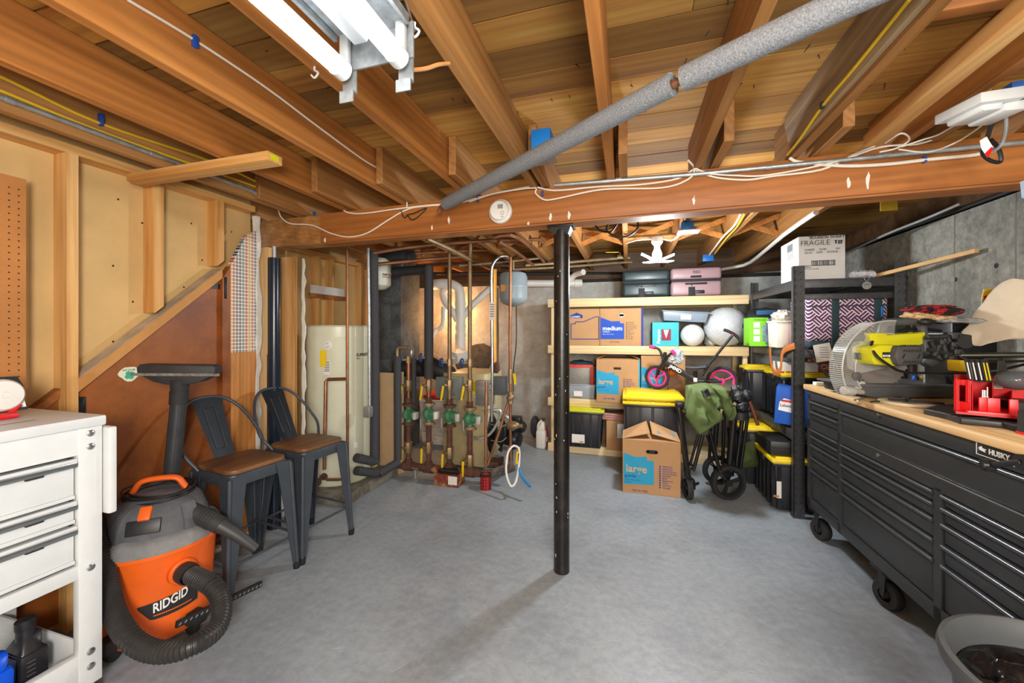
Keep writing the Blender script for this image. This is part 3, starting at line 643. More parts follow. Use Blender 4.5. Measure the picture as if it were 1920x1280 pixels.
# ================================================================ SHOP VACUUM
VC = V((-1.985, 1.235, 0)); VR = .212
vac = thing('shop_vacuum', 'orange and grey wet-dry shop vacuum beside the white cart', 'vacuum', VC)
M_or = mat('vacuum_orange', 'e8641a', .42, var=.06); M_vg = mat('dusty_grey_plastic', '54565a', .7, var=.35, scale=12); M_vlid = mat('dusty_lid_rim', '7c7d7d', .85, var=.25, scale=14)
m = MB(); m.lathe([(0, .03), (.176, .03), (.184, .04), (.187, .12), (.201, .36), (.206, .385), (.206, .40), (.0, .40)], VC, n=48); part('drum', m, M_or, vac)
m = MB(); m.lathe([(.209, .385), (.219, .39), (.219, .405), (.209, .408)], VC, n=48); part('drum_lip', m, M_or, vac)
m = MB(); m.lathe([(.206, .404), (.222, .406), (.222, .425), (.205, .45), (.17, .462), (0, .462)], VC, n=48); part('lid', m, M_vlid, vac)
m = MB(); m.lathe([(.178, .455), (.172, .50), (.150, .555), (.118, .588), (.07, .602), (0, .605)], VC, n=40); part('motor_head', m, M_vg, vac)
fd = V((-VC.x*.55, -VC.y, 0)).normalized()       # towards the viewer side
fa = math.atan2(fd.y, fd.x)
for a in (-.75, .75, 2.4, -2.4):
    m = MB(); u = V((math.cos(fa+a), math.sin(fa+a), 0)); w_ = V((-u.y, u.x, 0))
    m.slab([VC+u*.186+V((0, 0, .455)), VC+u*.178+V((0, 0, .505)), VC+u*.155+V((0, 0, .56)), VC+u*.11+V((0, 0, .585)), VC+u*.11+V((0, 0, .455))], w_*.055, bev=.004); part('head_rib', m, M_vg, vac)
m = MB(); m.box(-.055, .055, -.004, .006, -.028, .028, .004, m=M.Translation(VC+fd*.172+V((0, 0, .512))) @ M.Rotation(fa+PI/2, 4, 'Z') @ M.Rotation(-.35, 4, 'X')); part('power_panel', m, M_blackpl, vac)
def cylhit(px, py, c, r):
    """point where the sight line meets an upright cylinder, used to place marks on the drum"""
    o = V((0, 0, CH)); d = W(px, py, D=1)-o
    a = d.x*d.x+d.y*d.y; b = 2*((o.x-c.x)*d.x+(o.y-c.y)*d.y); k = (o.x-c.x)**2+(o.y-c.y)**2-r*r
    t = (-b-math.sqrt(max(0, b*b-4*a*k)))/(2*a); return o+d*t
h0 = cylhit(326, 1130, VC, .195); ha = math.atan2(h0.y-VC.y, h0.x-VC.x)
def drumr(z): return .187+(z-.12)/.24*.014
def wrap(cz, tilt=0):
    def f(c):
        z = cz+c.y; r = drumr(z)+.0015+c.z
        a = ha+c.x/.19
        return V((VC.x+r*math.cos(a), VC.y+r*math.sin(a), z))
    return f
zc = h0.z
def curved(poly, dz_, n=14):
    t = MB(); f = wrap(zc)
    # poly: list of (u, vlow, vhigh)
    for (u0, l0, g0), (u1, l1, g1) in zip(poly, poly[1:]):
        t.slab([f(V((u0, l0, dz_))), f(V((u1, l1, dz_))), f(V((u1, g1, dz_))), f(V((u0, g0, dz_)))], (f(V((u0, l0, dz_+.001)))-f(V((u0, l0, dz_)))))
    return t
bandp = [(-.11+.20*i/16, (-.036-.005*math.cos((i-8)/8*1.2)) if i > 3 else .018-.018*i, .026+.022*i/16) for i in range(17)]
part('badge', curved(bandp, 0), M_softblk, vac)
m = MB(); m.text('RIDGID', (0, 0, 0), (1, 0, 0), (0, 0, 1), .054, .0006, fn=lambda c: wrap(zc-.012)(V((c.x*.62-.064, c.y+c.x*.12, .0012+c.z))), sx=1, bold=.02); part('lettering', m, M_whiteink, vac)
m = MB(); f = wrap(zc-.026)
for i in range(10):
    u0, u1 = -.062+.125*i/10, -.062+.125*(i+1)/10
    m.slab([f(V((u0, 0, .001))), f(V((u1, 0, .001))), f(V((u1, .004, .001))), f(V((u0, .004, .001)))], f(V((u0, 0, .002)))-f(V((u0, 0, .001))))
part('badge_line', m, M_or, vac)
# hose port, hose, handle, cord, latch
hp = cylhit(342, 1070, VC, .2); hd = V((hp.x-VC.x, hp.y-VC.y, 0)).normalized()
m = MB(); m.lathe([(.052, -.03), (.052, .012), (.046, .018), (.04, .018)], hp, hd, n=28); part('hose_port', m, M_or, vac)
hz = [hp+hd*.01, hp+hd*.06+V((0, 0, .004)), W(400, 1100, D=1.56), W(416, 1138, D=1.52), W(405, 1180, D=1.46), W(360, 1210, D=1.38), W(300, 1222, D=1.36), W(250, 1202, D=1.38), W(215, 1150, D=1.43), W(200, 1080, D=1.5), W(188, 1010, D=1.57), W(170, 960, D=1.66)]
P_ = catmull(hz, 14)
L_ = len(P_)
m = MB(); m.tube(hz, lambda t: .0305, n=16, k=14)
Q = []; acc = 0
for a, b in zip(P_, P_[1:]):
    acc += (b-a).length
    if acc > .0098: Q.append((a, (b-a).normalized())); acc = 0
for a, d in Q[5:]:
    m.lathe([(.030, -.0035), (.0345, -.001), (.0345, .001), (.030, .0035)], a, d, n=18)
m.lathe([(.041, 0), (.041, .05), (.036, .06)], hp+hd*.005, hd, n=24); part('hose', m, mat('hose_black', '2f2e2d', .42, var=.2), vac)
m = MB(); u = V((-fd.y, fd.x, 0)); hc = VC+V((0, 0, .60))
m.tube([hc+u*.105+V((0, 0, -.02)), hc+u*.085+V((0, 0, .012)), hc+u*.06+V((0, 0, .045)), hc+V((0, 0, .052)), hc-u*.06+V((0, 0, .045)), hc-u*.085+V((0, 0, .012)), hc-u*.105+V((0, 0, -.02))], .017, n=12, k=5, flat=.7); part('handle', m, M_or, vac)
m = MB(); random.seed(8)
for i in range(7):
    rr = .115+random.uniform(-.012, .02); zz = .597+i*.004
    m.tube([VC+V((rr*math.cos(t)*1.05, rr*math.sin(t)*.85, zz-.012+.005*math.sin(t*2+i))) for t in [j*2*PI/20 for j in range(20)]], .0042, n=6, closed=True)
part('cord_coil', m, M_cableb, vac)
m = MB(); c = VC+fd*.155+V((0, 0, .56)); m.box(-.02, .02, -.006, .012, -.028, .028, .005, m=M.Translation(c) @ M.Rotation(fa+PI/2, 4, 'Z') @ M.Rotation(-.7, 4, 'X')); part('switch', m, M_or, vac)
for a in (-.55, .9, 2.5, -2.1):
    u = V((math.cos(fa+a), math.sin(fa+a), 0)); c = VC+u*.185
    m = MB(); m.box(-.03, .03, -.05, .04, .045, .1, .012, m=M.Translation(V((c.x, c.y, 0))) @ M.Rotation(fa+a+PI/2, 4, 'Z')); m.cyl(V((c.x, c.y, .028))-u*.0+V((-u.y, u.x, 0))*.014, V((c.x, c.y, .028))-V((-u.y, u.x, 0))*.014, .028, n=18, bev=.003); part('caster', m, M_softblk, vac)
# blower nozzle on the right of the vacuum
bn = thing('vacuum_nozzle', 'black tapered hose nozzle lying against the right of the orange vacuum', 'nozzle', W(430, 985, D=1.8))
n0, n1, n2, n3 = W(368, 962, D=1.74), W(415, 985, D=1.74), W(450, 1006, D=1.76), W(480, 1028, D=1.78)
m = MB(); m.tube([n0+(n0-n1)*.4, n0, n0.lerp(n1, .5), n1], .036, n=18, k=5)
for t in (.25, .35, .45, .55, .65): m.lathe([(.036, -.003), (.039, 0), (.036, .003)], n0.lerp(n1, t), n1-n0, n=18)
part('cuff', m, mat('nozzle_black', '343536', .5, var=.2), bn)
m = MB(); m.tube([n1-(n1-n0)*.1, n1, n2, n3], lambda t: .036-.016*t, n=18, k=5, flat=.9); part('tip', m, mat('nozzle_black', '343536', .5), bn)
# standing wand with wide squeegee head
wd = thing('floor_squeegee', 'upright black vacuum wand with a wide squeegee nozzle on top', 'vacuum wand', W(320, 930, D=1.86))
a, b = W(318, 930, D=1.86), W(336, 745, D=1.86)
m = MB(); m.tube([a-(b-a)*.12, a, b], .031, n=20)
for k in range(12):
    t = k*PI/6; u = (b-a).normalized(); s1 = u.cross(V((0, 1, 0))).normalized(); s2 = u.cross(s1); o = (s1*math.cos(t)+s2*math.sin(t))*.031
    m.cyl(a+o, b+o, .0012, n=5)
part('wand', m, mat('wand_black', '303133', .5, var=.2), wd)
m = MB(); m.tube([b-(b-a).normalized()*.03, b+V((0, 0, .03))], .036, n=20); m.tube([a+V((0, 0, -.05)), a+(b-a).normalized()*.03], .037, n=20); part('collar', m, M_softblk, wd)
hl, hr_, ht = W(272, 688, D=1.84), W(417, 690, D=1.9), W(338, 700, D=1.86)
ax = (hr_-hl).normalized(); fw = V((ax.y, -ax.x, 0)).normalized()
m = MB()
for s in (0,):
    prof = [(-.5, .026), (-.46, .044), (.47, .044), (.5, .034), (.49, 0), (.30, -.036), (.12, -.05), (-.12, -.05), (-.30, -.036), (-.49, 0)]
    Lh = (hr_-hl).length
    m.slab([ht+ax*(u*Lh)+V((0, 0, v))+fw*.03 for u, v in prof], -fw*.065, bev=.006)
part('squeegee_head', m, mat('squeegee_black', '2b2c2e', .6, var=.3), wd)
m = MB(); m.beam(ht-ax*.18+fw*.031+V((0, 0, -.003)), ht+ax*.18+fw*.031+V((0, 0, -.001)), .004, .012); 
part('rubber_edge', m, mat('dusty_rubber', '77736c', .95, var=.5, scale=60), wd, label='dusty grey rubber strip')
m = MB(); m.tube([ht+V((0, 0, -.03)), b+V((0, 0, .02))], lambda t: .04-.008*t, n=18); part('neck', m, M_softblk, wd)
# brush bar
fb0, fb1 = W(330, 1171, D=1.53), W(490, 1094, D=1.87)
fbr = thing('brush_bar', 'long thin black brush bar leaning between the vacuum hose and the stool', 'brush', fb0)
m = MB(); m.beam(fb0, fb1, .014, .026, bev=.003); part('bar', m, M_blackpl, fbr)
m = MB()
u = (fb1-fb0).normalized(); sd_ = u.cross(V((0, 0, 1))).normalized()
for i in range(18): c = fb0.lerp(fb1, (i+.5)/18); m.beam(c+sd_*.008-u*.004-V((0, 0, .004)), c+sd_*.008+u*.004+V((0, 0, .004)), .002, .004)
part('bristle_slots', m, M_cableg, fbr)
# ================================================================ STOOLS
M_st = mat('stool_gunmetal', '464d55', .45, .3, var=.1); M_seat = wood('walnut_seat', '4f3220', '75502f', '936a45', 1, rough=.5, g=7, knots=0)
def make_stool():
    r = thing('counter_stool', '', 'stool', (0, 0, 0), 0)
    def rrect(hx, hy, rad, z, n=6):
        out = []
        for cx, cy, a in ((hx-rad, hy-rad, 0), (-hx+rad, hy-rad, PI/2), (-hx+rad, -hy+rad, PI), (hx-rad, -hy+rad, 1.5*PI)):
            for i in range(n+1): t = a+PI/2*i/n; out.append(V((cx+rad*math.cos(t), cy+rad*math.sin(t), z)))
        return out
    t = MB(); t.slab(rrect(.150, .150, .045, .604), (0, 0, .022), bev=.005); part('seat', t, M_seat, r, local=True)
    t = MB(); t.slab(rrect(.154, .154, .045, .545), (0, 0, .058), bev=.006); part('seat_frame', t, M_st, r, local=True)
    for sx in (1, -1):
        for sy in (1, -1):
            t = MB()
            top, bot = V((sx*.148, sy*.148, .60)), V((sx*.178, sy*.178, .025))
            t.slab([(sx*.160, sy*.158, .598), (sx*.076, sy*.160, .598), (sx*.155, sy*.183, .03), (sx*.183, sy*.183, .03)], (0, -sy*.004, 0))
            t.slab([(sx*.158, sy*.160, .598), (sx*.160, sy*.076, .598), (sx*.183, sy*.155, .03), (sx*.183, sy*.183, .03)], (-sx*.004, 0, 0))
            t.tube([(sx*.156, sy*.156, .59), (sx*.18, sy*.18, .03)], .011, n=10)
            t.beam((sx*.135, sy*.1655, .40), (sx*.165, sy*.182, .12), .018, .003, up=(0, 1, 0))
            lg = part('leg', t, M_st, r, local=True)
            t = MB(); t.cyl((sx*.178, sy*.178, 0), (sx*.178, sy*.178, .034), .017, .019, n=14); part('foot_cap', t, M_blackpl, lg, local=True)
    for sy in (1, -1):
        t = MB(); t.tube([(.165, sy*.165, .20), (-.165, sy*.165, .20)], .007, n=8); part('footrest_bar', t, M_st, r, local=True)
        t = MB(); t.tube([(sy*.168, .165, .18), (sy*.168, -.165, .18)], .007, n=8); part('footrest_bar', t, M_st, r, local=True)
    t = MB(); hoop = []
    for i in range(17):
        a = PI*i/16; hoop.append(V((-.09-.24*math.sin(a)**.9, .2*math.copysign(abs(math.cos(a))**.75, math.cos(a))*(1 if i not in (0, 16) else .80), .60+.33*math.sin(a)**.85)))
    t.tube(hoop, .0085, n=10, k=3); part('back_hoop', t, M_st, r, local=True)
    def sl(u, v):
        y = (u-.5)*(.10+.05*v); z = .60+.32*v; x = -.14-.185*v-.008*math.cos((u-.5)*PI)
        return (x, y, z)
    t = MB(); t.grid(sl, 8, 10, thick=.003); sp = part('back_splat', t, M_st, r, local=True)
    t = MB()
    fr = [sl(.28, .2), sl(.72, .2), sl(.70, .85), sl(.30, .85)]
    t.tube([V(q)+V((.004, 0, 0)) for q in fr], .0022, n=6, closed=True); part('pressed_outline', t, M_st, sp, local=True)
    return r
s1 = make_stool(); s1.location = (-1.95, 1.60, 0); s1.rotation_euler.z = -.14
s1['label'] = 'dark metal counter stool with walnut seat nearer the orange vacuum'
s2 = copy_tree(s1); s2.location = (-1.90, 1.985, 0); s2.rotation_euler.z = -.125; s2['label'] = 'dark metal counter stool with walnut seat nearer the cream water heater'
for s in (s1, s2): s['group'] = 'counter stools by the left wall'
# ================================================================ WATER HEATER ON ITS PAD
m = MB(); m.box(-2.85, -2.0, 2.44, 3.15, 0, .085, .01); solo('concrete_pad', m, blotch('pad_concrete', '8f8a7c', '6d675a', rough=.9, sc_=6, fine=40, bump=.5), 'low concrete block pad under the cream water heater', 'pad')
HC = V((-2.335, 2.78, 0)); M_cream = mat('cream_enamel', 'dcdcc2', .35, var=.03)
wh = thing('water_heater', 'tall cream indirect water heater on a concrete pad', 'water heater', (HC.x, HC.y, .086))
m = MB(); m.lathe([(.245, .086), (.252, .10), (.252, 1.255), (.2525, 1.257), (.2525, 1.263), (.252, 1.265), (.252, 1.335), (.24, 1.348), (0, 1.35)], HC, n=48); part('tank', m, M_cream, wh)
def onc(px, py, c, r): 
    p = cylhit(px, py, c, r); return p, V((p.x-c.x, p.y-c.y, 0)).normalized()
def tankmap(px, py, r=.2535):
    p, n = onc(px, py, HC, r); a0 = math.atan2(n.y, n.x)
    return lambda c: V((HC.x+(r+c.z)*math.cos(a0+c.x/r), HC.y+(r+c.z)*math.sin(a0+c.x/r), p.z+c.y))
def patch(f, x0, x1, y0, y1, dz_=0, n=5):
    t = MB(); t.grid(lambda u, v: f(V((x0+(x1-x0)*u, y0+(y1-y0)*v, dz_))), n, 1); return t
f = tankmap(668, 668); m = MB(); m.text('SUPERSTOR', (0, 0, 0), (1, 0, 0), (0, 0, 1), .034, fn=f, bold=.02); m.text('Ultra', (0, 0, 0), (1, 0, 0), (0, 0, 1), .016, fn=lambda c: f(c+V((.0, -.022, 0)))); part('lettering', m, M_ink, wh)
f = tankmap(607, 690); part('spec_label', patch(f, 0, .05, -.05, .06), M_paper, wh)
m = MB(); fp = tankmap(607, 690)
for i in range(6): m.slab([fp(V((.006, .045-.014*i, .001))), fp(V((.044, .045-.014*i, .001))), fp(V((.044, .05-.014*i, .001))), fp(V((.006, .05-.014*i, .001)))], (.0, -.0006, 0))
part('label_print', m, M_ink, wh)
f = tankmap(604, 685); part('hang_tag', patch(f, 0, .042, -.005, .12, .03), M_tagy, wh, label='yellow hanging tag')
p, n = onc(615, 647, HC, .252); m = MB(); m.lathe([(.034, 0), (.034, .004), (.02, .006), (.012, .03), (0, .03)], p, n, n=24); part('port', m, M_pvc, wh)
p, n = onc(608, 893, HC, .252); m = MB(); m.lathe([(.028, 0), (.028, .006), (0, .006)], p, n, n=20); m.tube([p, p+n*.08], .011, n=10); m.lathe([(.03, 0), (.032, .006), (.03, .012), (0, .012)], p+n*.085+V((-.01, 0, -.01)), n, n=10); m.tube([p+n*.06, p+n*.06+V((0, 0, .03))], .007); part('drain_valve', m, M_rust, wh)
f = tankmap(664, 840); part('spec_label', patch(f, 0, .03, 0, .045), M_paper, wh)
for py in (858, 883):
    p, n = onc(672, py, HC, .252); m = MB(); m.lathe([(.036, -.01), (.036, .004), (.03, .006), (0, .006)], p, n, n=20); part('port_collar', m, M_pvc, wh)
# relief pipe in front of the tank
rp = thing('relief_pipe', 'copper pipe running from joists down the front of the water heater', 'pipe', W(648, 900, D=2.95))
def at(px, py, D): return W(px, py, D=D)
m = MB(); m.tube([at(651, 462, 3.02), at(651, 700, 3.0), at(652, 896, 2.98), at(636, 899, 2.98), at(612, 899, 2.98)], .0105, n=10); part('riser', m, M_copper, rp)
m = MB(); m.tube([at(651, 710, 3.0), at(615, 711, 3.0), at(611, 715, 2.99), at(608, 880, 2.96)], .013, n=10); part('discharge_tube', m, M_copper, rp)
# foam lagged pipes right of the heater
fp_ = thing('lagged_pipe', 'thick grey foam-lagged pipe rising beside the water heater', 'pipe', at(702, 858, 3.2))
m = MB(); m.tube([at(700, 470, 3.2), at(703, 700, 3.2), at(702, 862, 3.2)], .036, n=18); m.tube([at(706, 866, 3.2), at(668, 858, 3.0)], .034, n=16); part('foam_sleeve', m, M_foamd, fp_)
m = MB(); m.ball(at(702, 868, 3.18), .03, jit=.3); part('spray_foam', m, mat('spray_foam_yellow', 'b89a58', .9), fp_)
fp_ = thing('lagged_pipe', 'dark foam-lagged pipe with elbow rising left of the pumps', 'pipe', at(745, 860, 3.3))
m = MB(); m.tube([at(745, 668, 3.45), at(746, 862, 3.4)], .032, n=18); m.tube([at(748, 866, 3.4), at(710, 888, 3.25)], .034, n=16); m.tube([at(706, 887, 3.23), at(668, 882, 3.05)], .034, n=16); part('foam_sleeve', m, M_foamd, fp_)
m = MB(); m.tube([at(745, 672, 3.45), at(745, 655, 3.45), at(750, 651, 3.45), at(766, 652, 3.45)], .014, n=10, k=3); part('elbow', m, M_brass, fp_)
m = MB(); m.tube([at(690, 465, 3.15), at(692, 600, 3.15), at(693, 768, 3.15)], .0125, n=10); cdt = solo('conduit', m, M_galv, 'silver metal conduit running down beside the water heater', 'conduit')
m = MB(); q = at(691, 772, 3.12); m.box(q.x-.028, q.x+.022, q.y-.03, q.y+.03, q.z-.04, q.z+.045, .004); solo('switch_box', m, M_galv, 'small grey metal box at the foot of the silver conduit', 'junction box')
# black waste pipe left of the heater
wp = thing('waste_pipe', 'glossy dark navy waste pipe standing behind the stools', 'pipe', at(513, 960, 2.62))
m = MB(); m.tube([at(514, 484, 2.62), at(514, 985, 2.62)], .037, n=24); part('pipe', m, mat('gloss_navy_pipe', '1b2634', .22, .1, var=.1), wp)
m = MB(); m.tube([at(514, 664, 2.62), at(514, 1000, 2.62)], .041, n=24); part('coupling', m, mat('gloss_navy_pipe', '1b2634', .22), wp)
m = MB(); m.tube([at(514, 462, 2.62), at(514, 490, 2.62)], .013, n=12); part('riser', m, M_galv, wp)
# little clutter beside the pad
m = MB(); q = at(566, 935, 2.72); m.box(q.x-.1, q.x+.06, q.y-.05, q.y+.05, .0, .09, .004); solo('brick', m, M_rust, 'rough brick lying behind the stool legs beside the pad', 'brick')
ad = thing('tape_measure', 'white and black oval gadget resting on the brick behind the stools', 'gadget', (q.x-.02, q.y, .091))
m = MB(); m.ball((q.x-.02, q.y, .105), (.075, .03, .013)); part('body', m, M_pvc, ad)
m = MB(); m.box(q.x-.075, q.x-.03, q.y-.02, q.y+.015, .108, .16, .006); part('knob', m, M_blackpl, ad)
m = MB(); q = at(500, 985, 2.5); m.box(-2.52, -2.345, 2.16, 2.40, .0, .2, .01); solo('storage_box', m, M_dirtywhite, 'dusty white box tucked behind the stool legs', 'box')
# ================================================================ CHIMNEY, BACK-WALL PIPES
M_blk = blotch('concrete_block', '6e7375', '565b5e', rough=.9, sc_=7, fine=60, bump=.6, fv=.3)
ch = thing('chimney', 'grey concrete block chimney column behind the water heater', 'chimney', (-2.45, 4.0, 0))
m = MB(); CY = 3.72
CX0, CX1 = W(703, 600, Y=CY).x, W(752, 600, Y=CY).x
r_ = random.Random(2); z = 0
while z < 2.05:
    off = .0 if int(z/.2) % 2 else -.2
    x = CX0+off
    while x < CX1:
        x0, x1 = max(x, CX0), min(x+.395, CX1)
        if x1-x0 > .01: m.box(x0, x1-.004, CY, CY+.4, z, min(z+.196, 2.06), .003)
        x += .4
    z += .2
m.box(CX0+.003, CX1-.003, CY+.003, CY+.397, 0, 2.05); part('block_courses', m, M_blk, ch)
# white PVC drain stack on back wall
M_pvcD = M_pvc
ds = thing('drain_stack', 'white plastic drain stack with two branches and a capped cleanout on the back wall', 'drain pipe', at(855, 665, 4.9))
D_ = 4.72
m = MB(); m.tube([at(800, 535, D_), at(835, 532, D_), at(855, 538, D_), at(862, 552, D_), at(863, 600, D_), at(863, 655, D_), at(864, 665, 4.6)], .062, n=20, k=4)
for py in (570, 592, 612, 628): m.cyl(at(863, py-3, D_), at(863, py+3, D_), .067, n=20)
part('stack', m, M_pvcD, ds)
m = MB(); m.tube([at(858, 600, D_), at(845, 580, D_), at(835, 565, D_), at(831, 550, D_), at(834, 542, D_)], .045, n=14, k=4); part('left_branch', m, M_pvcD, ds)
m = MB(); m.tube([at(866, 596, D_), at(885, 572, D_), at(920, 540, D_)], .04, n=14); part('right_branch', m, M_pvcD, ds)
m = MB(); m.tube([at(872, 668, 4.62), at(852, 671, 4.42)], .066, n=22); m.tube([at(853, 671, 4.43), at(849, 671.5, 4.40)], .071, n=22); m.beam(at(844, 671, 4.40), at(854, 671, 4.39), .012, .02); part('cleanout', m, M_pvcD, ds)
m = MB(); a = at(888, 672, 4.80); m.ball((a.x, YB-.002, a.z), (.16, .012, .17), jit=.35, jf=2.5); a = at(850, 690, 4.8); m.ball((a.x, YB-.002, a.z), (.12, .012, .14), jit=.3, jf=3); solo('patch_hole', m, mat('rough_hole', '4a4640', .95, var=.4, bump=.8), 'rough broken hole in the back wall around the drain cleanout', 'wall damage')
sp = thing('drain_pipe', 'smaller white plastic trap pipe bending behind the black lagged pipe', 'drain pipe', at(820, 620, 4.7))
m = MB(); m.tube([at(832, 575, 4.7), at(831, 605, 4.7), at(826, 614, 4.7), at(818, 618, 4.7), at(812, 628, 4.65), at(806, 640, 4.6)], .028, n=14, k=4)
for i in range(5): m.cyl(at(832, 578+5*i, 4.7), at(832, 580+5*i, 4.7), .033, n=14)
part('pipe', m, M_pvcD, sp)
hp_ = thing('drain_pipe', 'long white plastic pipe running level high along the back wall', 'drain pipe', at(1020, 530, 4.7))
m = MB(); m.tube([at(985, 531, 4.7), at(1030, 531, 4.72), at(1088, 531, 4.74)], .042, n=16); m.cyl(at(1076, 531, 4.73), at(1090, 531, 4.74), .05, n=16); part('pipe', m, M_pvcD, hp_)
m = MB(); m.tube([at(1068, 526, 4.7), at(1078, 515, 4.65), at(1094, 510, 4.5)], .034, n=14, k=3); part('elbow', m, M_pvcD, hp_)
fl = MB(); fl.tube([at(800, 680, 3.95), at(815, 690, 3.9), at(838, 702, 3.9), at(842, 722, 3.9)], .1, n=22, k=4)
for i in range(7): 
    t = i/7; c = at(800, 680, 3.95).lerp(at(838, 702, 3.9), t); fl.lathe([(.100, -.004), (.104, 0), (.100, .004)], c, at(838, 702, 3.9)-at(800, 680, 3.95), n=22)
fl.tube([at(740, 690, 3.95), at(800, 690, 3.95)], .085, n=20); solo('flue_pipe', fl, mat('dark_flue', '2c2c2c', .6, .4, var=.3), 'black ribbed flue pipe from the boiler to the chimney', 'flue')
# ================================================================ BOILER
M_tanb = mat('boiler_tan', 'b7a77c', .45, .1, var=.05); M_crmb = mat('boiler_cream', 'd9d2a8', .45, var=.04)
bo = thing('boiler', 'tan metal oil boiler with grey control box on its front', 'boiler', (-1.49, 3.68, 0))
BX0, BX1, BY0, BY1, BZ = -1.70, -1.28, 3.45, 3.98, .905
m = MB(); m.box(BX0, BX1, BY0, BY1, .03, BZ, .008); part('cabinet', m, M_tanb, bo)
m = MB(); m.box(BX1-.002, BX1+.004, BY0+.012, BY1-.01, .04, BZ-.01, .003); part('side_panel', m, M_crmb, bo, label='paler cream side panel')
m = MB(); m.box(BX0+.18, BX1-.12, BY0-.004, BY0+.002, .05, .22, .003); part('access_door', m, mat('boiler_tan', '', .4), bo)
a, b = W(818, 706, Y=BY0-.06), W(866, 748, Y=BY0-.06)
m = MB(); m.box(a.x, b.x, BY0-.075, BY0-.001, b.z, a.z, .006); cbx = part('control_box', m, mat('control_grey', '828a86', .5, .2, var=.08), bo, label='grey control box')
m = MB(); c = W(850, 739, Y=BY0-.075); m.lathe([(.012, 0), (.013, .001), (.015, 0)], c, (0, -1, 0), n=18); m.box(c.x-.008, c.x+.008, c.y-.001, c.y, c.z-.002, c.z+.002); part('emblem', m, M_ink, cbx)
a, b = W(886, 712, Y=BY0-.001), W(900, 740, Y=BY0-.001)
m = MB(); m.box(a.x, b.x, BY0-.002, BY0, b.z, a.z); lb_ = part('warning_label', m, M_tagy, bo, label='yellow warning label')
m = MB()
for i in range(7): m.box(a.x+.008, b.x-.01, BY0-.003, BY0-.001, a.z-.02-.014*i, a.z-.016-.014*i)
part('label_print', m, M_ink, lb_)
a, b = W(890, 741, Y=BY0-.001), W(903, 746, Y=BY0-.001); m = MB(); m.box(a.x, b.x, BY0-.002, BY0, b.z, a.z); part('name_plate', m, M_paper, bo)
q = W(938, 722, X=-1.19)
m = MB(); m.box(q.x-.07, q.x+.06, q.y-.05, q.y+.05, q.z-.09, q.z+.085, .005); part('aquastat_box', m, mat('aquastat_grey', '565d60', .5, .2, var=.06), bo, label='dark grey aquastat box')
m = MB(); m.lathe([(.034, 0), (.034, .014), (.028, .016), (0, .016)], (q.x-.085, q.y-.05, q.z-.01), (-.3, -1, 0), n=22); gg = part('gauge', m, M_blackpl, bo)
m = MB(); m.lathe([(.027, .0162), (.0, .0166)], (q.x-.085, q.y-.05, q.z-.01), (-.3, -1, 0), n=22); part('dial', m, M_whiteink, gg)
m = MB(); m.box(-1.34, -1.22, 3.38, 3.44, .62, .85, .004); part('side_bracket', m, M_galv, bo)
# burner
bu = thing('oil_burner', 'black oil burner with motor at the right side of the boiler', 'burner', (-1.02, 3.7, .0))
c = at(925, 812, 3.85)
m = MB(); m.ball((c.x-.07, c.y, c.z), (.11, .15, .22), u=18, v=10); part('burner_cover', m, M_black, bu)
c2 = at(958, 822, 3.75)
m = MB(); m.lathe([(0, -.11), (.085, -.11), (.095, -.09), (.095, .05), (.07, .09), (0, .1)], c2, (1, -.3, -.05), n=24); part('motor', m, mat('motor_black', '202226', .35, .3, var=.3), bu)
m = MB(); m.lathe([(0, 0), (.06, 0), (.06, .05), (.03, .09), (0, .09)], at(972, 800, 3.8), (.6, -.4, .2), n=20); m.tube([at(940, 785, 3.75), at(946, 800, 3.7), at(945, 830, 3.7), at(937, 845, 3.7)], .02, k=3); part('fan_housing', m, M_blackpl, bu)
m = MB(); p = at(968, 788, 3.65); m.box(p.x-.06, p.x+.05, p.y-.04, p.y+.05, p.z-.03, p.z+.04, .012); part('control_unit', m, mat('motor_black', '202226', .35), bu)
m = MB(); p = at(960, 800, 3.62); m.ball(p, .035, jit=.4); part('oil_pump', m, M_chrome, bu); m = MB(); p = at(945, 838, 3.6); m.cyl(p, p+V((.05, -.02, 0)), .025, n=14); part('oil_filter', m, M_chrome, bu)
m = MB(); p0, p1 = at(917, 760, 3.75), at(942, 880, 3.7); m.box(c.x-.1, c.x+.08, c.y-.1, c.y+.1, 0, .06, .01); m.cyl((c2.x, c2.y, 0), (c2.x, c2.y, c2.z-.08), .02); part('stand', m, M_rust, bu)
m = MB()
for k_ in range(3): m.tube([at(920, 795+k_*30, 3.66), at(938, 800+k_*28, 3.62), at(950, 795+k_*25, 3.62)], .004, k=4)
part('wiring', m, M_galv, bu)
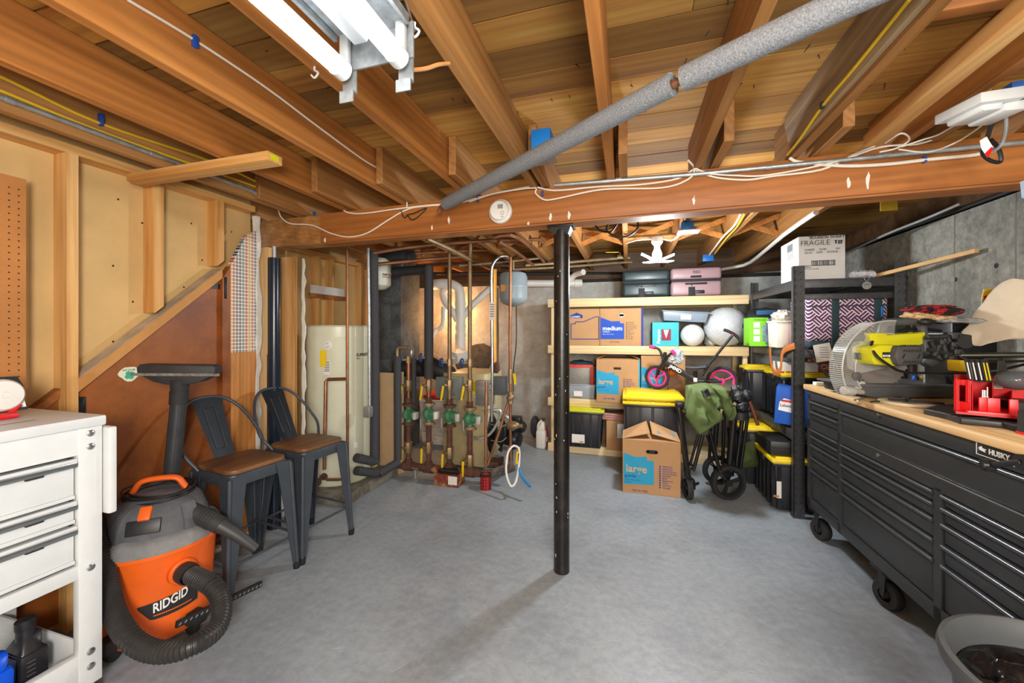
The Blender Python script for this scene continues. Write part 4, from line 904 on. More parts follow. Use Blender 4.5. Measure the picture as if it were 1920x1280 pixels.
# ================================================================ PUMPS AND THEIR PIPES
pl = ['first in the row', 'second in the row', 'third in the row', 'fourth in the row']
pl2 = ['farthest left', 'second from the left', 'third, before the boiler', 'fourth, nearest the burner']
px_ = [(766, 3.56), (804, 3.50), (843, 3.45), (881, 3.40)]
ytop = [668, 500, 440, 455]; ypump = [776, 775, 779, 784]
M_hand = M_tagy
for i, (x, D) in enumerate(px_):
    yp_ = ypump[i]; o = at(x, yp_, D)
    sc2 = D/3.45
    pu = thing('circulator_pump', 'green circulator pump with rusty flanges, '+pl2[i], 'pump', o, group='green circulator pumps')
    m = MB(); m.ball(o+V((0, -.02, 0)), (.046, .046, .05)); m.cyl(o+V((0, 0, -.075)), o+V((0, 0, .075)), .027, n=16); part('volute', m, M_grn, pu)
    m = MB(); m.cyl(o+V((.02, -.02, .004)), o+V((.09, -.05, .008)), .034, n=20, bev=.006); m.cyl(o+V((.03, -.022, .004)), o+V((.042, -.026, .004)), .043, n=20); part('motor', m, M_grn, pu)
    m = MB(); m.box(o.x+.09, o.x+.118, o.y-.09, o.y-.02, o.z-.028, o.z+.034, .005); part('wiring_box', m, M_pvc if i == 1 else mat('pale_pump_box', 'b9bdb5', .5), pu)
    for s in (1, -1):
        m = MB(); m.lathe([(.02, -.013), (.044, -.013), (.046, -.006), (.046, .006), (.044, .013), (.02, .013)], o+V((0, 0, s*.082)), n=20); m.box(-.056, .056, -.018, .018, -.008, .008, m=M.Translation(o+V((0, 0, s*.088)))); part('flange', m, M_rust if (i+s) % 2 else mat('tan_flange', '9d8468', .6, .3, var=.3), pu)
    # riser above pump
    pi = thing('riser_pipe', 'vertical pipe with valves above green pump '+pl[i], 'pipe', o+V((0, 0, .1)), group='pump riser pipes')
    rr = .018 if i > 1 else .02
    top = at(x, ytop[i], D); low = o+V((0, 0, .1))
    m = MB(); m.tube([low, V((o.x, o.y, top.z))], rr, n=14); part('pipe', m, M_brass if i > 1 else M_copper, pi)
    m = MB(); m.cyl(low, low+V((0, 0, .045)), .03, n=8); part('union', m, M_rust, pi)
    vz = at(x, 722, D).z
    m = MB(); m.cyl((o.x, o.y, vz-.05), (o.x, o.y, vz+.05), .03, n=8, bev=.004); m.cyl((o.x, o.y, vz), (o.x-.03, o.y-.05, vz), .014, n=10); bv = part('ball_valve', m, M_brass, pi)
    m = MB(); m.beam((o.x-.035, o.y-.055, vz-.0), (o.x-.055, o.y-.055, vz-.125), .007, .02, up=(1, 0, 0), bev=.003); part('valve_handle', m, M_hand, bv, label='yellow lever handle')
    wz = at(x, (674, 670, 679, 680)[i], D).z
    if i < 4:
        m = MB(); wc = V((o.x-.055, o.y-.045, wz)); nrm = V((-.6, -.8, .1)).normalized()
        m.cyl((o.x, o.y, wz), wc, .012, n=10); m.cyl((o.x, o.y, wz-.03), (o.x, o.y, wz+.03), .026, n=8)
        gv = part('gate_valve', m, M_brass, pi)
        m = MB(); s1 = nrm.orthogonal().normalized(); s2 = nrm.cross(s1)
        m.tube([wc+(s1*math.cos(t)+s2*math.sin(t))*.034*(1+.08*math.cos(8*t)) for t in [j*2*PI/32 for j in range(32)]], .006, n=6, closed=True)
        for j in range(4): t = j*PI/2; m.cyl(wc, wc+(s1*math.cos(t)+s2*math.sin(t))*.034, .004, n=6)
        part('hand_wheel', m, mat('blue_wheel', '2f4f8f', .4, .2, var=.1), gv, label='blue hand wheel')
    if i == 0:
        m = MB(); m.tube([(o.x+.035, o.y+.03, vz-.3+.1), (o.x+.035, o.y+.03, top.z-.02)], .024, n=14); part('foam_sleeve', m, M_foamd, pi)
        m = MB(); m.lathe([(.012, 0), (.02, .01), (.02, .06), (.012, .07), (.006, .09), (0, .09)], (o.x+.03, o.y, top.z), n=14); part('air_vent', m, M_galv, pi)
    if i == 1:
        m = MB(); m.tube([(o.x, o.y, vz+.06), (o.x, o.y, top.z)], .04, n=18); part('foam_sleeve', m, M_foamd, pi)
    # drop below pump
    dp_ = thing('drop_pipe', 'rusty drop pipe with lever valve below green pump '+pl[i], 'pipe', (o.x, o.y, .1), group='pump drop pipes')
    m = MB(); m.tube([o+V((0, 0, -.1)), V((o.x, o.y, .09))], .024, n=14); part('pipe', m, M_rust, dp_)
    vz = at(x, (838, 838, 848, 862)[i], D).z
    m = MB(); m.cyl((o.x, o.y, vz-.05), (o.x, o.y, vz+.05), .036, n=8, bev=.004); m.cyl((o.x, o.y, vz), (o.x-.035, o.y-.05, vz), .014, n=10); bv = part('ball_valve', m, M_brass, dp_)
    m = MB(); m.beam((o.x-.04, o.y-.055, vz), (o.x-.045, o.y-.055, vz-.13), .007, .021, up=(1, 0, 0), bev=.003); part('valve_handle', m, M_hand, bv, label='yellow lever handle')
# header manifold
hA = at(757, 882, 3.57); hB = at(924, 893, 3.33); zh = .088
H = [V((at(x, 880, D).x, at(x, 880, D).y, zh)) for x, D in px_]
hd_ = thing('header_pipe', 'rusty iron header pipe low above the floor under the four pumps', 'pipe', (H[1].x, H[1].y, 0))
m = MB(); e0 = H[0]+(H[0]-H[1]).normalized()*.1; e1 = H[3]+(H[3]-H[2]).normalized()*.16
m.tube([e0, *H, e1], .034, n=18); part('pipe', m, M_rust, hd_)
for h_ in H:
    m = MB(); d = (H[3]-H[0]).normalized(); m.cyl(h_-d*.045, h_+d*.045, .042, n=16); m.cyl(h_, h_+V((0, 0, .06)), .034, n=14); part('tee_fitting', m, M_rust, hd_)
m = MB(); m.tube([e1-d*.04, e1, e1+V((.05, .05, 0)), at(942, 880, 3.55), at(960, 878, 3.7)], .038, n=16, k=2); part('elbow', m, mat('iron_grey', '6d655d', .7, .4, var=.3), hd_)
m = MB(); q = H[1].lerp(H[0], .6); m.cyl((q.x, q.y-.02, .0), (q.x, q.y-.02, zh), .009, n=8); m.cyl((q.x, q.y-.02, 0), (q.x, q.y-.02, .006), .03); m.tube([q+V((-.02, -.045, .0)), q+V((.03, -.05, .005)), q+V((.05, -.06, -.02))], .006); part('floor_stand', m, M_galv, hd_)
# grey electrical whips between the pumps and control box
for i in range(3):
    o = at(px_[i+1][0], ypump[i+1], px_[i+1][1]); o0 = at(px_[i][0], ypump[i], px_[i][1])
    cab([o0+V((.15, -.05, -.02)), o0+V((.16, -.06, -.11)), o0.lerp(o, .75)+V((.02, .0, -.15)), o+V((-.02, .05, -.12)), o+V((-.03, .1, 0))], .008, M_cableg, 'grey wire whip looping between pumps '+('one and two', 'two and three', 'three and four')[i], name='wire_whip')
for k_, (xa, xb) in enumerate(((832, 838), (846, 850), (853, 854), (858, 862))):
    cab([W(xa, 748, Y=BY0-.02), W(xa+1, 770, Y=BY0-.015), W(xb, 795, Y=BY0-.012)], .006, M_cableg, 'x', name='control_wire', cat='wire')['label'] = 'grey control wire dropping from the boiler control box, '+('farthest left', 'second from left', 'third from left', 'farthest right')[k_]

cab([at(888, 820, 3.38), at(900, 822, 3.35), at(920, 812, 3.36), at(936, 785, 3.4), at(938, 770, 3.42), at(926, 768, 3.42), at(905, 772, 3.42)], .012, M_galv, 'shiny flexible conduit looping from the last pump past the boiler', name='flexible_conduit')
cab([at(920, 768, 3.45), at(940, 775, 3.42), at(955, 785, 3.4), at(962, 800, 3.4)], .012, M_galv, 'flexible conduit arching to the pressure valve right of the boiler', name='flexible_conduit')
p = at(1163, 482, 4.2); m = MB(); m.cyl(p-V((.03, 0, 0)), p+V((.05, 0, 0)), .028, n=8); m.cyl(p, p+V((0, 0, .05)), .01); lvv = solo('ball_valve', m, M_brass, 'brass ball valve with yellow lever on the rear pipe left of the bulb', 'valve')
m = MB(); m.beam(p+V((-.01, -.01, .05)), p+V((-.15, -.02, .055)), .02, .008, bev=.003); part('valve_handle', m, M_hand, lvv, label='yellow lever handle')
# copper pipes in front of boiler's right edge
cab([at(911, 875, 3.32), at(911, 800, 3.32), at(912, 716, 3.32)], .014, M_copper, 'bare copper pipe standing at the boiler right edge', k=1, name='copper_pipe', cat='pipe')
cab([at(914, 872, 3.3), at(935, 812, 3.3), at(953, 752, 3.3), at(957, 745, 3.3)], .012, M_copper, 'slanting copper pipe crossing in front of the burner', k=1, name='copper_pipe', cat='pipe')
tf = thing('fill_pipe', 'copper fill pipe with yellow lever valve rising in front of the grey tank', 'pipe', at(957, 850, 3.3))
m = MB(); m.tube([at(957, 482, 3.3), at(956, 640, 3.3), at(957, 740, 3.3), at(957, 800, 3.3), at(958, 872, 3.3)], .012, n=10); part('pipe', m, M_copper, tf)
m = MB(); p = at(957, 705, 3.3); m.cyl(p-V((0, 0, .06)), p+V((0, 0, .06)), .02, n=8); p = at(957, 745, 3.3); m.ball(p, .035); m.cyl(p-V((0, 0, .05)), p+V((0, 0, .05)), .027, n=8); p = at(962, 797, 3.27); m.ball(p, (.06, .035, .035)); m.cyl(p-V((.06, 0, .0)), p+V((.08, 0, 0)), .016); part('valve_bodies', m, M_brass, tf)
p = at(964, 700, 3.28); m = MB(); m.beam(p, p+V((.012, -.01, -.09)), .006, .02, up=(1, 0, 0)); part('valve_handle', m, M_hand, tf, label='yellow lever handle')
m = MB(); m.tube([at(958, 862, 3.3), at(958, 876, 3.3), at(950, 880, 3.32), at(938, 880, 3.36)], .02, n=12, k=3); part('elbow', m, mat('iron_grey', '', .7), tf)
# grey expansion tank
et = thing('expansion_tank', 'grey blue expansion tank hanging near the back wall', 'tank', at(962, 575, 3.75))
c = at(962, 575, 3.75); hh = at(962, 508, 3.75).z-c.z
m = MB(); m.lathe([(0, 0), (.03, .002), (.10, .03), (.132, .06), (.136, .08), (.136, hh*.52), (.138, hh*.53), (.138, hh*.57), (.136, hh*.58), (.136, hh-.06), (.12, hh-.025), (.06, hh), (0, hh+.005)], c, n=36); part('shell', m, mat('tank_blue_grey', '8d9aa0', .38, var=.05), et)
m = MB(); m.cyl(c+V((0, 0, hh-.005)), c+V((0, 0, hh+.09)), .014); m.cyl(c+V((0, 0, -.025)), c+V((0, 0, .005)), .008); part('stem', m, M_brass, et)
m = MB(); p = at(940, 545, 3.62); m.box(p.x-.012, p.x+.03, c.y-.135, c.y-.12, c.z+hh*.4, c.z+hh*.58); part('sticker', m, mat('orange_sticker', 'c9823b', .6), et)
# white expansion tank
wt = thing('expansion_tank', 'small cream expansion tank behind the thick lagged pipe', 'tank', at(712, 545, 3.6))
c = at(712, 544, 3.6); hh = at(712, 484, 3.6).z-c.z
m = MB(); m.lathe([(0, 0), (.05, .01), (.095, .04), (.098, .06), (.098, hh*.5), (.1, hh*.51), (.1, hh*.56), (.098, hh*.57), (.098, hh-.04), (.07, hh-.005), (0, hh)], c, n=32); part('shell', m, mat('tank_cream', 'd6d9c9', .4, var=.04), wt)
f2 = lambda q: V((c.x+.0995*math.cos(-.75+q.x/.1), c.y+.0995*math.sin(-.75+q.x/.1), c.z+hh*.42+q.y))
m = MB(); m.text('AMTROL', (0, 0, 0), (1, 0, 0), (0, 0, 1), .032, fn=f2, bold=.02); m.grid(lambda u, v: f2(V((.0+.11*u, -.014+.006*v, 0))), 6, 1); part('lettering', m, mat('maroon_print', '8b2b33', .7), wt)
# overhead pipe run behind the beam
ov = [
 ('long copper pipe running level behind the beam above the pumps', M_copper, .016, [(700, 474, 3.0), (760, 464, 3.1), (850, 455, 3.2), (940, 450, 3.3), (1013, 449, 3.35), (1016, 462, 3.4)]),
 ('copper pipe with elbow sloping toward the steel post, upper', M_copper, .016, [(925, 445, 3.0), (955, 440, 3.0), (985, 455, 3.3), (1020, 490, 3.9)]),
 ('copper pipe sloping toward the steel post, lower', M_copper, .015, [(935, 452, 3.1), (965, 470, 3.4), (1000, 497, 3.9)]),
 ('pale pipe slanting from the beam to the third pump riser', M_brass, .018, [(800, 447, 2.9), (840, 465, 3.1), (882, 487, 3.4)]),
 ('copper pipe crossing high behind the concrete chimney', M_copper, .015, [(690, 497, 3.3), (800, 486, 3.4), (880, 480, 3.5)]),
 ('brass-coloured pipe running right along the rear joists past the steel post', M_brass, .016, [(985, 497, 4.0), (1060, 492, 4.1), (1130, 486, 4.2), (1180, 483, 4.2)]),
 ('second pale pipe running right below it toward the black suitcase', M_brass, .014, [(960, 505, 4.1), (1060, 500, 4.2), (1150, 493, 4.3), (1185, 491, 4.3)]),
 ('copper pipe running level just below the joists left of the drain stack', M_copper, .014, [(690, 480, 3.6), (760, 476, 3.7), (860, 470, 3.8), (930, 468, 3.9)]),
 ('second brass pipe crossing under the rear joists near the grey tank', M_brass, .014, [(860, 498, 4.0), (930, 492, 4.1), (1010, 484, 4.2)]),
 ('rusty pipe passing over the drain stack', M_rust, .018, [(780, 498, 4.2), (880, 494, 4.2), (985, 500, 4.3)]),
 ('dark pipe along the top of the back wall', M_cableb, .014, [(800, 512, 4.7), (920, 512, 4.7), (1080, 512, 4.8), (1180, 512, 4.8)]),
 ('grey pipe resting along the top of the back wall', M_galv, .012, [(1340, 523, 4.8), (1420, 512, 4.4), (1480, 508, 4.2)]),
]
for lbl, mm_, r0, pts in ov:
    cab([at(*p) for p in pts], r0, mm_, lbl, k=2, name='overhead_pipe', cat='pipe')
hb = MB(); hb.tube([at(722, 512, 3.75), at(760, 508, 3.75), at(802, 505, 3.7)], .045, n=16); solo('lagged_pipe', hb, M_softblk, 'black lagged pipe running level in front of the concrete chimney', 'pipe')
m = MB(); q = at(720, 478, 3.6); m.box(q.x-.02, q.x+.22, q.y-.02, q.y+.2, 1.95, 2.05, .004); solo('duct_section', m, mat('dark_duct', '3b4145', .6, .4), 'dark sheet-metal duct piece under the joists near the chimney', 'duct')
cond = MB(); cond.tube([at(922, 790, 3.38), at(923, 700, 3.38), at(922, 600, 3.4), at(921, 520, 3.4), at(924, 495, 3.4), at(936, 482, 3.42), at(950, 480, 3.42), at(955, 484, 3.42)], .013, n=12, k=4)
cond = solo('flexible_conduit', cond, M_chrome, 'shiny metal conduit curving over at the top beside the grey tank', 'conduit')
a, b = at(918, 567, 3.36), at(929, 600, 3.36); m = MB(); m.slab([(a.x, a.y, b.z), (b.x, a.y, b.z), (b.x, a.y, a.z), (a.x, a.y, a.z)], (0, -.001, 0)); cl_ = part('paper_tag', m, M_paper, cond, label='white paper instruction tag')
m = MB()
for i in range(6): m.box(a.x+.005, b.x-.006, a.y-.002, a.y-.001, a.z-.02-.02*i, a.z-.015-.02*i)
part('tag_print', m, M_ink, cl_)
cab([at(927, 505, 3.5), at(927, 600, 3.5), at(928, 680, 3.5)], .022, mat('amber_pipe', 'b98230', .4, .5), 'amber brown pipe standing right behind the shiny conduit', k=1, name='copper_pipe', cat='pipe')
cab([at(932, 540, 3.55), at(933, 620, 3.55), at(932, 695, 3.55)], .012, M_cableb, 'black pipe standing behind the shiny conduit', k=1, name='iron_pipe', cat='pipe')
cab([at(968, 570, 3.76), at(968, 640, 3.7), at(963, 690, 3.6), at(962, 740, 3.5)], .005, M_cableb, 'black wire hanging down from the grey expansion tank')
m = MB()
for j in range(3): m.ball(at(930, 688+j*5-5, 3.5), .03, jit=.4)
solo('pipe_fitting', m, M_rust, 'cluster of corroded fittings on top of the boiler', 'fitting')
# hose loops
cab([at(971, 838, 3.22), at(962, 836, 3.2), at(952, 850, 3.18), at(949, 885, 3.12), at(957, 910, 3.05), at(966, 905, 3.08), at(972, 880, 3.15), at(974, 850, 3.2), at(972, 838, 3.22)], .009, M_pvc, 'white plastic hose hanging in a loop below the burner', name='hose', cat='hose')
cab([at(973, 850, 3.2), at(973, 872, 3.17)], .009, M_softblk, 'short dark hose end joining the white loop to the blue hose', name='hose', cat='hose', k=1)
cab([at(973, 874, 3.17), at(978, 892, 3.1), at(994, 912, 3.02)], .011, mat('blue_hose', '2c86c9', .5), 'short bright blue hose pointing down at the floor beside the burner', name='hose', cat='hose')
p = at(971, 846, 3.2); m = MB(); m.beam(p, p+V((-.005, -.01, -.1)), .006, .022, up=(1, 0, 0)); solo('valve_handle_lever', m, M_hand, 'yellow drain valve lever at the top of the white hose loop', 'valve lever')
# plaid can
pc = thing('plaid_can', 'red and black plaid tin standing under the header pipe elbow', 'can', W(911, 917, z=0))
q = W(911, 916, z=0)
def plaid():
    mm, nt, b = _new('red_plaid'); L = nt.links
    tc = nd(nt, 'ShaderNodeTexCoord'); mp = nd(nt, 'ShaderNodeMapping'); L.new(tc.outputs['Object'], mp.inputs[0]); mp.inputs['Scale'].default_value = (1, 1, 1)
    cs = []
    for d in ('X', 'Z'):
        wv = nd(nt, 'ShaderNodeTexWave', bands_direction=d, i_Scale=13.0); L.new(mp.outputs[0], wv.inputs['Vector']); g = nd(nt, 'ShaderNodeMath', operation='GREATER_THAN', i_1=.5); L.new(wv.outputs[1], g.inputs[0]); cs.append(g.outputs[0])
    c = mix(nt, cs[0], 'cf2026', '7a1518'); c2 = mix(nt, cs[1], c, '241416', 'MIX'); c = mix(nt, .5, c, c2)
    L.new(c, b.inputs['Base Color']); b.inputs['Roughness'].default_value = .4; return mm
m = MB(); m.lathe([(0, 0), (.045, 0), (.045, .12), (.0, .12)], q, n=28); part('body', m, plaid(), pc)
m = MB(); m.lathe([(.046, .112), (.0465, .125), (.04, .127), (.038, .118), (0, .118)], q, n=28); part('rim', m, M_black, pc)
# open carton with tools
ca = thing('open_carton', 'small torn cardboard carton of tools under the header pipe', 'carton', W(842, 915, z=0))
q = W(843, 906, z=0); m = MB()
m.box(q.x-.11, q.x+.11, q.y-.07, q.y+.07, 0.001, .006); m.box(q.x-.11, q.x+.11, q.y-.07, q.y-.066, 0, .10); m.box(q.x-.11, q.x+.11, q.y+.066, q.y+.07, 0, .11); m.box(q.x-.11, q.x-.106, q.y-.07, q.y+.07, 0, .11); m.box(q.x+.106, q.x+.11, q.y-.07, q.y+.07, 0, .10)
m.slab([(q.x-.112, q.y-.07, .1), (q.x-.112, q.y+.07, .1), (q.x-.15, q.y+.06, .13), (q.x-.15, q.y-.07, .125)], (.003, 0, 0)); part('carton', m, blotch('torn_red_carton', '8c3b2c', 'b3935f', rough=.8, sc_=14, fine=50), ca)
m = MB(); m.box(q.x+.02, q.x+.10, q.y-.0715, q.y-.0705, .02, .09); part('carton_label', m, M_paper, ca)
m = MB(); m.cyl((q.x-.07, q.y-.02, .11), (q.x+.08, q.y+.0, .105), .014, n=10); m.cyl((q.x-.075, q.y+.02, .10), (q.x+.06, q.y+.03, .12), .012, n=10); m.box(q.x-.09, q.x-.05, q.y-.03, q.y+.03, .1, .125, .004); solo('hand_tool', m, M_blackpl, 'black hand tools lying across the torn carton', 'tools')
# tall folded cardboard sheet
cs_ = thing('cardboard_sheet', 'tall bent tan cardboard sheet standing between the heater and the pumps', 'cardboard', at(735, 900, 3.45))
b0, b1, b2 = W(712, 889, z=0), W(737, 893, z=0), W(757, 884, z=0)
z1 = at(735, 701, 3.45).z
m = MB(); m.slab([b0, b1, b1+V((0, 0, z1)), b0+V((0, 0, z1))], (.004, .006, 0)); m.slab([b1, b2, b2+V((0, 0, z1)), b1+V((0, 0, z1))], (-.004, .006, 0)); part('sheet', m, mat('tan_cardboard', 'c2a57e', .75, var=.06), cs_)
# laundry basket with clothes
lbk = thing('laundry_basket', 'white plastic lattice laundry basket behind the second pump', 'basket', W(814, 845, z=0))
m = MB(); q = W(814, 838, z=0); q = V((q.x, q.y+.25, 0)); ln = MB()
for s, (dx, dy, L) in enumerate(((.22, 0, 1), (-.22, 0, 1), (0, .17, 0), (0, -.17, 0))):
    for k_ in range(15):
        for sg in (1, -1):
            t0 = -1+2*k_/14
            for zz in (0,):
                if L: p0 = V((q.x+dx*.88, q.y+t0*.15, .02)); p1 = V((q.x+dx, q.y+max(-1, min(1, t0+sg*.7))*.17, .5))
                else: p0 = V((q.x+t0*.19, q.y+dy*.88, .02)); p1 = V((q.x+max(-1, min(1, t0+sg*.7))*.22, q.y+dy, .5))
                m.cyl(p0, p1, .006, n=5)
m.box(q.x-.19, q.x+.19, q.y-.14, q.y+.14, 0, .012); part('lattice', m, M_pvc, lbk)
m = MB(); m.tube([(q.x-.22, q.y-.17, .5), (q.x+.22, q.y-.17, .5), (q.x+.22, q.y+.17, .5), (q.x-.22, q.y+.17, .5)], .014, closed=True); m.box(q.x-.225, q.x+.225, q.y-.178, q.y-.168, .44, .51, .003); part('rim', m, M_pvc, lbk)
for j, (dx, dy, dz_, r3, cc, nm) in enumerate(((-.1, -.05, .53, (.13, .1, .07), 'c23a36', 'red'), (.08, -.03, .54, (.12, .11, .08), 'b8343f', 'dark red'), (-.13, 0, .5, (.08, .09, .06), '8a93a8', 'blue grey'), (.1, 0, .63, (.1, .09, .16), 'd8b79c', 'pale peach'))):
    m = MB(); m.ball((q.x+dx, q.y+dy, dz_), r3, u=28, v=18, jit=.35, jf=2.6); solo('laundry', m, mat('cloth_'+str(j), cc, .9, var=.12), 'crumpled '+nm+' cloth in the white laundry basket', 'clothing')
# ================================================================ WOODEN SHELVING ON THE BACK WALL
SX0, SX1, SY0, SY1 = -.835, 1.105, 4.23, 4.735
ZS = [.087, .583, 1.15, 1.648]
sh = thing('wooden_shelving', 'pale two-by-four shelving unit along the back wall', 'shelving', ((SX0+SX1)/2, 4.48, 0))
for i, z in enumerate(ZS):
    m = MB(); m.box(SX0, SX1, SY0, SY0+.038, z-.087, z, .003); part('front_rail', m, M_pine, sh)
    m = MB(); m.box(SX0, SX1, SY1-.038, SY1, z-.087, z, .003); part('rear_rail', m, M_pine, sh)
    m = MB(); m.box(SX0+.02, SX1, SY0+.04, SY1-.04, z-.013, z-.001); part('shelf_board', m, M_pine, sh)
for x in (SX0+.03, SX1-.04):
    for y in (SY0+.039, SY1-.077):
        m = MB(); m.box(x, x+.038, y, y+.037, 0, ZS[2]-.02 if x > 0 and y < 4.4 else ZS[3]-.02, .003); part('upright', m, M_pinez, sh)
LIST = ['FRAGILE', 'Bedroom', 'Family Room', 'Dining Room', 'Kitchen', 'Bath', 'Basement', 'Attic', 'Laundry', 'Garage']
def faceprint(Yf, th=.0008):
    def f(px, py): p = W(px, py, Y=Yf); return V((p.x, Yf-.0008, p.z))
    return f
def poly(mb, f, pts, th=.0007): mb.slab([f(*p) for p in pts], (0, -th, 0))
def lines(mb, f, x, y0, y1, n, size, words=None):
    for i in range(n):
        p = f(x, y0+(y1-y0)*i/max(1, n-1)); mb.text((words or LIST)[i % 10], p, (1, 0, 0), (0, 0, 1), size, .0006)
        mb.box(p.x-size*1.2, p.x-size*.6, p.y-.0006, p.y, p.z, p.z+size*.6)
def carton(name, label, x0, x1, y0, y1, z0, z1, group=None, hole=None):
    t = thing(name, label, 'box', ((x0+x1)/2, (y0+y1)/2, z0), group=group)
    m = MB(); m.box(x0, x1, y0, y1, z0, z1, .002, seg=1); part('body', m, M_card, t)
    return t
# medium boxes
Yf = 4.235; f = faceprint(Yf)
xa, xb, xc = f(1125, 600).x, f(1206, 600).x, f(1125, 600).x-.465
zt_, zb_ = f(1160, 578).z, ZS[2]+.001
g_ = 'printed moving cartons'
b1 = carton('moving_box', 'medium cardboard moving box behind the steel post, with blue house outline', xc, xa-.004, Yf, 4.66, zb_, zt_, g_)
def cx(a, b): return (1000+a/4.923, 400+b/4.923)
m = MB(); ol = [cx(*p) for p in ((348, 1160), (348, 1020), (388, 1018), (388, 1002), (460, 1000), (585, 950), (604, 955), (604, 1160))]
for a, b in zip(ol, ol[1:]+ol[:1]): m.beam(f(*a), f(*b), .001, .009, up=(0, 1, 0)) if False else m.cyl(f(*a), f(*b), .0045, n=6)
poly(m, f, [cx(*p) for p in ((345, 966), (345, 938), (375, 928), (400, 915), (428, 928), (455, 938), (455, 966))]); pr = part('house_print', m, M_navyink, b1)
m = MB(); m.text("LOWE'S", f(*cx(352, 962))+V((0, -.001, 0)), (1, 0, 0), (0, 0, 1), .026, .0006, bold=.02); part('lettering', m, M_whiteink, b1)
b2 = carton('moving_box', 'medium cardboard moving box with solid blue house print, on the third shelf', xa, xb, Yf, 4.66, zb_, zt_, g_)
m = MB(); poly(m, f, [cx(*p) for p in ((620, 958), (720, 996), (800, 994), (800, 1012), (838, 1014), (838, 1160), (620, 1160))]); part('house_print', m, mat('cobalt_print', '1f4fb5', .75, var=.04), b2); m = MB(); m.box(xb-.02, xb, Yf-.001, Yf, zb_, zt_); part('edge_stripe', m, M_navyink, b2)
m = MB(); m.text('medium', f(*cx(638, 1078))+V((0, -.001, 0)), (1, 0, 0), (0, 0, 1), .062, .0006, bold=.02); m.text('mediana', f(*cx(640, 1097))+V((0, -.001, 0)), (1, 0, 0), (0, 0, 1), .022, .0006); m.text('18 in x 18 in x 16 in', f(*cx(640, 1118))+V((0, -.001, 0)), (1, 0, 0), (0, 0, 1), .014, .0006); part('lettering', m, M_whiteink, b2)
m = MB(); q = cx(870, 1012); q2 = cx(870, 1158); lines(m, f, q[0]+1, q[1], q2[1], 10, .016); m.text('Let us help.', f(*cx(705, 1190)), (1, 0, 0), (0, 0, 1), .022, .0006); part('list_print', m, M_ink, b2)
m = MB(); c = f(*cx(815, 940)); m.lathe([(0, .0006), (.022, .0006), (.022, 0)], c, (0, -1, 0), n=18); m.box(c.x-.02, c.x+.025, c.y-.0006, c.y, c.z-.01, c.z+.012); part('hand_hole', m, M_whiteink, b2)
# suitcases on the top shelf
def suitcase(name, label, xa, xb, za, zb, m_, band, D=.36, y0=4.24):
    t = thing(name, label, 'suitcase', ((xa+xb)/2, y0+D/2, za), group='suitcases on the top shelf')
    zm = za+(zb-za)*.56
    for z0, z1, n in ((za+.004, zm-.006, 'lower_shell'), (zm+.006, zb, 'upper_shell')):
        m = MB(); m.box(xa, xb, y0, y0+D, z0, z1, .03, seg=4); part(n, m, m_, t)
    m = MB(); m.box(xa+.003, xb-.003, y0+.003, y0+D, zm-.014, zm+.014, .006); part('zip_band', m, M_softblk, t)
    cxm = (xa+xb)/2
    m = MB(); m.box(cxm-.10, cxm+.10, y0-.004, y0+.01, za+(zb-za)*.40, za+(zb-za)*.47, .004); part('side_handle', m, band, t)
    m = MB(); m.tube([(cxm-.04, y0-.002, za+.12), (cxm-.04, y0-.006, za+.10)], .004); m.box(cxm-.07, cxm-.01, y0-.008, y0-.001, za+.002, za+.09, .004); part('luggage_tag', m, M_softblk, t)
    m = MB(); m.box(cxm-.015, cxm+.08, y0-.003, y0+.01, za+.022, za+.06, .01); part('handle_recess', m, M_blackpl, t)
    return t, cxm, y0, zm
fs = faceprint(4.24)
a, b = fs(1167, 558), fs(1256, 504)
t1, cxm, y0, zm = suitcase('suitcase', 'dark teal-black hard suitcase lying on the top wooden shelf', a.x, b.x, ZS[3]+.001, b.z, mat('suitcase_teal', '26383c', .38, .1, var=.12), M_blackpl)
m = MB(); m.text('CEG', (cxm+.045, y0-.001, zm+.055), (-1, 0, 0), (0, 0, -1), .03, .0006); part('lettering', m, M_cableg, t1)
a, b = fs(1258, 555), fs(1354, 499)
t2, cxm, y0, zm = suitcase('suitcase', 'dusty pink hard suitcase lying on the top wooden shelf', a.x, b.x, ZS[3]+.001, b.z, mat('suitcase_pink', 'a18288', .42, var=.05), M_softblk)
m = MB(); m.text('CEG', (cxm+.04, y0-.001, zm+.09), (-1, 0, 0), (0, 0, -1), .036, .0006, bold=.02); m.box(cxm-.05, cxm+.05, y0-.001, y0+.004, zm+.024, zm+.045, .002); part('lettering', m, M_ink, t2)
# third shelf things
z3 = ZS[2]+.001
f = faceprint(4.25)
a, b = f(1223, 648), f(1273, 604)
dp_ = thing('diaper_box', 'teal printed diaper box on the third shelf under the grey bin', 'box', ((a.x+b.x)/2, 4.36, z3))
m = MB(); m.box(a.x-.0, b.x, 4.25, 4.5, z3, b.z, .002, seg=1); part('body', m, mat('diaper_teal', '35b8c4', .6, var=.05), dp_)
m = MB(); m.box(a.x-.001, a.x+.0, 4.25, 4.5, z3, b.z); part('dark_side', m, mat('deep_teal', '12545c', .6), dp_)
m = MB(); m.text('Pampers', f(1239, 644)+V((-.008, 0, 0)), (0, 0, 1), (-1, 0, 0), .042, .0008, bold=.02); part('lettering', m, M_whiteink, dp_)
m = MB(); p, q = f(1240, 638), f(1258, 617); m.box(p.x, q.x, 4.248, 4.2495, p.z, q.z); part('picture_panel', m, mat('maroon_panel', '8e1f3c', .6), dp_)
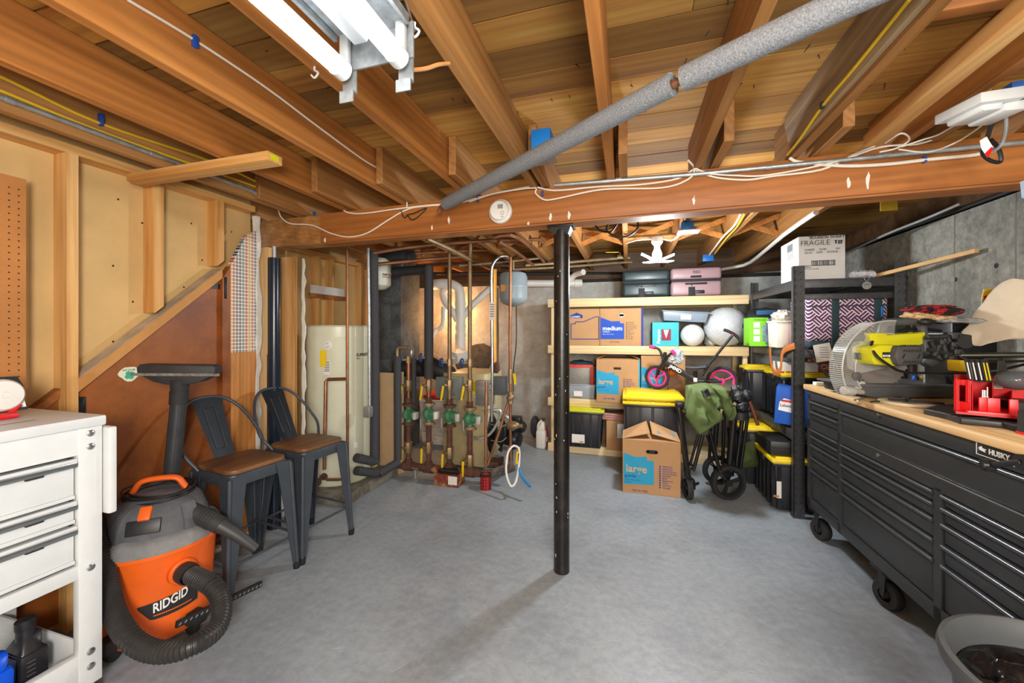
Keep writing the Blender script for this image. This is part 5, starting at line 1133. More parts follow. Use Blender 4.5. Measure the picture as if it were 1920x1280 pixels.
m = MB(); p, q = f(1244, 634), f(1254, 618); m.slab([(p.x, 4.2478, q.z), (q.x, 4.2478, q.z), ((p.x+q.x)/2, 4.2478, p.z)], (0, -.0006, 0)); m.text('360', (p.x+.004, 4.247, (p.z+q.z)/2+.005), (1, 0, 0), (0, 0, 1), .022, .0005); part('white_triangle', m, M_whiteink, dp_)
gb = thing('storage_bin', 'grey blue translucent bin tilted on top of the teal box and white balls', 'bin', f(1285, 600))
p, q = f(1242, 600), f(1328, 578)
zz = b.z+.002
rot = M.Translation((f(1285, 600).x, 4.38, zz+.055)) @ M.Rotation(.06, 4, 'Y')
L2 = (q.x-p.x)/2
m = MB(); m.frust(-L2, L2, -.12, .12, -.05, .045, .92, .006, m=rot); part('tub', m, mat('bin_blue_grey', '8fa0b2', .35, var=.06), gb)
m = MB(); m.box(-L2-.01, L2+.01, -.13, .13, .042, .054, .005, m=rot); part('rim', m, mat('bin_blue_grey', '', .4), gb)
m = MB(); m.box(-.04, .055, -.1215, -.120, -.03, .02, m=rot); part('bin_label', m, M_paper, gb)
def ballthing(px, py, r, Y, label, mm, jit=0, jf=30):
    p = W(px, py, Y=Y); c = V((p.x, Y, z3+r*.985)); m = MB(); m.ball(c, (r, r, r*.985), u=48, v=28, jit=jit, jf=jf)
    return solo('paper_globe' if jit == 0 else 'bubble_wrap_ball', m, mm, label, 'ball')
ballthing(1298, 628, .112, 4.35, 'smaller smooth white ball on the third shelf beside the teal box', mat('white_ball', 'e4e8ec', .5, var=.03))
ballthing(1360, 610, .20, 4.42, 'large bubble-wrapped white ball on the third shelf', mat('bubble_white', 'd5dde2', .32, var=.12, scale=60, bump=1.0, bs=70), .03, 14)
m = MB(); p = W(1345, 640, Y=4.3); m.ball((W(1333, 640, Y=4.5).x, 4.52, z3+.06), (.06, .06, .06), jit=.3); solo('bubble_wrap', m, mat('bubble_white', '', .3), 'loose bubble wrap between the two white balls', 'bubble wrap')
# black bag behind green box
m = MB(); p = W(1440, 615, Y=4.0); m.ball((p.x, 4.02, 1.345), (.19, .115, .16), jit=.25, jf=3, u=30, v=20); bag = solo('duffel_bag', m, mat('black_bag', '1c2022', .8, var=.2), 'black bag with blue trim behind the bright green box', 'bag')
m = MB(); p = W(1450, 582, Y=3.95); m.box(p.x-.14, p.x+.16, 3.9, 3.93, 1.44, 1.485, .01); part('blue_trim', m, mat('bag_blue', '2d5a86', .7), bag)
# ================================================================ STEEL RACK
RX0, RX1, RY0, RY1 = 1.11, 1.745, 3.19, 4.20
M_rack = mat('rack_hammered_steel', '4d4f52', .45, .5, var=.2, scale=40)
rk = thing('storage_rack', 'dark grey steel angle-post storage rack in the right rear corner', 'rack', ((RX0+RX1)/2, (RY0+RY1)/2, 0))
for (x, y, sx, sy) in ((RX0, RY0, 1, 1), (RX1, RY0, -1, 1), (RX0, RY1, 1, -1), (RX1, RY1, -1, -1)):
    m = MB(); xa, xb = sorted((x, x+sx*.066)); ya, yb = sorted((y, y+sy*.003)); m.box(xa, xb, ya, yb, 0.004, 1.755); xa, xb = sorted((x, x+sx*.003)); ya, yb = sorted((y, y+sy*.045)); m.box(xa, xb, ya, yb, .004, 1.755)
    m.box(x+(-.004 if sx > 0 else -.05), x+(.05 if sx > 0 else .004), y+(-.004 if sy > 0 else -.05), y+(.05 if sy > 0 else .004), 0, .012); po = part('post', m, M_rack, rk)
    if sy > 0:
        m = MB()
        for i in range(34): m.lathe([(0, .0006), (.0045, .0006), (.0045, 0)], (x+sx*.042, y, .06+.05*i), (0, -1, 0), n=8); m.box(x+sx*.006, x+sx*.012, y-.0006, y, .045+.05*i, .075+.05*i)
        part('punched_holes', m, M_ink, po)
LV = (.60, 1.175, 1.66)
for z in LV:
    for y in (RY0+.004, RY1-.03):
        m = MB(); m.box(RX0+.004, RX1-.004, y, y+.02, z-.06, z, .003); part('cross_beam', m, M_rack, rk)
    for x in (RX0+.004, RX1-.024):
        m = MB(); m.box(x, x+.02, RY0+.004, RY1-.004, z-.07, z, .003); part('side_beam', m, M_rack, rk)
    m = MB()
    for i in range(14): m.cyl((RX0+.01, RY0+.03+.074*i, z-.004), (RX1-.01, RY0+.03+.074*i, z-.004), .003, n=5)
    for i in range(9): m.cyl((RX0+.03+.072*i, RY0+.01, z-.009), (RX0+.03+.072*i, RY1-.01, z-.009), .003, n=5)
    part('wire_deck', m, M_black, rk)
m = MB(); m.box(RX0+.004, RX1-.004, RY0+.014, RY0+.03, LV[2]-.14, LV[2]-.10, .003); part('cross_beam', m, M_rack, rk)
p = W(1507, 648, Y=RY0-.004); q = W(1560, 716, Y=RY0-.004); m = MB(); m.beam(p, q, .004, .03, up=(0, 1, 0)); part('brace', m, M_rack, rk)
# boxes and bag on the rack
Yb_ = 3.235; f = faceprint(Yb_)
a, b = f(1497, 517), f(1585, 439)
bb = thing('carton', 'white whisky carton marked fragile on top of the steel rack', 'box', ((a.x+b.x)/2, 3.4, LV[2]))
m = MB(); m.box(a.x, b.x, Yb_, Yb_+.33, LV[2]+.001, b.z, .002, seg=1); part('body', m, mat('white_carton', 'd8d8d6', .75, var=.04), bb)
def c5(x, y): return (1380+x/4, 420+y/4)
m = MB()
m.text('KENTUCKY STRAIGHT', f(*c5(540, 97)), (1, 0, 0), (0, 0, 1), .021, .0005, bold=.02, sx=1.15); m.text('BOURBON WHISKY', f(*c5(552, 113)), (1, 0, 0), (0, 0, 1), .021, .0005, bold=.02, sx=1.1)
m.text('52440000      756786            1PD', f(*c5(512, 202)), (1, 0, 0), (0, 0, 1), .019, .0005, sx=.8); m.text('03153     0399     07/29/20', f(*c5(515, 224)), (1, 0, 0), (0, 0, 1), .019, .0005, sx=.95)
part('lettering', m, M_ink, bb); m = MB()
p, q = f(*c5(565, 312)), f(*c5(745, 270)); 
for z in (p.z, q.z): m.box(p.x, q.x, Yb_-.0012, Yb_-.0004, z-.002, z+.002)
random.seed(9); x = p.x
while x < q.x: wdt = random.choice((.0015, .003, .0045)); m.box(x, x+wdt, Yb_-.0012, Yb_-.0004, p.z, q.z); x += wdt+random.choice((.002, .004))
part('barcode', m, M_ink, bb); m = MB()
for i, s in enumerate(('03440052', 'SAZERAC', '1/75 CL LP GLASS', 'BUFFALO TRACE', 'KENTUCKY, KY')): m.text(s, f(*c5(496, 320+12*i)), (1, 0, 0), (0, 0, 1), .013, .0005) if i < 3 else None
for i, x in enumerate((745, 768, 785)):
    c = f(*c5(x+4, 133)); m.box(c.x-.004, c.x+.004, Yb_-.0012, Yb_-.0004, c.z-.012, c.z+.012); m.box(c.x-.008, c.x+.008, Yb_-.0012, Yb_-.0004, c.z+(.006 if i != 1 else -.012), c.z+(.012 if i != 1 else -.008))
part('lettering', m, M_ink, bb)
m = MB(); m.text('FRAGILE', f(*c5(482, 164)), (1, 0, 0), (0, 0, 1), .05, .0005, sx=.95, bold=-.012); part('marker_writing', m, M_ink, bb)
m = MB()
for i in range(8): m.box(a.x-.001, a.x, Yb_+.08, Yb_+.2, a.z+.14+.008*i, a.z+.143+.008*i)
m.box(a.x-.001, a.x, Yb_+.1, Yb_+.2, a.z+.2, a.z+.25); part('side_print', m, M_cableg, bb)
def weave():
    mm, nt, b = _new('purple_weave'); L = nt.links
    tc = nd(nt, 'ShaderNodeTexCoord'); se = nd(nt, 'ShaderNodeSeparateXYZ'); L.new(tc.outputs['Object'], se.inputs[0])
    def op(o, a, b_=0.0):
        n = nd(nt, 'ShaderNodeMath', operation=o)
        for i, v in enumerate((a, b_)):
            if isinstance(v, (int, float)): n.inputs[i].default_value = v
            else: L.new(v, n.inputs[i])
        return n.outputs[0]
    k = 1/.055
    x = op('ADD', se.outputs[0], se.outputs[1])
    u = op('MULTIPLY', op('ADD', x, se.outputs[2]), k*.707); v = op('MULTIPLY', op('SUBTRACT', x, se.outputs[2]), k*.707)
    par = op('FLOORED_MODULO', op('ADD', op('FLOOR', u), op('FLOOR', v)), 2.0)
    su = op('LESS_THAN', op('FRACT', op('MULTIPLY', u, 3.0)), .36); sv = op('LESS_THAN', op('FRACT', op('MULTIPLY', v, 3.0)), .36)
    f_ = op('ADD', op('MULTIPLY', su, par), op('MULTIPLY', sv, op('SUBTRACT', 1.0, par)))
    L.new(mix(nt, f_, '5b2a55', 'e8dfe4'), b.inputs['Base Color']); b.inputs['Roughness'].default_value = .75; return mm
f = faceprint(3.26); a, b = f(1514, 652), f(1667, 552)
cb = thing('cooler_bag', 'large purple and white woven-pattern insulated bag on the steel rack', 'bag', ((a.x+b.x)/2, 3.4, LV[1]))
x0, x1 = a.x, min(b.x, 1.735)
m = MB(); m.box(x0, x1, 3.26, 3.58, LV[1]+.05, b.z, .025, seg=3); part('body', m, weave(), cb)
M_tealf = mat('dark_teal_fabric', '2c4248', .85, var=.1)
m = MB(); m.box(x0+.003, x1-.003, 3.258, 3.582, LV[1]+.002, LV[1]+.065, .025, seg=3); part('base', m, M_tealf, cb)
for px in (1566, 1646):
    p = f(px, 600); m = MB(); m.box(p.x-.022, p.x+.022, 3.252, 3.262, LV[1]+.02, b.z+.01, .003); m.box(p.x-.022, p.x+.022, 3.252, 3.56, b.z-.002, b.z+.012, .003); part('strap', m, M_tealf, cb)
m = MB(); m.box(x0+.005, x1-.005, 3.257, 3.262, b.z-.075, b.z-.068); part('zip', m, M_tealf, cb)
p = f(1653, 580); m = MB(); m.box(p.x-.008, p.x+.008, 3.25, 3.262, p.z-.05, p.z+.02, .003); part('blue_tag', m, mat('tag_blue', '2478c4', .6), cb)
m = MB(); c = W(1625, 535, Y=3.18); m.lathe([(0, 0), (.026, 0), (.026, .003), (0, .003)], c+V((0, 0, 0)), (0, -1, 0), n=24); m.tube([c+V((0, 0, .024)), c+V((.014, 0, .05)), c+V((0, 0, .07)), c+V((-.014, 0, .05)), c+V((0, 0, .024))], .002, k=4); kt = solo('hang_tag', m, M_cableg, 'round grey tag on a ring hanging from the rack top beam', 'tag')
m = MB(); m.text('SUNDAY', c+V((-.015, -.0035, .002)), (1, 0, 0), (0, 0, 1), .008, .0004); part('lettering', m, M_ink, kt)
m = MB()
for (px, py, r) in ((1626, 505, .035), (1618, 510, .03), (1605, 512, .028), (1636, 503, .024)): c = W(px, py, Y=3.22); m.ball((c.x, 3.24, LV[2]+.026), (r*1.2, r, .026), jit=.4, jf=3)
solo('cloth_bundle', m, mat('pale_cloth', 'cfd4dd', .85, var=.2), 'small white cloth bundle on the rack top beside the wooden stick', 'cloth')
m = MB(); a, b = W(1643, 508, Y=3.24), W(1829, 470, X=1.76)
m.beam((a.x, 3.24, LV[2]+.014), (1.765, b.y, b.z), .022, .022); solo('wooden_stick', m, mat('stick_wood', 'c09a62', .6, var=.15), 'long square wooden stick resting on the rack top and reaching along the right wall', 'stick')
# green box, white bin, strap, pink pot on the rack middle level
z2 = LV[1]+.001
f = faceprint(3.75); a, b = f(1405, 655), f(1440, 596)
a = W(1405, 655, Y=3.72); b_ = W(1441, 595, Y=3.72)
gx = thing('green_box', 'bright lime green box with white pictures on the middle rack shelf', 'box', ((a.x+b_.x)/2, 3.8, z2))
x0g, x1g = max(a.x, 1.02), b_.x
m = MB(); m.box(a.x, x1g, 3.72, 3.89, z2, b_.z, .002, seg=1); part('body', m, mat('lime_green', '7fd321', .5, var=.04), gx)
ff = faceprint(3.72)
for py in (609, 622, 635):
    m = MB(); p, q = ff(1413, py+5), ff(1425, py-5); m.box(p.x, q.x, 3.718, 3.7195, p.z, q.z); m2 = part('picture', m, M_whiteink, gx)
m = MB(); m.text('STORAGE', ff(1413, 601), (1, 0, 0), (0, 0, 1), .02, .0005); part('lettering', m, mat('dark_green_ink', '3c7a15', .6), gx)
f = faceprint(3.28); a, b = f(1452, 649), f(1490, 602)
wb = thing('white_bin', 'cream white square bin with crumpled paper at the rack post', 'bin', ((a.x+b.x)/2, 3.4, z2))
x0w, x1w = W(1456, 640, Y=3.4).x, W(1500, 640, Y=3.4).x
m = MB(); m.frust(x0w, x1w, 3.4, 3.6, z2, z2+.20, .93, .006); m.box(x0w-.006, x1w+.006, 3.394, 3.606, z2+.19, z2+.205, .004); part('tub', m, mat('cream_bin', 'e6e2d2', .5, var=.03), wb)
m = MB(); c = V(((x0w+x1w)/2, 3.5, z2+.235)); m.ball(c, (.075, .08, .05), jit=.4, jf=4, u=28, v=18); solo('crumpled_paper', m, mat('crumple', 'cfc9bd', .85, var=.2), 'crumpled grey white paper wad on top of the cream bin', 'paper')
m = MB(); c = W(1443, 628, Y=3.7); m.ball((c.x+.02, 3.72, z2+.11), (.07, .06, .11), jit=.35, jf=4, u=24, v=16); solo('cloth_toy', m, mat('grey_blue_cloth', '6d7f8c', .85, var=.35, scale=30), 'grey blue cloth bundle between green box and cream bin', 'cloth')
st_ = thing('leather_strap', 'tan leather strap hanging over the middle rack beam', 'strap', W(1452, 660, Y=3.3))
m = MB(); P1 = [W(*p, X=1.095) for p in ((1447, 627), (1444, 660), (1448, 690), (1456, 699), (1464, 690), (1466, 665), (1472, 655), (1490, 648))]
m.tube(P1, .022, n=8, k=5, flat=.16); part('strap', m, mat('tan_leather', 'b5682c', .55, var=.12), st_)
pk = MB(); c = W(1512, 625, Y=3.34); pk.lathe([(0, 0), (.05, 0), (.062, .14), (.066, .14), (.066, .16), (.058, .16), (.05, .01)], (c.x-.02, 3.36, z2), n=28); solo('pink_pot', pk, mat('pink_pot', 'c47a86', .55, var=.05), 'pink plastic pot between the rack post and the patterned bag', 'pot')
m = MB(); c = W(1548, 663, Y=3.15); m.slab([c+V((-.05, 0, -.06)), c+V((.05, 0, -.04)), c+V((.035, .03, .075)), c+V((-.06, .03, .055))], (0, .004, 0)); cd_ = solo('info_card', m, M_paper, 'white printed card leaning below the patterned bag', 'card')
m = MB()
for i in range(5): p = c+V((-.03, .0115-.004+i*.0042-.004, -.025+i*.016)); m.box(p.x, p.x+.05, p.y-.0045, p.y-.0035, p.z, p.z+.004)
part('card_print', m, M_cableg, cd_)
# totes
M_tote = mat('tote_black', '22242a', .35, var=.12); M_toteL = mat('tote_lime', 'cfd220', .45, var=.06)
def tote(label, x0, x1, y0, y1, z0, z1, lid=M_yel, group='black totes with yellow lids', lbl=None):
    t = thing('storage_tote', label, 'tote', ((x0+x1)/2, (y0+y1)/2, z0), group=group)
    m = MB(); m.frust(x0+.02, x1-.02, y0+.02, y1-.02, z0, z1-.04, .9, .012)
    n = max(3, int((x1-x0)/.09))
    for i in range(n): xx = x0+.05+(x1-x0-.1)*i/(n-1); m.frust(xx-.012, xx+.012, y0+.012, y0+.06, z0+.02, z1-.05, .95)
    n = max(3, int((y1-y0)/.09))
    for i in range(n): yy = y0+.05+(y1-y0-.1)*i/(n-1); m.frust(x0+.012, x0+.06, yy-.012, yy+.012, z0+.02, z1-.05, .95)
    m.box(x0+.008, x1-.008, y0+.008, y1-.008, z1-.065, z1-.04, .006); part('tub', m, M_tote, t)
    m = MB(); m.box(x0, x1, y0, y1, z1-.042, z1-.012, .008); m.box(x0+.035, x1-.035, y0+.035, y1-.035, z1-.014, z1, .006)
    for i in range(3): xx = x0+(x1-x0)*(.25+.25*i); m.box(xx-.015, xx+.015, y0+.005, y0+.04, z1-.014, z1-.006, .003)
    part('lid', m, lid, t)
    for xx in (x0+.004, x1-.004):
        m = MB(); m.box(xx-.012, xx+.012, (y0+y1)/2-.05, (y0+y1)/2+.05, z1-.075, z1-.03, .004); part('latch', m, M_blackpl, t)
    if lbl:
        m = MB(); m.box(lbl[0], lbl[1], y0+.006, y0+.0075, lbl[2], lbl[3]); lb = part('tote_label', m, M_paper, t)
        m = MB(); m.box(lbl[1]-.05, lbl[1]-.015, y0+.0045, y0+.0062, lbl[2]+.006, lbl[2]+.02); part('label_logo', m, mat('orange_sticker', '', .6), lb)
    return t
f = faceprint(4.12); a, b = f(1050, 836), f(1133, 770)
tote('black tote with lime yellow lid on the bottom wooden shelf behind the post', a.x, b.x, 4.12, 4.5, ZS[0]+.001, b.z+.012, M_toteL, lbl=(f(1072, 820).x, f(1096, 820).x, f(1080, 830).z, f(1080, 814).z))
YT = 3.62; f = faceprint(YT)
a, b = f(1167, 830), f(1284, 742)
t_ = tote('wide black tote with doubled yellow lid under the kids bike', a.x, b.x, YT, YT+.48, 0.0, b.z-.055)
m = MB(); z = b.z-.054; m.box(a.x+.0, b.x-.0, YT-.005, YT+.485, z, z+.035, .008); m.box(a.x+.03, b.x-.03, YT+.03, YT+.45, z+.033, z+.05, .006); LIDZ = z+.05; solo('tote_lid', m, M_yel, 'loose yellow lid stacked on the wide black tote', 'lid')
tote('black tote with yellow lid on the low rack shelf nearer the camera', 1.135, 1.70, 3.52, 3.92, LV[0]+.001, .985)
tote('black tote with yellow lid at the far end of the low rack shelf', 1.0, 1.68, 3.93, 4.145, LV[0]+.001, 1.0)
tote('black tote with yellow lid standing on the floor at the rack post', 1.0, 1.66, 3.26, 3.72, 0.0, .39, lbl=(1.03, 1.06, .1, .22))
tote('black tote with yellow lid on the floor behind the folded wagon', .93, 1.66, 3.76, 4.15, 0.0, .50)
# blue case, black case, small boxes on the rack
bc_ = thing('blue_case', 'bright blue cardboard drink case tilted on the low rack shelf', 'case', (1.15, 3.35, LV[0]))
rot = M.Translation((1.215, 3.40, LV[0]+.146)) @ M.Rotation(-.36, 4, 'Z') @ M.Rotation(.06, 4, 'Y')
m = MB(); m.box(-.14, .14, -.11, .11, -.13, .14, .004, m=rot); part('body', m, mat('case_blue', '1558b8', .5, var=.05), bc_)
m = MB(); m.slab([rot @ V(p) for p in ((-.12, -.1115, -.03), (-.03, -.1115, -.04), (-.03, -.1115, .05), (-.09, -.1115, .06), (-.115, -.1115, .03))], (0, -.0008, 0)); part('logo_patch', m, M_whiteink, bc_)
m = MB(); m.box(-.105, -.04, -.1135, -.1125, .035, .05, m=rot); part('logo_red', m, M_red, bc_)
m = MB(); m.text('Labatt', rot @ V((-.112, -.1128, .0)), rot.to_3x3() @ V((1, 0, 0)), rot.to_3x3() @ V((0, 0, 1)), .028, .0005, bold=.01); part('lettering', m, M_navyink, bc_)
m = MB(); m.box(1.0, 1.45, 3.30, 3.62, .391, .50, .015); m.box(1.0, 1.45, 3.298, 3.302, .45, .455); solo('tool_case', m, M_blackpl, 'flat black plastic case lying on the floor tote lid', 'case')
m = MB(); m.box(1.14, 1.4, 3.56, 3.7, .987, 1.06, .003); ct = solo('small_carton', m, M_paper, 'small white printed carton on the yellow tote lid', 'box')
m = MB(); m.text('CUTLERY', W(1460, 703, Y=3.555), (1, 0, 0), (0, 0, 1), .04, .0005, bold=.02); part('lettering', m, M_red, ct)
m = MB(); m.box(1.42, 1.66, 3.6, 3.8, .987, 1.07, .003); ct = solo('cutlery_box', m, mat('box_orange', 'b8502a', .6), 'orange printed box on the yellow tote lid right of the rack post', 'box')
m = MB(); m.text('CUTLERY', (1.43, 3.5985, 1.01), (1, 0, 0), (0, 0, 1), .05, .0005, bold=.02); part('lettering', m, M_whiteink, ct)
# second shelf boxes
z1_ = ZS[1]+.001
Yf = 4.10; f = faceprint(Yf)
def c3(x, y): return (980+x/4, 640+y/4)
a, b = f(*c3(553, 440)), f(*c3(880, 138))
lb1 = carton('moving_box', 'large cardboard moving box with blue house print and open flaps, on the second shelf', a.x, b.x, Yf, Yf+.44, z1_, b.z, g_)
m = MB(); poly(m, f, [c3(*p) for p in ((553, 212), (632, 236), (690, 232), (690, 254), (722, 256), (722, 398), (553, 386))]); part('house_print', m, M_tbl, lb1); m = MB(); m.box(b.x-.012, b.x, Yf-.001, Yf, z1_+.06, b.z); part('edge_stripe', m, M_tbl, lb1)
m = MB(); m.text('large', f(*c3(566, 318))+V((0, -.001, 0)), (1, 0, 0), (0, 0, 1), .075, .0006, bold=.02); part('lettering', m, mat('tan_ink', 'cfae84', .8), lb1)
m = MB(); m.text('grande', f(*c3(562, 346))+V((0, -.001, 0)), (1, 0, 0), (0, 0, 1), .028, .0006, bold=.01); m.text('18 in x 18 in x 24 in', f(*c3(562, 366))+V((0, -.001, 0)), (1, 0, 0), (0, 0, 1), .014, .0006); lines(m, f, 980+772/4, 640+289/4, 640+380/4, 8, .017); m.text('Let us help.', f(*c3(605, 430)), (1, 0, 0), (0, 0, 1), .025, .0006, bold=.01); part('list_print', m, M_navyink, lb1)
m = MB(); p, q = f(*c3(682, 210)), f(*c3(738, 194)); m.box(p.x, q.x, Yf-.001, Yf, p.z, q.z, .0004); part('hand_hole', m, M_ink, lb1)
m = MB(); m.slab([(a.x, Yf, b.z), (a.x, Yf+.44, b.z), (a.x+.2, Yf+.42, b.z+.07), (a.x+.2, Yf+.4, b.z+.07)], (0, 0, .004)); m.slab([(b.x, Yf, b.z), (b.x, Yf+.44, b.z), (b.x-.2, Yf+.42, b.z+.07), (b.x-.2, Yf+.4, b.z+.07)], (0, 0, .004)); part('flaps', m, M_card, lb1)
Yf = 4.20; f = faceprint(Yf)
a, b = f(*c3(888, 400)), f(*c3(1220, 112))
lb2 = carton('moving_box', 'large cardboard moving box behind the kids bike on the second shelf', a.x, b.x, Yf, Yf+.42, z1_, b.z, g_)
m = MB(); poly(m, f, [c3(*p) for p in ((888, 188), (960, 212), (1020, 212), (1020, 232), (1050, 234), (1050, 372), (888, 372))]); part('house_print', m, M_tbl, lb2)
m = MB(); m.text('large', f(*c3(898, 292))+V((0, -.001, 0)), (1, 0, 0), (0, 0, 1), .075, .0006, bold=.02); part('lettering', m, mat('tan_ink', '', .8), lb2)
m = MB(); lines(m, f, 980+1105/4, 640+272/4, 640+384/4, 9, .02); m.text('grande', f(*c3(894, 330))+V((0, -.001, 0)), (1, 0, 0), (0, 0, 1), .028, .0006, bold=.01); part('list_print', m, M_navyink, lb2)
# bin and frames left on second shelf
f = faceprint(4.235)
a, b = f(1052, 748), f(1116, 722)
m = MB(); m.frust(a.x, b.x, 4.235, 4.5, z1_, z1_+.15, .93, .008); m.box(a.x-.008, b.x+.008, 4.227, 4.508, z1_+.14, z1_+.152, .004); pb = solo('clear_bin', m, mat('clear_bin_grey', 'a9b4bf', .25, var=.05, alpha=.75), 'clear grey plastic bin on the second shelf right behind the post', 'bin')
m = MB(); p, q = f(1076, 742), f(1092, 733); m.box(p.x, q.x, 4.226, 4.228, p.z, q.z); part('bin_label', m, M_paper, pb)
p, q = f(1058, 724), f(1112, 685)
m = MB(); m.box(p.x, q.x, 4.30, 4.32, z1_+.15, q.z, .003); rd = solo('red_folder', m, mat('red_frame', 'd2382a', .5), 'bright red flat frame standing in the clear bin', 'frame')
m = MB(); m.box(p.x, q.x-.035, 4.27, 4.29, z1_+.15, q.z-.03, .002); solo('glitter_panel', m, mat('silver_glitter', '8b8880', .5, .4, var=.5, scale=220), 'grey glittery panel standing in front of the red frame', 'panel')
m = MB(); m.ball(((p.x+q.x)/2, 4.42, q.z-.02), (.15, .08, .06), jit=.3, jf=4, u=28, v=16); solo('dark_cloth', m, mat('dark_teal_cloth', '1f3b44', .9, var=.4), 'dark teal cloth heaped behind the red frame on the second shelf', 'cloth')
# bottom shelf box with pink blanket
f = faceprint(4.15); a, b = f(1122, 836), f(1168, 790)
m = MB(); m.box(W(1137, 800, Y=4.15).x, b.x+.08, 4.15, 4.5, ZS[0]+.001, b.z, .002, seg=1); bx_ = solo('cardboard_box', m, M_card, 'plain cardboard box on the bottom shelf below the folded pink blanket', 'box')
m = MB(); c = f(1148, 786); zq = b.z+.001
for i in range(3): m.tube([(a.x+.03, 4.2, zq+.012+.022*i), (a.x+.10, 4.17, zq+.014+.022*i), (b.x+.03, 4.16, zq+.013+.02*i), (b.x+.06, 4.2, zq+.012+.018*i)], .014, n=10, k=4)
m.box(a.x+.03, b.x+.06, 4.19, 4.4, zq+.002, zq+.058, .02); solo('folded_blanket', m, mat('pink_blanket', 'b98b80', .95, var=.1, bump=.5), 'folded dusty pink blanket on the plain cardboard box', 'blanket')
m = MB(); p = W(1164, 808, Y=4.0); m.box(p.x-.035, p.x+.03, 4.0, 4.01, p.z-.07, p.z+.07); solo('metal_sheet', m, M_galv, 'small grey metal sheet leaning between the pink blanket box and the yellow-lidded tote', 'panel')
# front large box
Yf = 3.325; f = faceprint(Yf)
def h(x, y): return (980+x/4, 640+y/4)
x0, x1 = -.04, .397; zt_ = f(1222, 826).z
fb = thing('moving_box', 'large cardboard moving box standing on the floor with tented flaps', 'box', (.18, 3.5, 0), group=g_)
m = MB(); t4 = .004
m.box(x0, x1, Yf, Yf+t4, 0, zt_); m.box(x0, x0+t4, Yf, Yf+.40, 0, zt_); m.box(x1-t4, x1, Yf, Yf+.27, 0, zt_); m.box(x0, x1, Yf+.266, Yf+.27, 0, zt_); m.box(x0, x1, Yf, Yf+.27, .0, .004); 
m = MB(); m.box(x0, x1, Yf, Yf+.27, 0, zt_, .002, seg=1); part('body', m, M_card, fb)
xm = (x0+x1)/2
m = MB(); m.slab([(x0, Yf+.002, zt_), (x0, Yf+.27, zt_), (xm-.025, Yf+.25, zt_+.10), (xm-.005, Yf+.05, zt_+.045)], (0, 0, .004)); fl_ = part('flap', m, M_card, fb)
m = MB(); m.slab([(x1, Yf+.002, zt_), (x1, Yf+.27, zt_+.01), (xm+.0, Yf+.25, zt_+.10), (xm+.01, Yf+.05, zt_+.04)], (0, 0, .004)); fr_ = part('flap', m, M_card, fb)
pA, pB, pC = V((x0, Yf+.002, zt_)), V((x0, Yf+.27, zt_)), V((xm-.015, Yf+.15, zt_+.1))
m = MB()
def onflap(P0, P1, P2, P3, u, v): return P0.lerp(P1, v).lerp(P3.lerp(P2, v), u)+V((0, -.001, .0055))
L_ = [V((x0, Yf+.002, zt_)), V((x0, Yf+.27, zt_)), V((xm-.025, Yf+.25, zt_+.10)), V((xm-.005, Yf+.05, zt_+.045))]
for i in range(4):
    for j in range(5):
        o = onflap(*L_, .3+.13*i, .3+.1*j); e = onflap(*L_, .38+.13*i, .3+.1*j); e2 = onflap(*L_, .38+.13*i, .345+.1*j); o2 = onflap(*L_, .3+.13*i, .345+.1*j); m.slab([o, e, e2, o2], (0, 0, .0006))
part('flap_print', m, M_navyink, fl_)
R_ = [V((x1, Yf+.002, zt_)), V((x1, Yf+.27, zt_+.01)), V((xm+.0, Yf+.25, zt_+.10)), V((xm+.01, Yf+.05, zt_+.04))]
m = MB()
for (u0, u1, v0, v1) in ((.55, .78, .2, .75), (.15, .35, .3, .62)):
    m.slab([onflap(*R_, u0, v0), onflap(*R_, u1, v0), onflap(*R_, u1, v1), onflap(*R_, u0, v1)], (0, 0, .0006))
part('flap_print', m, M_tbl, fr_)
m = MB(); poly(m, f, [h(*p) for p in ((757, 832), (845, 866), (930, 864), (932, 893), (985, 897), (985, 1078), (757, 1066))]); part('house_print', m, M_tbl, fb)
m = MB(); m.text('large', f(*h(774, 972))+V((0, -.001, 0)), (1, 0, 0), (0, 0, 1), .083, .0006, bold=.02); part('lettering', m, mat('tan_ink', '', .8), fb)
m = MB(); m.text('grande', f(*h(765, 1010))+V((0, -.001, 0)), (1, 0, 0), (0, 0, 1), .032, .0006, bold=.01); m.text('18 in x 18 in x 24 in', f(*h(765, 1034))+V((0, -.001, 0)), (1, 0, 0), (0, 0, 1), .015, .0006); m.text('4.5 cu ft', f(*h(765, 1054))+V((0, -.001, 0)), (1, 0, 0), (0, 0, 1), .015, .0006)
lines(m, f, 980+1048/4, 640+945/4, 640+1102/4, 10, .02); m.text('Let us help.', f(*h(820, 1118)), (1, 0, 0), (0, 0, 1), .027, .0006, bold=.01); part('list_print', m, M_navyink, fb)
m = MB(); p, q = f(*h(935, 840)), f(*h(1005, 818)); m.box(p.x, q.x, Yf-.001, Yf, p.z, q.z); m.lathe([(0, .001), (.011, .001), (.011, 0)], (p.x, Yf, (p.z+q.z)/2), (0, -1, 0), n=14); m.lathe([(0, .001), (.011, .001), (.011, 0)], (q.x, Yf, (p.z+q.z)/2), (0, -1, 0), n=14); part('hand_hole', m, M_ink, fb)
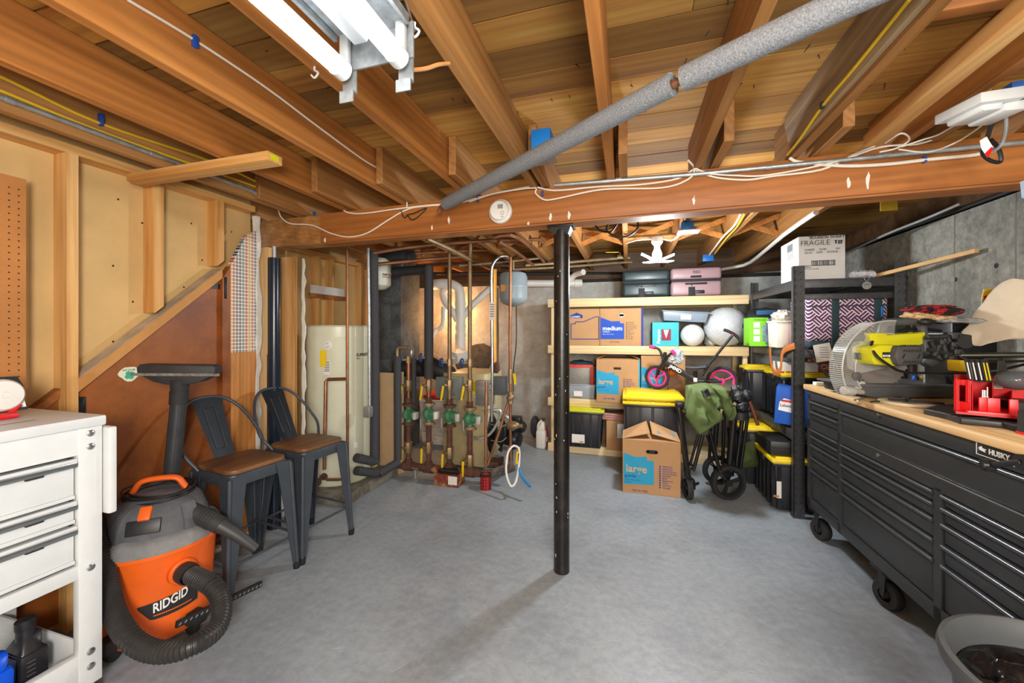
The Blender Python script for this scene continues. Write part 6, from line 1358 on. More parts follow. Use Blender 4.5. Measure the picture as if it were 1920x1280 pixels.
# jug and spray at the shelf foot
q = W(1015, 840, z=0)
jg = thing('white_jug', 'white plastic jug with handle on the floor beside the shelf end', 'jug', q)
m = MB(); m.box(q.x-.055, q.x+.05, q.y-.04, q.y+.06, 0, .20, .018); m.slab([(q.x-.05, q.y-.035, .19), (q.x+.045, q.y-.035, .19), (q.x+.03, q.y-.02, .30), (q.x+.005, q.y-.02, .30)], (0, .07, 0), bev=.01); m.tube([(q.x-.04, q.y, .2), (q.x-.03, q.y, .27), (q.x+.01, q.y, .31)], .014, k=4); part('body', m, M_pvc, jg)
m = MB(); m.cyl((q.x+.02, q.y+.01, .30), (q.x+.02, q.y+.01, .335), .02); part('cap', m, M_rust, jg)
q2 = W(1026, 838, z=0); m = MB(); m.lathe([(0, 0), (.03, 0), (.03, .17), (.02, .2), (.012, .23), (0, .23)], (q2.x-.03, q2.y+.03, 0), n=20); sb = solo('spray_bottle', m, M_red, 'red and white bottle squeezed between the white jug and the shelf', 'bottle')
m = MB(); m.lathe([(.0305, .06), (.0305, .11)], (q2.x-.03, q2.y+.03, 0), n=20); part('white_band', m, M_whiteink, sb)
m = MB(); q3 = W(1005, 822, z=0); m.ball((q3.x-.02, q3.y+.05, .13), (.06, .06, .13), jit=.2); solo('dark_bottle', m, mat('slate_bottle', '3c4a58', .5), 'slate coloured container behind the white jug', 'container')
# ================================================================ BALANCE BIKE
M_pink = mat('hot_pink', 'f0338c', .4, var=.05)
FW = W(1232, 721, D=3.74); RW = W(1354, 722, D=3.42)
FW.z = LIDZ+.115; RW.z = max(RW.z, LIDZ+.12)
ba = (RW-FW); ba.z = 0; ba.normalize(); bn_ = V((-ba.y, ba.x, 0)); UP = V((0, 0, 1))
bk = thing('balance_bike', 'black and hot pink kids balance bike standing on the yellow tote lid', 'bike', (FW.x, FW.y, LIDZ))
def wheel(c, r, parent):
    t = MB(); t.tube([c+(ba*math.cos(a)+UP*math.sin(a))*(r-.014) for a in [i*2*PI/36 for i in range(36)]], .014, n=10, closed=True); wv = part('wheel', t, M_softblk, parent, label='black tyre')
    t = MB(); t.tube([c+(ba*math.cos(a)+UP*math.sin(a))*(r-.034) for a in [i*2*PI/36 for i in range(36)]], .009, n=8, closed=True)
    for k_ in range(3):
        a = .5+k_*2*PI/3; t.beam(c, c+(ba*math.cos(a)+UP*math.sin(a))*(r-.03), .012, .026, up=bn_, bev=.003)
    t.cyl(c-bn_*.02, c+bn_*.02, .022, n=16); part('spoke_rim', t, M_pink, wv)
wheel(FW, .115, bk); wheel(RW, .128, bk)
hd2 = FW+V((0, 0, .16))-ba*-.055
m = MB()
for s in (-1, 1): m.tube([FW+bn_*.026*s, FW+bn_*.026*s+UP*.08+ba*.012, hd2+bn_*.01*s-UP*.015], .010, n=8)
m.tube([hd2-UP*.02, hd2+UP*.08+ba*.02], .016, n=12); part('fork', m, M_blackpl, bk)
hb_ = hd2+UP*.10+ba*.02
m = MB(); m.tube([W(1222, 650, D=3.72), W(1236, 655, D=3.7), W(1243, 672, D=3.68), W(1247, 680, D=3.68)], .012, n=10, k=4); m.tube([W(1247, 680, D=3.68), W(1252, 668, D=3.62), W(1262, 660, D=3.55)], .011, n=10, k=4); part('handlebar', m, M_blackpl, bk)
for a, b in (((1218, 649), (1229, 652)), ((1259, 657), (1265, 663))):
    d = 3.72 if a[0] < 1240 else 3.54
    m = MB(); m.cyl(W(*a, D=d), W(*b, D=d), .017, n=14, bev=.004); part('grip', m, M_pink, bk)
t0, t1 = W(1246, 680, D=3.66), W(1303, 712, D=3.5)
m = MB(); m.tube([W(1240, 692, D=3.7), t0], .02, n=12); m.beam(t0+UP*.0, t1, .026, .055, bev=.01); m.tube([t1, RW+bn_*.02], .012); m.tube([t1-UP*.01, RW-bn_*.02], .012); m.tube([t1, W(1304, 695, D=3.5)], .016); part('frame', m, M_blackpl, bk)
m = MB(); d = (t1-t0).normalized(); nrm = d.cross(UP).normalized(); 
m.text('JMMD', t0.lerp(t1, .16)+nrm*.0145-UP*.012, d, nrm.cross(d), .045, .0006, bold=.02); part('lettering', m, M_whiteink, bk)
m = MB(); s0, s1_ = W(1286, 688, D=3.5), W(1326, 690, D=3.4); m.tube([s0, s0.lerp(s1_, .4)+UP*-.004, s1_.lerp(s0, .15)+UP*.006, s1_+UP*.012], lambda t: .018+.022*t, n=14, k=4, flat=.5); part('saddle', m, mat('saddle_grey', '3d444d', .6), bk)
m = MB(); m.tube([W(1316, 704, D=3.42), W(1331, 681, D=3.4), W(1373, 629, D=3.3)], .011, n=10); m.tube([W(1357, 618, D=3.32), W(1366, 621, D=3.3), W(1380, 629, D=3.28), W(1390, 641, D=3.27)], .013, n=10, k=4, flat=1); part('push_handle', m, M_blackpl, bk)
m = MB(); c = W(1373, 627, D=3.27); m.ball(c, .007); part('release_button', m, M_red, bk)
m = MB(); c = W(1303, 710, D=3.46); m.box(c.x-.014, c.x+.014, c.y-.03, c.y-.0, c.z-.025, c.z+.01, .003); part('sticker', m, M_paper, bk)
m = MB(); c = W(1259, 694, D=3.8); m.ball(c, (.075, .07, .055), u=24, v=14); hm = solo('kids_helmet', m, mat('helmet_orange', 'd9682f', .4), 'orange vented kids helmet hanging behind the bike frame', 'helmet')
m = MB()
for i in range(-2, 3): p = c+V((i*.022, -.066, .012)); m.ball(p, (.006, .008, .02), u=10, v=6)
part('vents', m, M_ink, hm)
m = MB(); c = W(1268, 668, D=3.58); m.ball(c, (.06, .04, .07), jit=.5, jf=3, u=24, v=16); solo('plastic_bag', m, mat('grey_plastic_bag', 'a9b0b6', .3, var=.15), 'crumpled grey plastic bag hanging from the bike handlebar', 'bag')
# ================================================================ FOLDED WAGON
M_olive = mat('olive_canvas', '5d7040', .85, var=.12, scale=8); M_fr = mat('wagon_black_tube', '1f2022', .35, .3, var=.15)
wg = thing('folding_wagon', 'folded wagon with olive green canvas and black frame', 'wagon', W(1340, 940, z=0))
def wp_(px, py, D): return W(px, py, D=D)
m = MB(); m.beam(wp_(1272, 757, 3.05), wp_(1289, 885, 3.05), .05, .03, bev=.004); part('front_post', m, M_fr, wg)
m = MB(); m.box(wp_(1275, 760, 3.03).x-.035, wp_(1275, 760, 3.03).x+.03, wp_(1275, 760, 3.03).y-.03, wp_(1275, 760, 3.03).y+.04, wp_(1275, 763, 3.03).z, wp_(1275, 752, 3.03).z, .01); part('front_handle', m, M_fr, wg)
fork0 = wp_(1287, 878, 3.06)
c = wp_(1290, 918, 3.06); c.z = .083
m = MB(); m.tube([fork0, V((c.x, c.y, .17))], .022, n=14)
for s in (-1, 1): m.tube([V((c.x, c.y, .175)), V((c.x+s*.04, c.y, .15)), V((c.x+s*.045, c.y, .08))], .009, k=3)
part('caster_fork', m, M_fr, wg)
def wwheel(c, r, ax, w_, nm='wheel'):
    ax = V(ax).normalized(); s1 = ax.orthogonal().normalized(); s2 = ax.cross(s1)
    t = MB(); t.lathe([(r*.82, -w_), (r*.97, -w_), (r, -w_*.6), (r, w_*.6), (r*.97, w_), (r*.82, w_), (r*.80, 0), (r*.82, -w_)], c, ax, n=36); wv = part(nm, t, M_softblk, wg)
    t = MB(); t.cyl(c-ax*w_, c+ax*w_, r*.2, n=16)
    for k_ in range(3):
        for dd in (-.12, .12): a = k_*2*PI/3+.5+dd; t.beam(c, c+(s1*math.cos(a)+s2*math.sin(a))*r*.83, .012, .012, up=ax)
    t.lathe([(r*.72, -w_*.7), (r*.83, -w_*.7), (r*.83, w_*.7), (r*.72, w_*.7)], c, ax, n=36); part('hub', t, M_blackpl, wv)
wwheel(V((c.x, c.y, .083)), .083, (1, .15, 0), .02)
c = wp_(1365, 917, 3.05); wwheel(V((c.x, c.y, .135)), .133, (.30, -1, 0), .025)
c = wp_(1345, 888, 3.35); wwheel(V((c.x, c.y, .125)), .122, (.30, -1, 0), .022)
for (a, b, r) in (((1378, 760, 3.08), (1367, 880, 3.08), .026), ((1394, 770, 3.1), (1379, 885, 3.1), .016), ((1402, 780, 3.15), (1388, 880, 3.15), .013), ((1331, 810, 3.0), (1350, 885, 3.02), .013), ((1318, 815, 3.0), (1300, 882, 3.0), .013), ((1310, 812, 3.05), (1292, 878, 3.05), .010), ((1326, 815, 3.1), (1346, 870, 3.1), .012), ((1347, 745, 3.15), (1340, 840, 3.2), .02), ((1358, 770, 3.15), (1355, 870, 3.2), .014), ((1335, 760, 3.2), (1330, 860, 3.25), .012), ((1366, 800, 3.2), (1372, 880, 3.2), .012)):
    m = MB(); m.tube([wp_(*a), wp_(*b)], r, n=12)
    m.cyl(wp_(*b)+V((0, -r*1.1, .01)), wp_(*b)+V((0, r, .01)), r*.9, n=10); part('frame_tube', m, M_fr, wg)
m = MB(); m.box(wp_(1290, 872, 3.06).x, wp_(1304, 872, 3.0).x, wp_(1300, 872, 3.03).y-.02, wp_(1300, 872, 3.03).y+.02, wp_(1300, 880, 3.03).z, wp_(1300, 872, 3.03).z, .004); m.tube([wp_(1296, 912, 3.05), wp_(1310, 905, 3.06)], .01); m.beam(wp_(1352, 884, 3.06), wp_(1374, 886, 3.08), .04, .05, bev=.006); part('axle_bracket', m, M_fr, wg)
m = MB()
for (px, py, d, r) in ((1386, 745, 3.05, .045), (1400, 742, 3.08, .04), (1392, 762, 3.03, .04), (1380, 732, 3.1, .04), (1404, 765, 3.1, .03), (1371, 745, 3.1, .035)): m.ball(wp_(px, py, d), (r, r, r*1.1), jit=.3, jf=5)
m.tube([wp_(1388, 772, 3.04), wp_(1388, 785, 3.04)], .06, n=12); part('hinge_cluster', m, mat('hinge_plastic', '26282a', .5, .1, var=.2), wg)
m = MB(); m.tube([wp_(1405, 752, 3.08), wp_(1414, 775, 3.06), wp_(1421, 797, 3.05)], .013, n=10, k=3); part('pull_handle', m, mat('brown_leather', '7c4326', .6), wg, label='brown leather pull handle')
# canvas: a big folded bundle draped over the top
def drape(c, ux, uy, uz, seed, jit=.16, jf=2.2, sq=.62):
    t = bmesh.new(); bmesh.ops.create_icosphere(t, subdivisions=5, radius=1)
    for v in t.verts:
        d = v.co.copy(); p = max(abs(d.x), abs(d.y), abs(d.z)); q = d.lerp(d/p, sq)
        n = 1+jit*NZ.noise(d*jf+V((seed, 0, 0)))-jit*.9*abs(NZ.noise(d*jf*1.7+V((0, seed, 0))))
        q = q*n; v.co = c+ux*q.x+uy*q.y+uz*q.z
    mb = MB(); mb._add(t); return mb
def wvec(a, b, D): return W(*b, D=D)-W(*a, D=D)
dep = V((ST*-1, CT, 0))
def cloth(outline, seed, depth=.05, puff=.05, jf=4.0, ang=(0, 0)):
    """folded canvas panel: a closed 3-D outline puffed up on both sides with creases"""
    pts = [W(px, py, D=d) for px, py, d in outline]; c = sum(pts, V())/len(pts); n = len(pts)
    t = bmesh.new(); R = 14
    for side in (-1, 1):
        rings = []
        for k_ in range(R+1):
            s = k_/R; ring = []
            for i in range(n*5):
                a = pts[(i//5) % n].lerp(pts[(i//5+1) % n], (i % 5)/5); p = c.lerp(a, s)
                off = math.sqrt(max(0, 1-s**2.6))
                cr = NZ.noise(V((p.x*jf*3, p.z*jf*3+p.x*5, seed)))
                ring.append(t.verts.new(p+dep*(side*(puff*off*(1+1.1*cr)))))
            rings.append(ring)
        N = n*5
        for A_, B_ in zip(rings[1:], rings[2:]):
            for j in range(N): t.faces.new((A_[j], A_[(j+1) % N], B_[(j+1) % N], B_[j]))
        t.faces.new(rings[1])
        for v in rings[0]: t.verts.remove(v)
    bmesh.ops.remove_doubles(t, verts=t.verts, dist=.0005); bmesh.ops.recalc_face_normals(t, faces=t.faces)
    mb = MB(); mb._add(t); return mb
mb = cloth([(1286, 722, 3.1), (1318, 717, 3.15), (1345, 720, 3.15), (1366, 728, 3.12), (1371, 748, 3.1), (1363, 768, 3.08), (1340, 765, 3.0), (1310, 800, 3.0), (1284, 770, 3.05)], 1.0, puff=.10, jf=4.5); part('canvas', mb, M_olive, wg, ang=60)
mb = cloth([(1296, 726, 2.98), (1322, 742, 2.93), (1352, 775, 2.92), (1356, 784, 2.92), (1330, 803, 2.93), (1310, 815, 2.94), (1285, 780, 2.96)], 5.0, puff=.06, jf=5); part('canvas_flap', mb, M_olive, wg, ang=60)
mb = cloth([(1337, 727, 2.95), (1362, 734, 2.95), (1369, 752, 2.95), (1374, 770, 2.96), (1366, 784, 2.96), (1357, 770, 2.95), (1350, 745, 2.95)], 9.0, puff=.035, jf=6); part('canvas_flap', mb, M_olive, wg, ang=60)
mb = cloth([(1392, 830, 3.25), (1412, 825, 3.25), (1421, 850, 3.25), (1425, 874, 3.25), (1390, 878, 3.25), (1380, 868, 3.2)], 3.0, puff=.04, jf=3); part('canvas_skirt', mb, mat('olive_canvas_dark', '46552f', .9), wg, ang=60)
m = MB(); m.tube([wp_(1352, 742, 2.93), wp_(1360, 775, 2.93), wp_(1368, 786, 2.93), wp_(1376, 776, 2.95), wp_(1374, 762, 2.96)], .018, n=8, k=5, flat=.15); part('strap', m, M_olive, wg)
m = MB(); m.slab([wp_(1316, 733, 2.9), wp_(1328, 728, 2.9), wp_(1333, 742, 2.88), wp_(1322, 746, 2.88)], dep*.02, bev=.004); m.tube([wp_(1322, 735, 2.89), wp_(1326, 730, 2.87), wp_(1330, 738, 2.87)], .006, k=3); part('buckle', m, M_blackpl, wg)
# ================================================================ BARE BULB AND LED PANELS
p = V((.216, 3.22, 1.98))
ls = thing('lamp_holder', 'white ceiling socket with bulb and folding light panels in the rear bay', 'lamp', p)
m = MB(); m.box(p.x-.22, p.x+.22, p.y-.03, p.y+.03, p.z+.04, p.z+.06, .003); part('mounting_board', m, M_joist_b, ls)
m = MB(); m.lathe([(.042, .04), (.042, .0), (.036, -.006), (.022, -.028), (.022, -.05), (0, -.05)], p, n=28); part('socket', m, M_pvc, ls)
M_led = emit('led_glow', 'eef6ff', 4.0)
m = MB(); m.lathe([(.02, -.045), (.033, -.075), (.036, -.10), (.028, -.13), (0, -.14)], p, n=28); part('bulb', m, M_led, ls)
for (a, tilt) in ((-.1, .35), (.6, .05), (2.2, .08), (3.2, .5), (4.4, .05)):
    m = MB(); m.box(.035, .13, -.035, .035, -.006, .0, .002, m=M.Translation(p+V((0, 0, -.14))) @ M.Rotation(a, 4, 'Z') @ M.Rotation(-tilt, 4, 'Y')); lp = part('led_panel', m, M_led, ls)
m = MB(); c = W(1288, 420, z=2.05); m.box(c.x-.04, c.x+.04, c.y-.04, c.y+.05, 2.0, 2.06, .004); jb = solo('junction_box', m, M_bluebox, 'blue junction box with white cover above the bare bulb', 'junction box')
m = MB(); m.box(c.x-.06, c.x+.08, c.y-.06, c.y+.06, 1.992, 2.0, .002); part('cover', m, M_white, jb)
c = W(1327, 484, D=4.0); m = MB(); m.box(c.x-.05, c.x+.05, c.y-.03, c.y+.03, c.z-.035, c.z+.035, .004); solo('junction_box', m, M_bluebox, 'bright blue box on the rear joist above the pink suitcase', 'junction box')
cab([W(1390, 400, z=2.06), W(1375, 425, z=2.055), W(1355, 445, z=2.055), W(1330, 478, z=2.05)], .007, M_cablew, 'white cable running down the rear joist to the blue box')
cab([W(1397, 400, z=2.06), W(1382, 425, z=2.055), W(1362, 447, z=2.055), W(1340, 476, z=2.05)], .006, M_cabley, 'yellow cable running down the rear joist to the blue box')
cab([W(1530, 398, z=2.03), W(1470, 440, z=2.03), W(1420, 482, z=2.0), W(1395, 497, z=1.98), W(1352, 505, z=1.96)], .016, M_pvc, 'white plastic conduit strapped along the rear right joists', k=2, name='conduit', cat='conduit')
cab([W(1115, 420, z=1.93), W(1125, 432, z=1.9), W(1145, 434, z=1.9), W(1157, 420, z=1.94)], .006, M_cableb, 'dark cable loop hanging just behind the beam, left one')
cab([W(1140, 418, z=1.95), W(1138, 432, z=1.9), W(1155, 443, z=1.88), W(1178, 442, z=1.88), W(1195, 428, z=1.92), W(1196, 415, z=1.95)], .006, M_cableb, 'dark cable loop hanging just behind the beam, right one')
cab([W(1175, 455, z=1.99), W(1195, 450, z=1.99), (p.x-.03, p.y, p.z+.03)], .006, M_cablew, 'white cable feeding the bare bulb socket from the left')
cab([(p.x+.03, p.y, p.z+.03), W(1260, 450, z=1.99), W(1275, 440, z=2.0)], .006, M_cablew, 'white cable feeding the bare bulb socket from the blue junction box')
m = MB(); c = W(1667, 383, D=2.25); m.box(c.x-.04, c.x+.04, c.y, c.y+.004, c.z-.035, c.z+.04); yt = solo('paper_tag', m, mat('yellow_card', 'c9a92e', .7), 'yellow paper tag hanging behind the right end of the main beam', 'tag')
# ================================================================ WORKBENCH
WX, WX1, WY0, WY1, WZ = 1.11, 1.71, 1.47, 2.975, .96
M_ben = mat('bench_black_steel', '36393b', .45, .25, var=.1); M_benl = mat('drawer_lip_black', '595d62', .25, .7, var=.1)
wbn = thing('workbench', 'black steel rolling workbench with many drawers and a butcher-block top', 'workbench', (1.41, 2.2, 0))
m = MB(); m.box(WX-.018, WX1+.02, WY0-.02, WY1+.015, WZ-.032, WZ, .004); part('wood_top', m, wood('butcher_block', 'b98a52', 'd8b27a', 'ead0a0', 1, rough=.5, g=7, knots=0), wbn)
m = MB(); m.box(WX+.022, WX1, WY0, WY1, .19, WZ-.033, .003)
m.box(WX, WX+.024, WY0, WY1, .868, WZ-.033, .002); m.box(WX, WX+.024, WY0, WY1, .19, .247, .002); m.box(WX, WX+.024, WY0, WY1, .69, .742)
B_ = lambda x: W(1480+x/2.207, 621, X=WX).y
yl0, yl1, ym0, ym1, yr0, yr1 = B_(85), B_(192), B_(203), B_(556), B_(585), B_(926)
for a, b in ((WY1, yl0), (yl1, ym0), (yr1, WY0)): m.box(WX, WX+.024, min(a, b), max(a, b), .19, .9)
m.box(WX, WX+.024, yr0, ym1, .19, .70); part('carcass', m, M_ben, wbn)
def drawer(ya, yb, z0, z1):
    ya, yb = min(ya, yb)+.003, max(ya, yb)-.003
    m = MB(); m.box(WX+.006, WX+.022, ya, yb, z0+.003, z1-.004, .002); d = part('drawer', m, M_ben, wbn)
    m = MB(); m.tube([(WX+.001, ya, z1-.012), (WX+.001, yb, z1-.012)], .0085, n=12); m.box(WX+.001, WX+.012, ya, yb, z1-.007, z1-.003); part('drawer_pull', m, M_benl, d)
drawer(ym0, yr1, .744, .866)
for z0, z1 in ((.806, .864), (.744, .802)): drawer(yl0, yl1, z0, z1)
R4 = (.688, .640, .580, .500, .424, .250)
for a, b in zip(R4, R4[1:]): drawer(ym0, ym1, b, a); drawer(yr0, yr1, b, a)
R3 = (.688, .646, .593, .512, .432, .250)
for a, b in zip(R3, R3[1:]): drawer(yl0, yl1, b, a)
m = MB()
for x, y in ((347, 168), (345, 335)):
    c = W(1480+x/2.207, 700+y/2.207, X=WX); m.lathe([(.009, 0), (.009, .004), (.005, .005), (0, .004)], c, (-1, 0, 0), n=16)
part('locks', m, M_chrome, wbn)
m = MB(); m.box(WX+.001, WX+.004, ym0-.003 if ym0 < yr1 else yr1, ym0, .742, .747); part('bright_edge', m, M_chrome, wbn)
# badge
a, b = W(1830, 858, X=WX-.001), W(1906, 832, X=WX-.001)
yA, yB = W(1808, 840, X=WX).y, W(1884, 840, X=WX).y; zc_ = .906
m = MB(); m.box(WX-.003, WX-.0005, yB, yA, zc_-.021, zc_+.021, .001); bd = part('badge', m, M_blackpl, wbn)
m = MB(); m.tube([(WX-.003, yA, zc_-.021), (WX-.003, yB, zc_-.021), (WX-.003, yB, zc_+.021), (WX-.003, yA, zc_+.021)], .0014, n=6, closed=True)
m.text('HUSKY', (WX-.0032, yA-.045, zc_-.009), (0, -1, 0), (0, 0, 1), .024, .0006, bold=.03, sx=.95)
m.slab([(WX-.0032, yA-.008+q[0]*-.03, zc_+q[1]*.02) for q in ((0, .1), (.35, .5), (.5, .2), (1, .1), (.75, -.1), (.9, -.4), (.4, -.3), (.1, -.2))], (-.0006, 0, 0)); part('badge_print', m, M_whiteink, bd)
for x, y in ((WX+.05, WY1-.06), (WX+.05, W(1665, 1138, z=0).y), (WX+.05, WY0+.08), (WX1-.06, WY1-.06), (WX1-.06, WY0+.08)):
    m = MB(); m.lathe([(.03, -.022), (.058, -.022), (.064, -.014), (.064, .014), (.058, .022), (.03, .022)], (x, y, .064), (1, .35, 0), n=28); m.cyl((x-.024, y, .064), (x+.024, y, .064), .02, n=14); cw = part('caster_wheel', m, M_softblk, wbn)
    m = MB(); m.box(x-.05, x+.05, y-.05, y+.05, .175, .19, .003); m.slab([(x-.028, y-.03, .17), (x-.028, y+.03, .17), (x-.028, y+.015, .055), (x-.028, y-.015, .055)], (.004, 0, 0)); m.slab([(x+.026, y-.03, .17), (x+.026, y+.03, .17), (x+.026, y+.015, .055), (x+.026, y-.015, .055)], (.004, 0, 0)); part('caster_fork', m, M_black, cw)
wbn.rotation_euler.z = .027; wbn.location.x += .018
# clamp lever by the badge
lv = thing('clamp_lever', 'black plastic clamp lever with ribbed knob in front of the bench badge', 'lever', W(1880, 862, X=WX-.04))
p, q = W(1853, 872, X=WX-.03), W(1916, 866, X=WX-.03)
m = MB(); m.lathe([(.0, -.014), (.015, -.014), (.017, -.008), (.017, .008), (.015, .014), (0, .014)], p, (-1, .3, 0), n=12)
for k_ in range(10): t = k_*PI/5; m.cyl(p+V((-.014, .017*math.cos(t), .017*math.sin(t))), p+V((.014, .017*math.cos(t), .017*math.sin(t))), .0025, n=6)
part('knob', m, M_blackpl, lv)
m = MB(); m.beam(p, q, .014, .016, bev=.004); m.lathe([(.008, -.006), (.022, -.006), (.022, .006), (.008, .006), (.008, -.006)], q, (-1, 0, 0), n=20); m.cyl(q, q+V((.03, 0, 0)), .012); part('arm', m, M_blackpl, lv)
# ================================================================ MITRE SAW
DS = 2.02
ms = thing('miter_saw', 'green-yellow and grey sliding mitre saw with clear guard on the workbench', 'saw', W(1690, 745, D=DS))
M_ry = mat('saw_yellow_green', 'd2cf1c', .42, var=.05); M_sg = mat('saw_grey', '4c4d4d', .55, var=.12); M_cast = mat('saw_casting', '6a6c6d', .45, .4, var=.3)
def sl(pts, d0, depth, mb=None, bev=.004, mi=0):
    mb = mb or MB(); mb.slab([W(px, py, D=d0) for px, py in pts], dep*depth, bev=bev, mi=mi); return mb
m = sl([(1618, 724), (1792, 724), (1796, 745), (1640, 746), (1622, 741)], DS-.03, .26); part('base', m, M_sg, ms)
m = sl([(1612, 721), (1800, 722), (1800, 725), (1612, 725)], DS-.04, .28, bev=.001); part('table', m, M_cast, ms)
m = sl([(1690, 719), (1735, 719), (1735, 702), (1765, 702), (1792, 721), (1792, 723), (1690, 723)], DS+.06, .012, bev=.001); part('fence', m, M_cast, ms)
m = MB(); m.cyl(W(1581, 732, D=DS-.06), W(1600, 733, D=DS-.05), .022, n=18, bev=.004); m.cyl(W(1600, 733, D=DS-.05), W(1625, 735, D=DS), .013, n=12); m.tube([W(1606, 730, D=DS-.02), W(1618, 718, D=DS)], .012); part('mitre_knob', m, mat('pale_grey_plastic', 'b4b4ae', .5), ms)
cb_ = W(1652, 674, D=DS+.03); rb = .137
t = MB(); rim = []
ex = V((CT, ST, 0)); ez = V((0, 0, 1))
for i in range(120):
    a = 2*PI*i/120; r = rb if i % 3 else rb+.010; rim.append(cb_+(ex*math.cos(a)+ez*math.sin(a))*r)
t.slab(rim, dep*.0025); part('blade', t, mat('blade_steel', '8a837b', .5, .25, var=.1), ms)
# clear guard: thick ribbed arc
M_clr = mat('clear_guard', 'c9cbc6', .18, var=.05, alpha=.3)
gc = W(1662, 690, D=DS-.02)
def arc(r0, r1, a0, a1, d0, d1, n=40):
    t = MB(); t.grid(lambda u, v: gc+(ex*math.cos(a0+(a1-a0)*u)+ez*math.sin(a0+(a1-a0)*u))*(r0+(r1-r0)*v)+dep*d0, n, 1); t.grid(lambda u, v: gc+(ex*math.cos(a0+(a1-a0)*u)+ez*math.sin(a0+(a1-a0)*u))*r1+dep*(d0+(d1-d0)*v), n, 1); return t
m = arc(.175, .24, 1.45, 3.75, -.02, .06); gd = part('blade_guard', m, M_clr, ms, ang=60)
m = MB()
for i in range(44):
    a = 1.9+(3.75-1.9)*i/43; u = ex*math.cos(a)+ez*math.sin(a); m.cyl(gc+u*.242-dep*.022, gc+u*.242+dep*.06, .0028, n=5)
m.tube([gc+(ex*math.cos(a)+ez*math.sin(a))*.24-dep*.02 for a in [1.45+2.30*i/40 for i in range(41)]], .004, n=6); m.tube([gc+(ex*math.cos(a)+ez*math.sin(a))*.175-dep*.02 for a in [1.45+2.30*i/40 for i in range(41)]], .003, n=6); part('guard_ribs', m, mat('clear_guard_rib', 'c4c6c0', .3, alpha=.75), gd)
m = sl([(1602, 640), (1655, 636), (1668, 650), (1660, 690), (1612, 700), (1590, 690), (1588, 662)], DS-.03, .006, bev=.002); part('inner_guard', m, M_clr, ms)
m = MB(); c = W(1606, 705, D=DS-.05); m.lathe([(.006, 0), (.020, 0), (.022, .006), (.006, .01), (0, .01)], c, -dep, n=20); part('guard_bolt', m, M_cast, ms)
m = MB(); m.beam(W(1604, 668, D=DS-.04), W(1634, 668, D=DS-.04), .04, .03, bev=.004); m.beam(W(1604, 662, D=DS-.05), W(1634, 662, D=DS-.05), .008, .006); part('arbor_cover', m, M_cast, ms)
m = MB(); m.tube([W(1652, 626, D=DS), W(1656, 612, D=DS), W(1664, 604, D=DS), W(1690, 603, D=DS), W(1716, 603, D=DS), W(1727, 610, D=DS), W(1731, 626, D=DS)], .019, n=12, k=4, flat=1); part('carry_handle', m, mat('handle_charcoal', '505254', .5), ms)
m = sl([(1632, 624), (1664, 624), (1664, 628), (1733, 624), (1736, 622), (1736, 642), (1726, 647), (1690, 647), (1666, 654), (1640, 655), (1640, 640), (1632, 640)], DS-.05, .09, bev=.006); part('arm_housing', m, M_ry, ms)
m = MB(); m.cyl(W(1634, 632, D=DS-.0), W(1612, 632, D=DS), .024, .022, n=20); m.cyl(W(1612, 632, D=DS), W(1590, 632, D=DS), .022, .006, n=20); part('trigger_handle', m, mat('handle_charcoal', '3f4143', .5), ms)
m = sl([(1636, 652), (1650, 646), (1690, 647), (1694, 655), (1690, 680), (1680, 687), (1642, 684), (1636, 676)], DS-.12, .12, bev=.01); mh = part('motor_housing', m, M_ry, ms)
m = sl([(1684, 648), (1722, 649), (1733, 658), (1734, 676), (1726, 684), (1686, 686), (1678, 668)], DS-.15, .14, bev=.012); mc_ = part('motor_cap', m, M_sg, ms)
m = MB()
for i in range(7):
    x = 1693+i*5
    for (y0, y1) in ((655, 660), (676, 681)): m.slab([W(x, y1, D=DS-.151), W(x+2.2, y1, D=DS-.151), W(x+5, y0, D=DS-.151), W(x+2.8, y0, D=DS-.151)], -dep*.001)
for (x, y) in ((1695, 667), (1724, 667)): m.slab([W(x-4, y+5, D=DS-.151), W(x-1, y+5, D=DS-.151), W(x+3, y-4, D=DS-.151), W(x, y-4, D=DS-.151)], -dep*.001)
part('vent_slots', m, M_ink, mc_)
m = sl([(1655, 660), (1671, 660), (1671, 671), (1655, 671)], DS-.1215, .002, bev=0); nm = part('name_plate', m, M_ink, mh)
m = MB(); c = W(1655.6, 669, D=DS-.123); m.text('RYOBI', c, ex, ez, .0145, .0006, bold=.03, sx=.98); part('lettering', m, M_whiteink, nm)
m = MB(); c = W(1674, 666, D=DS-.123); m.ball(c, (.007, .007, .014)); m.ball(W(1658, 651, D=DS-.10), .008); part('brush_cap', m, M_sg, mh)
m = sl([(1733, 634), (1760, 626), (1772, 632), (1776, 645), (1790, 655), (1792, 672), (1770, 676), (1752, 668), (1736, 660)], DS-.06, .10, bev=.006); part('pivot_casting', m, M_cast, ms)
m = MB(); random.seed(12)
for (a, b, r) in (((1738, 632), (1776, 630), .012), ((1776, 630), (1786, 655), .010), ((1750, 668), (1762, 645), .014), ((1742, 655), (1782, 664), .012), ((1768, 640), (1774, 670), .012), ((1745, 640), (1756, 660), .010)): m.tube([W(*a, D=DS-.08), W(*b, D=DS-.08)], r, n=10)
for (x, y, r) in ((1787, 630, .017), (1783, 646, .012), (1790, 660, .014), (1762, 642, .012), (1778, 671, .010)): c = W(x, y, D=DS-.08); m.box(c.x-r*1.3, c.x+r, c.y-.03, c.y+.03, c.z-r*.8, c.z+r*1.1, .003); m.cyl(c-dep*.02, c-dep*.036, r*.55, n=6)
part('pivot_details', m, mat('saw_dark_casting', '3c3e3e', .5, .3, var=.3), ms)
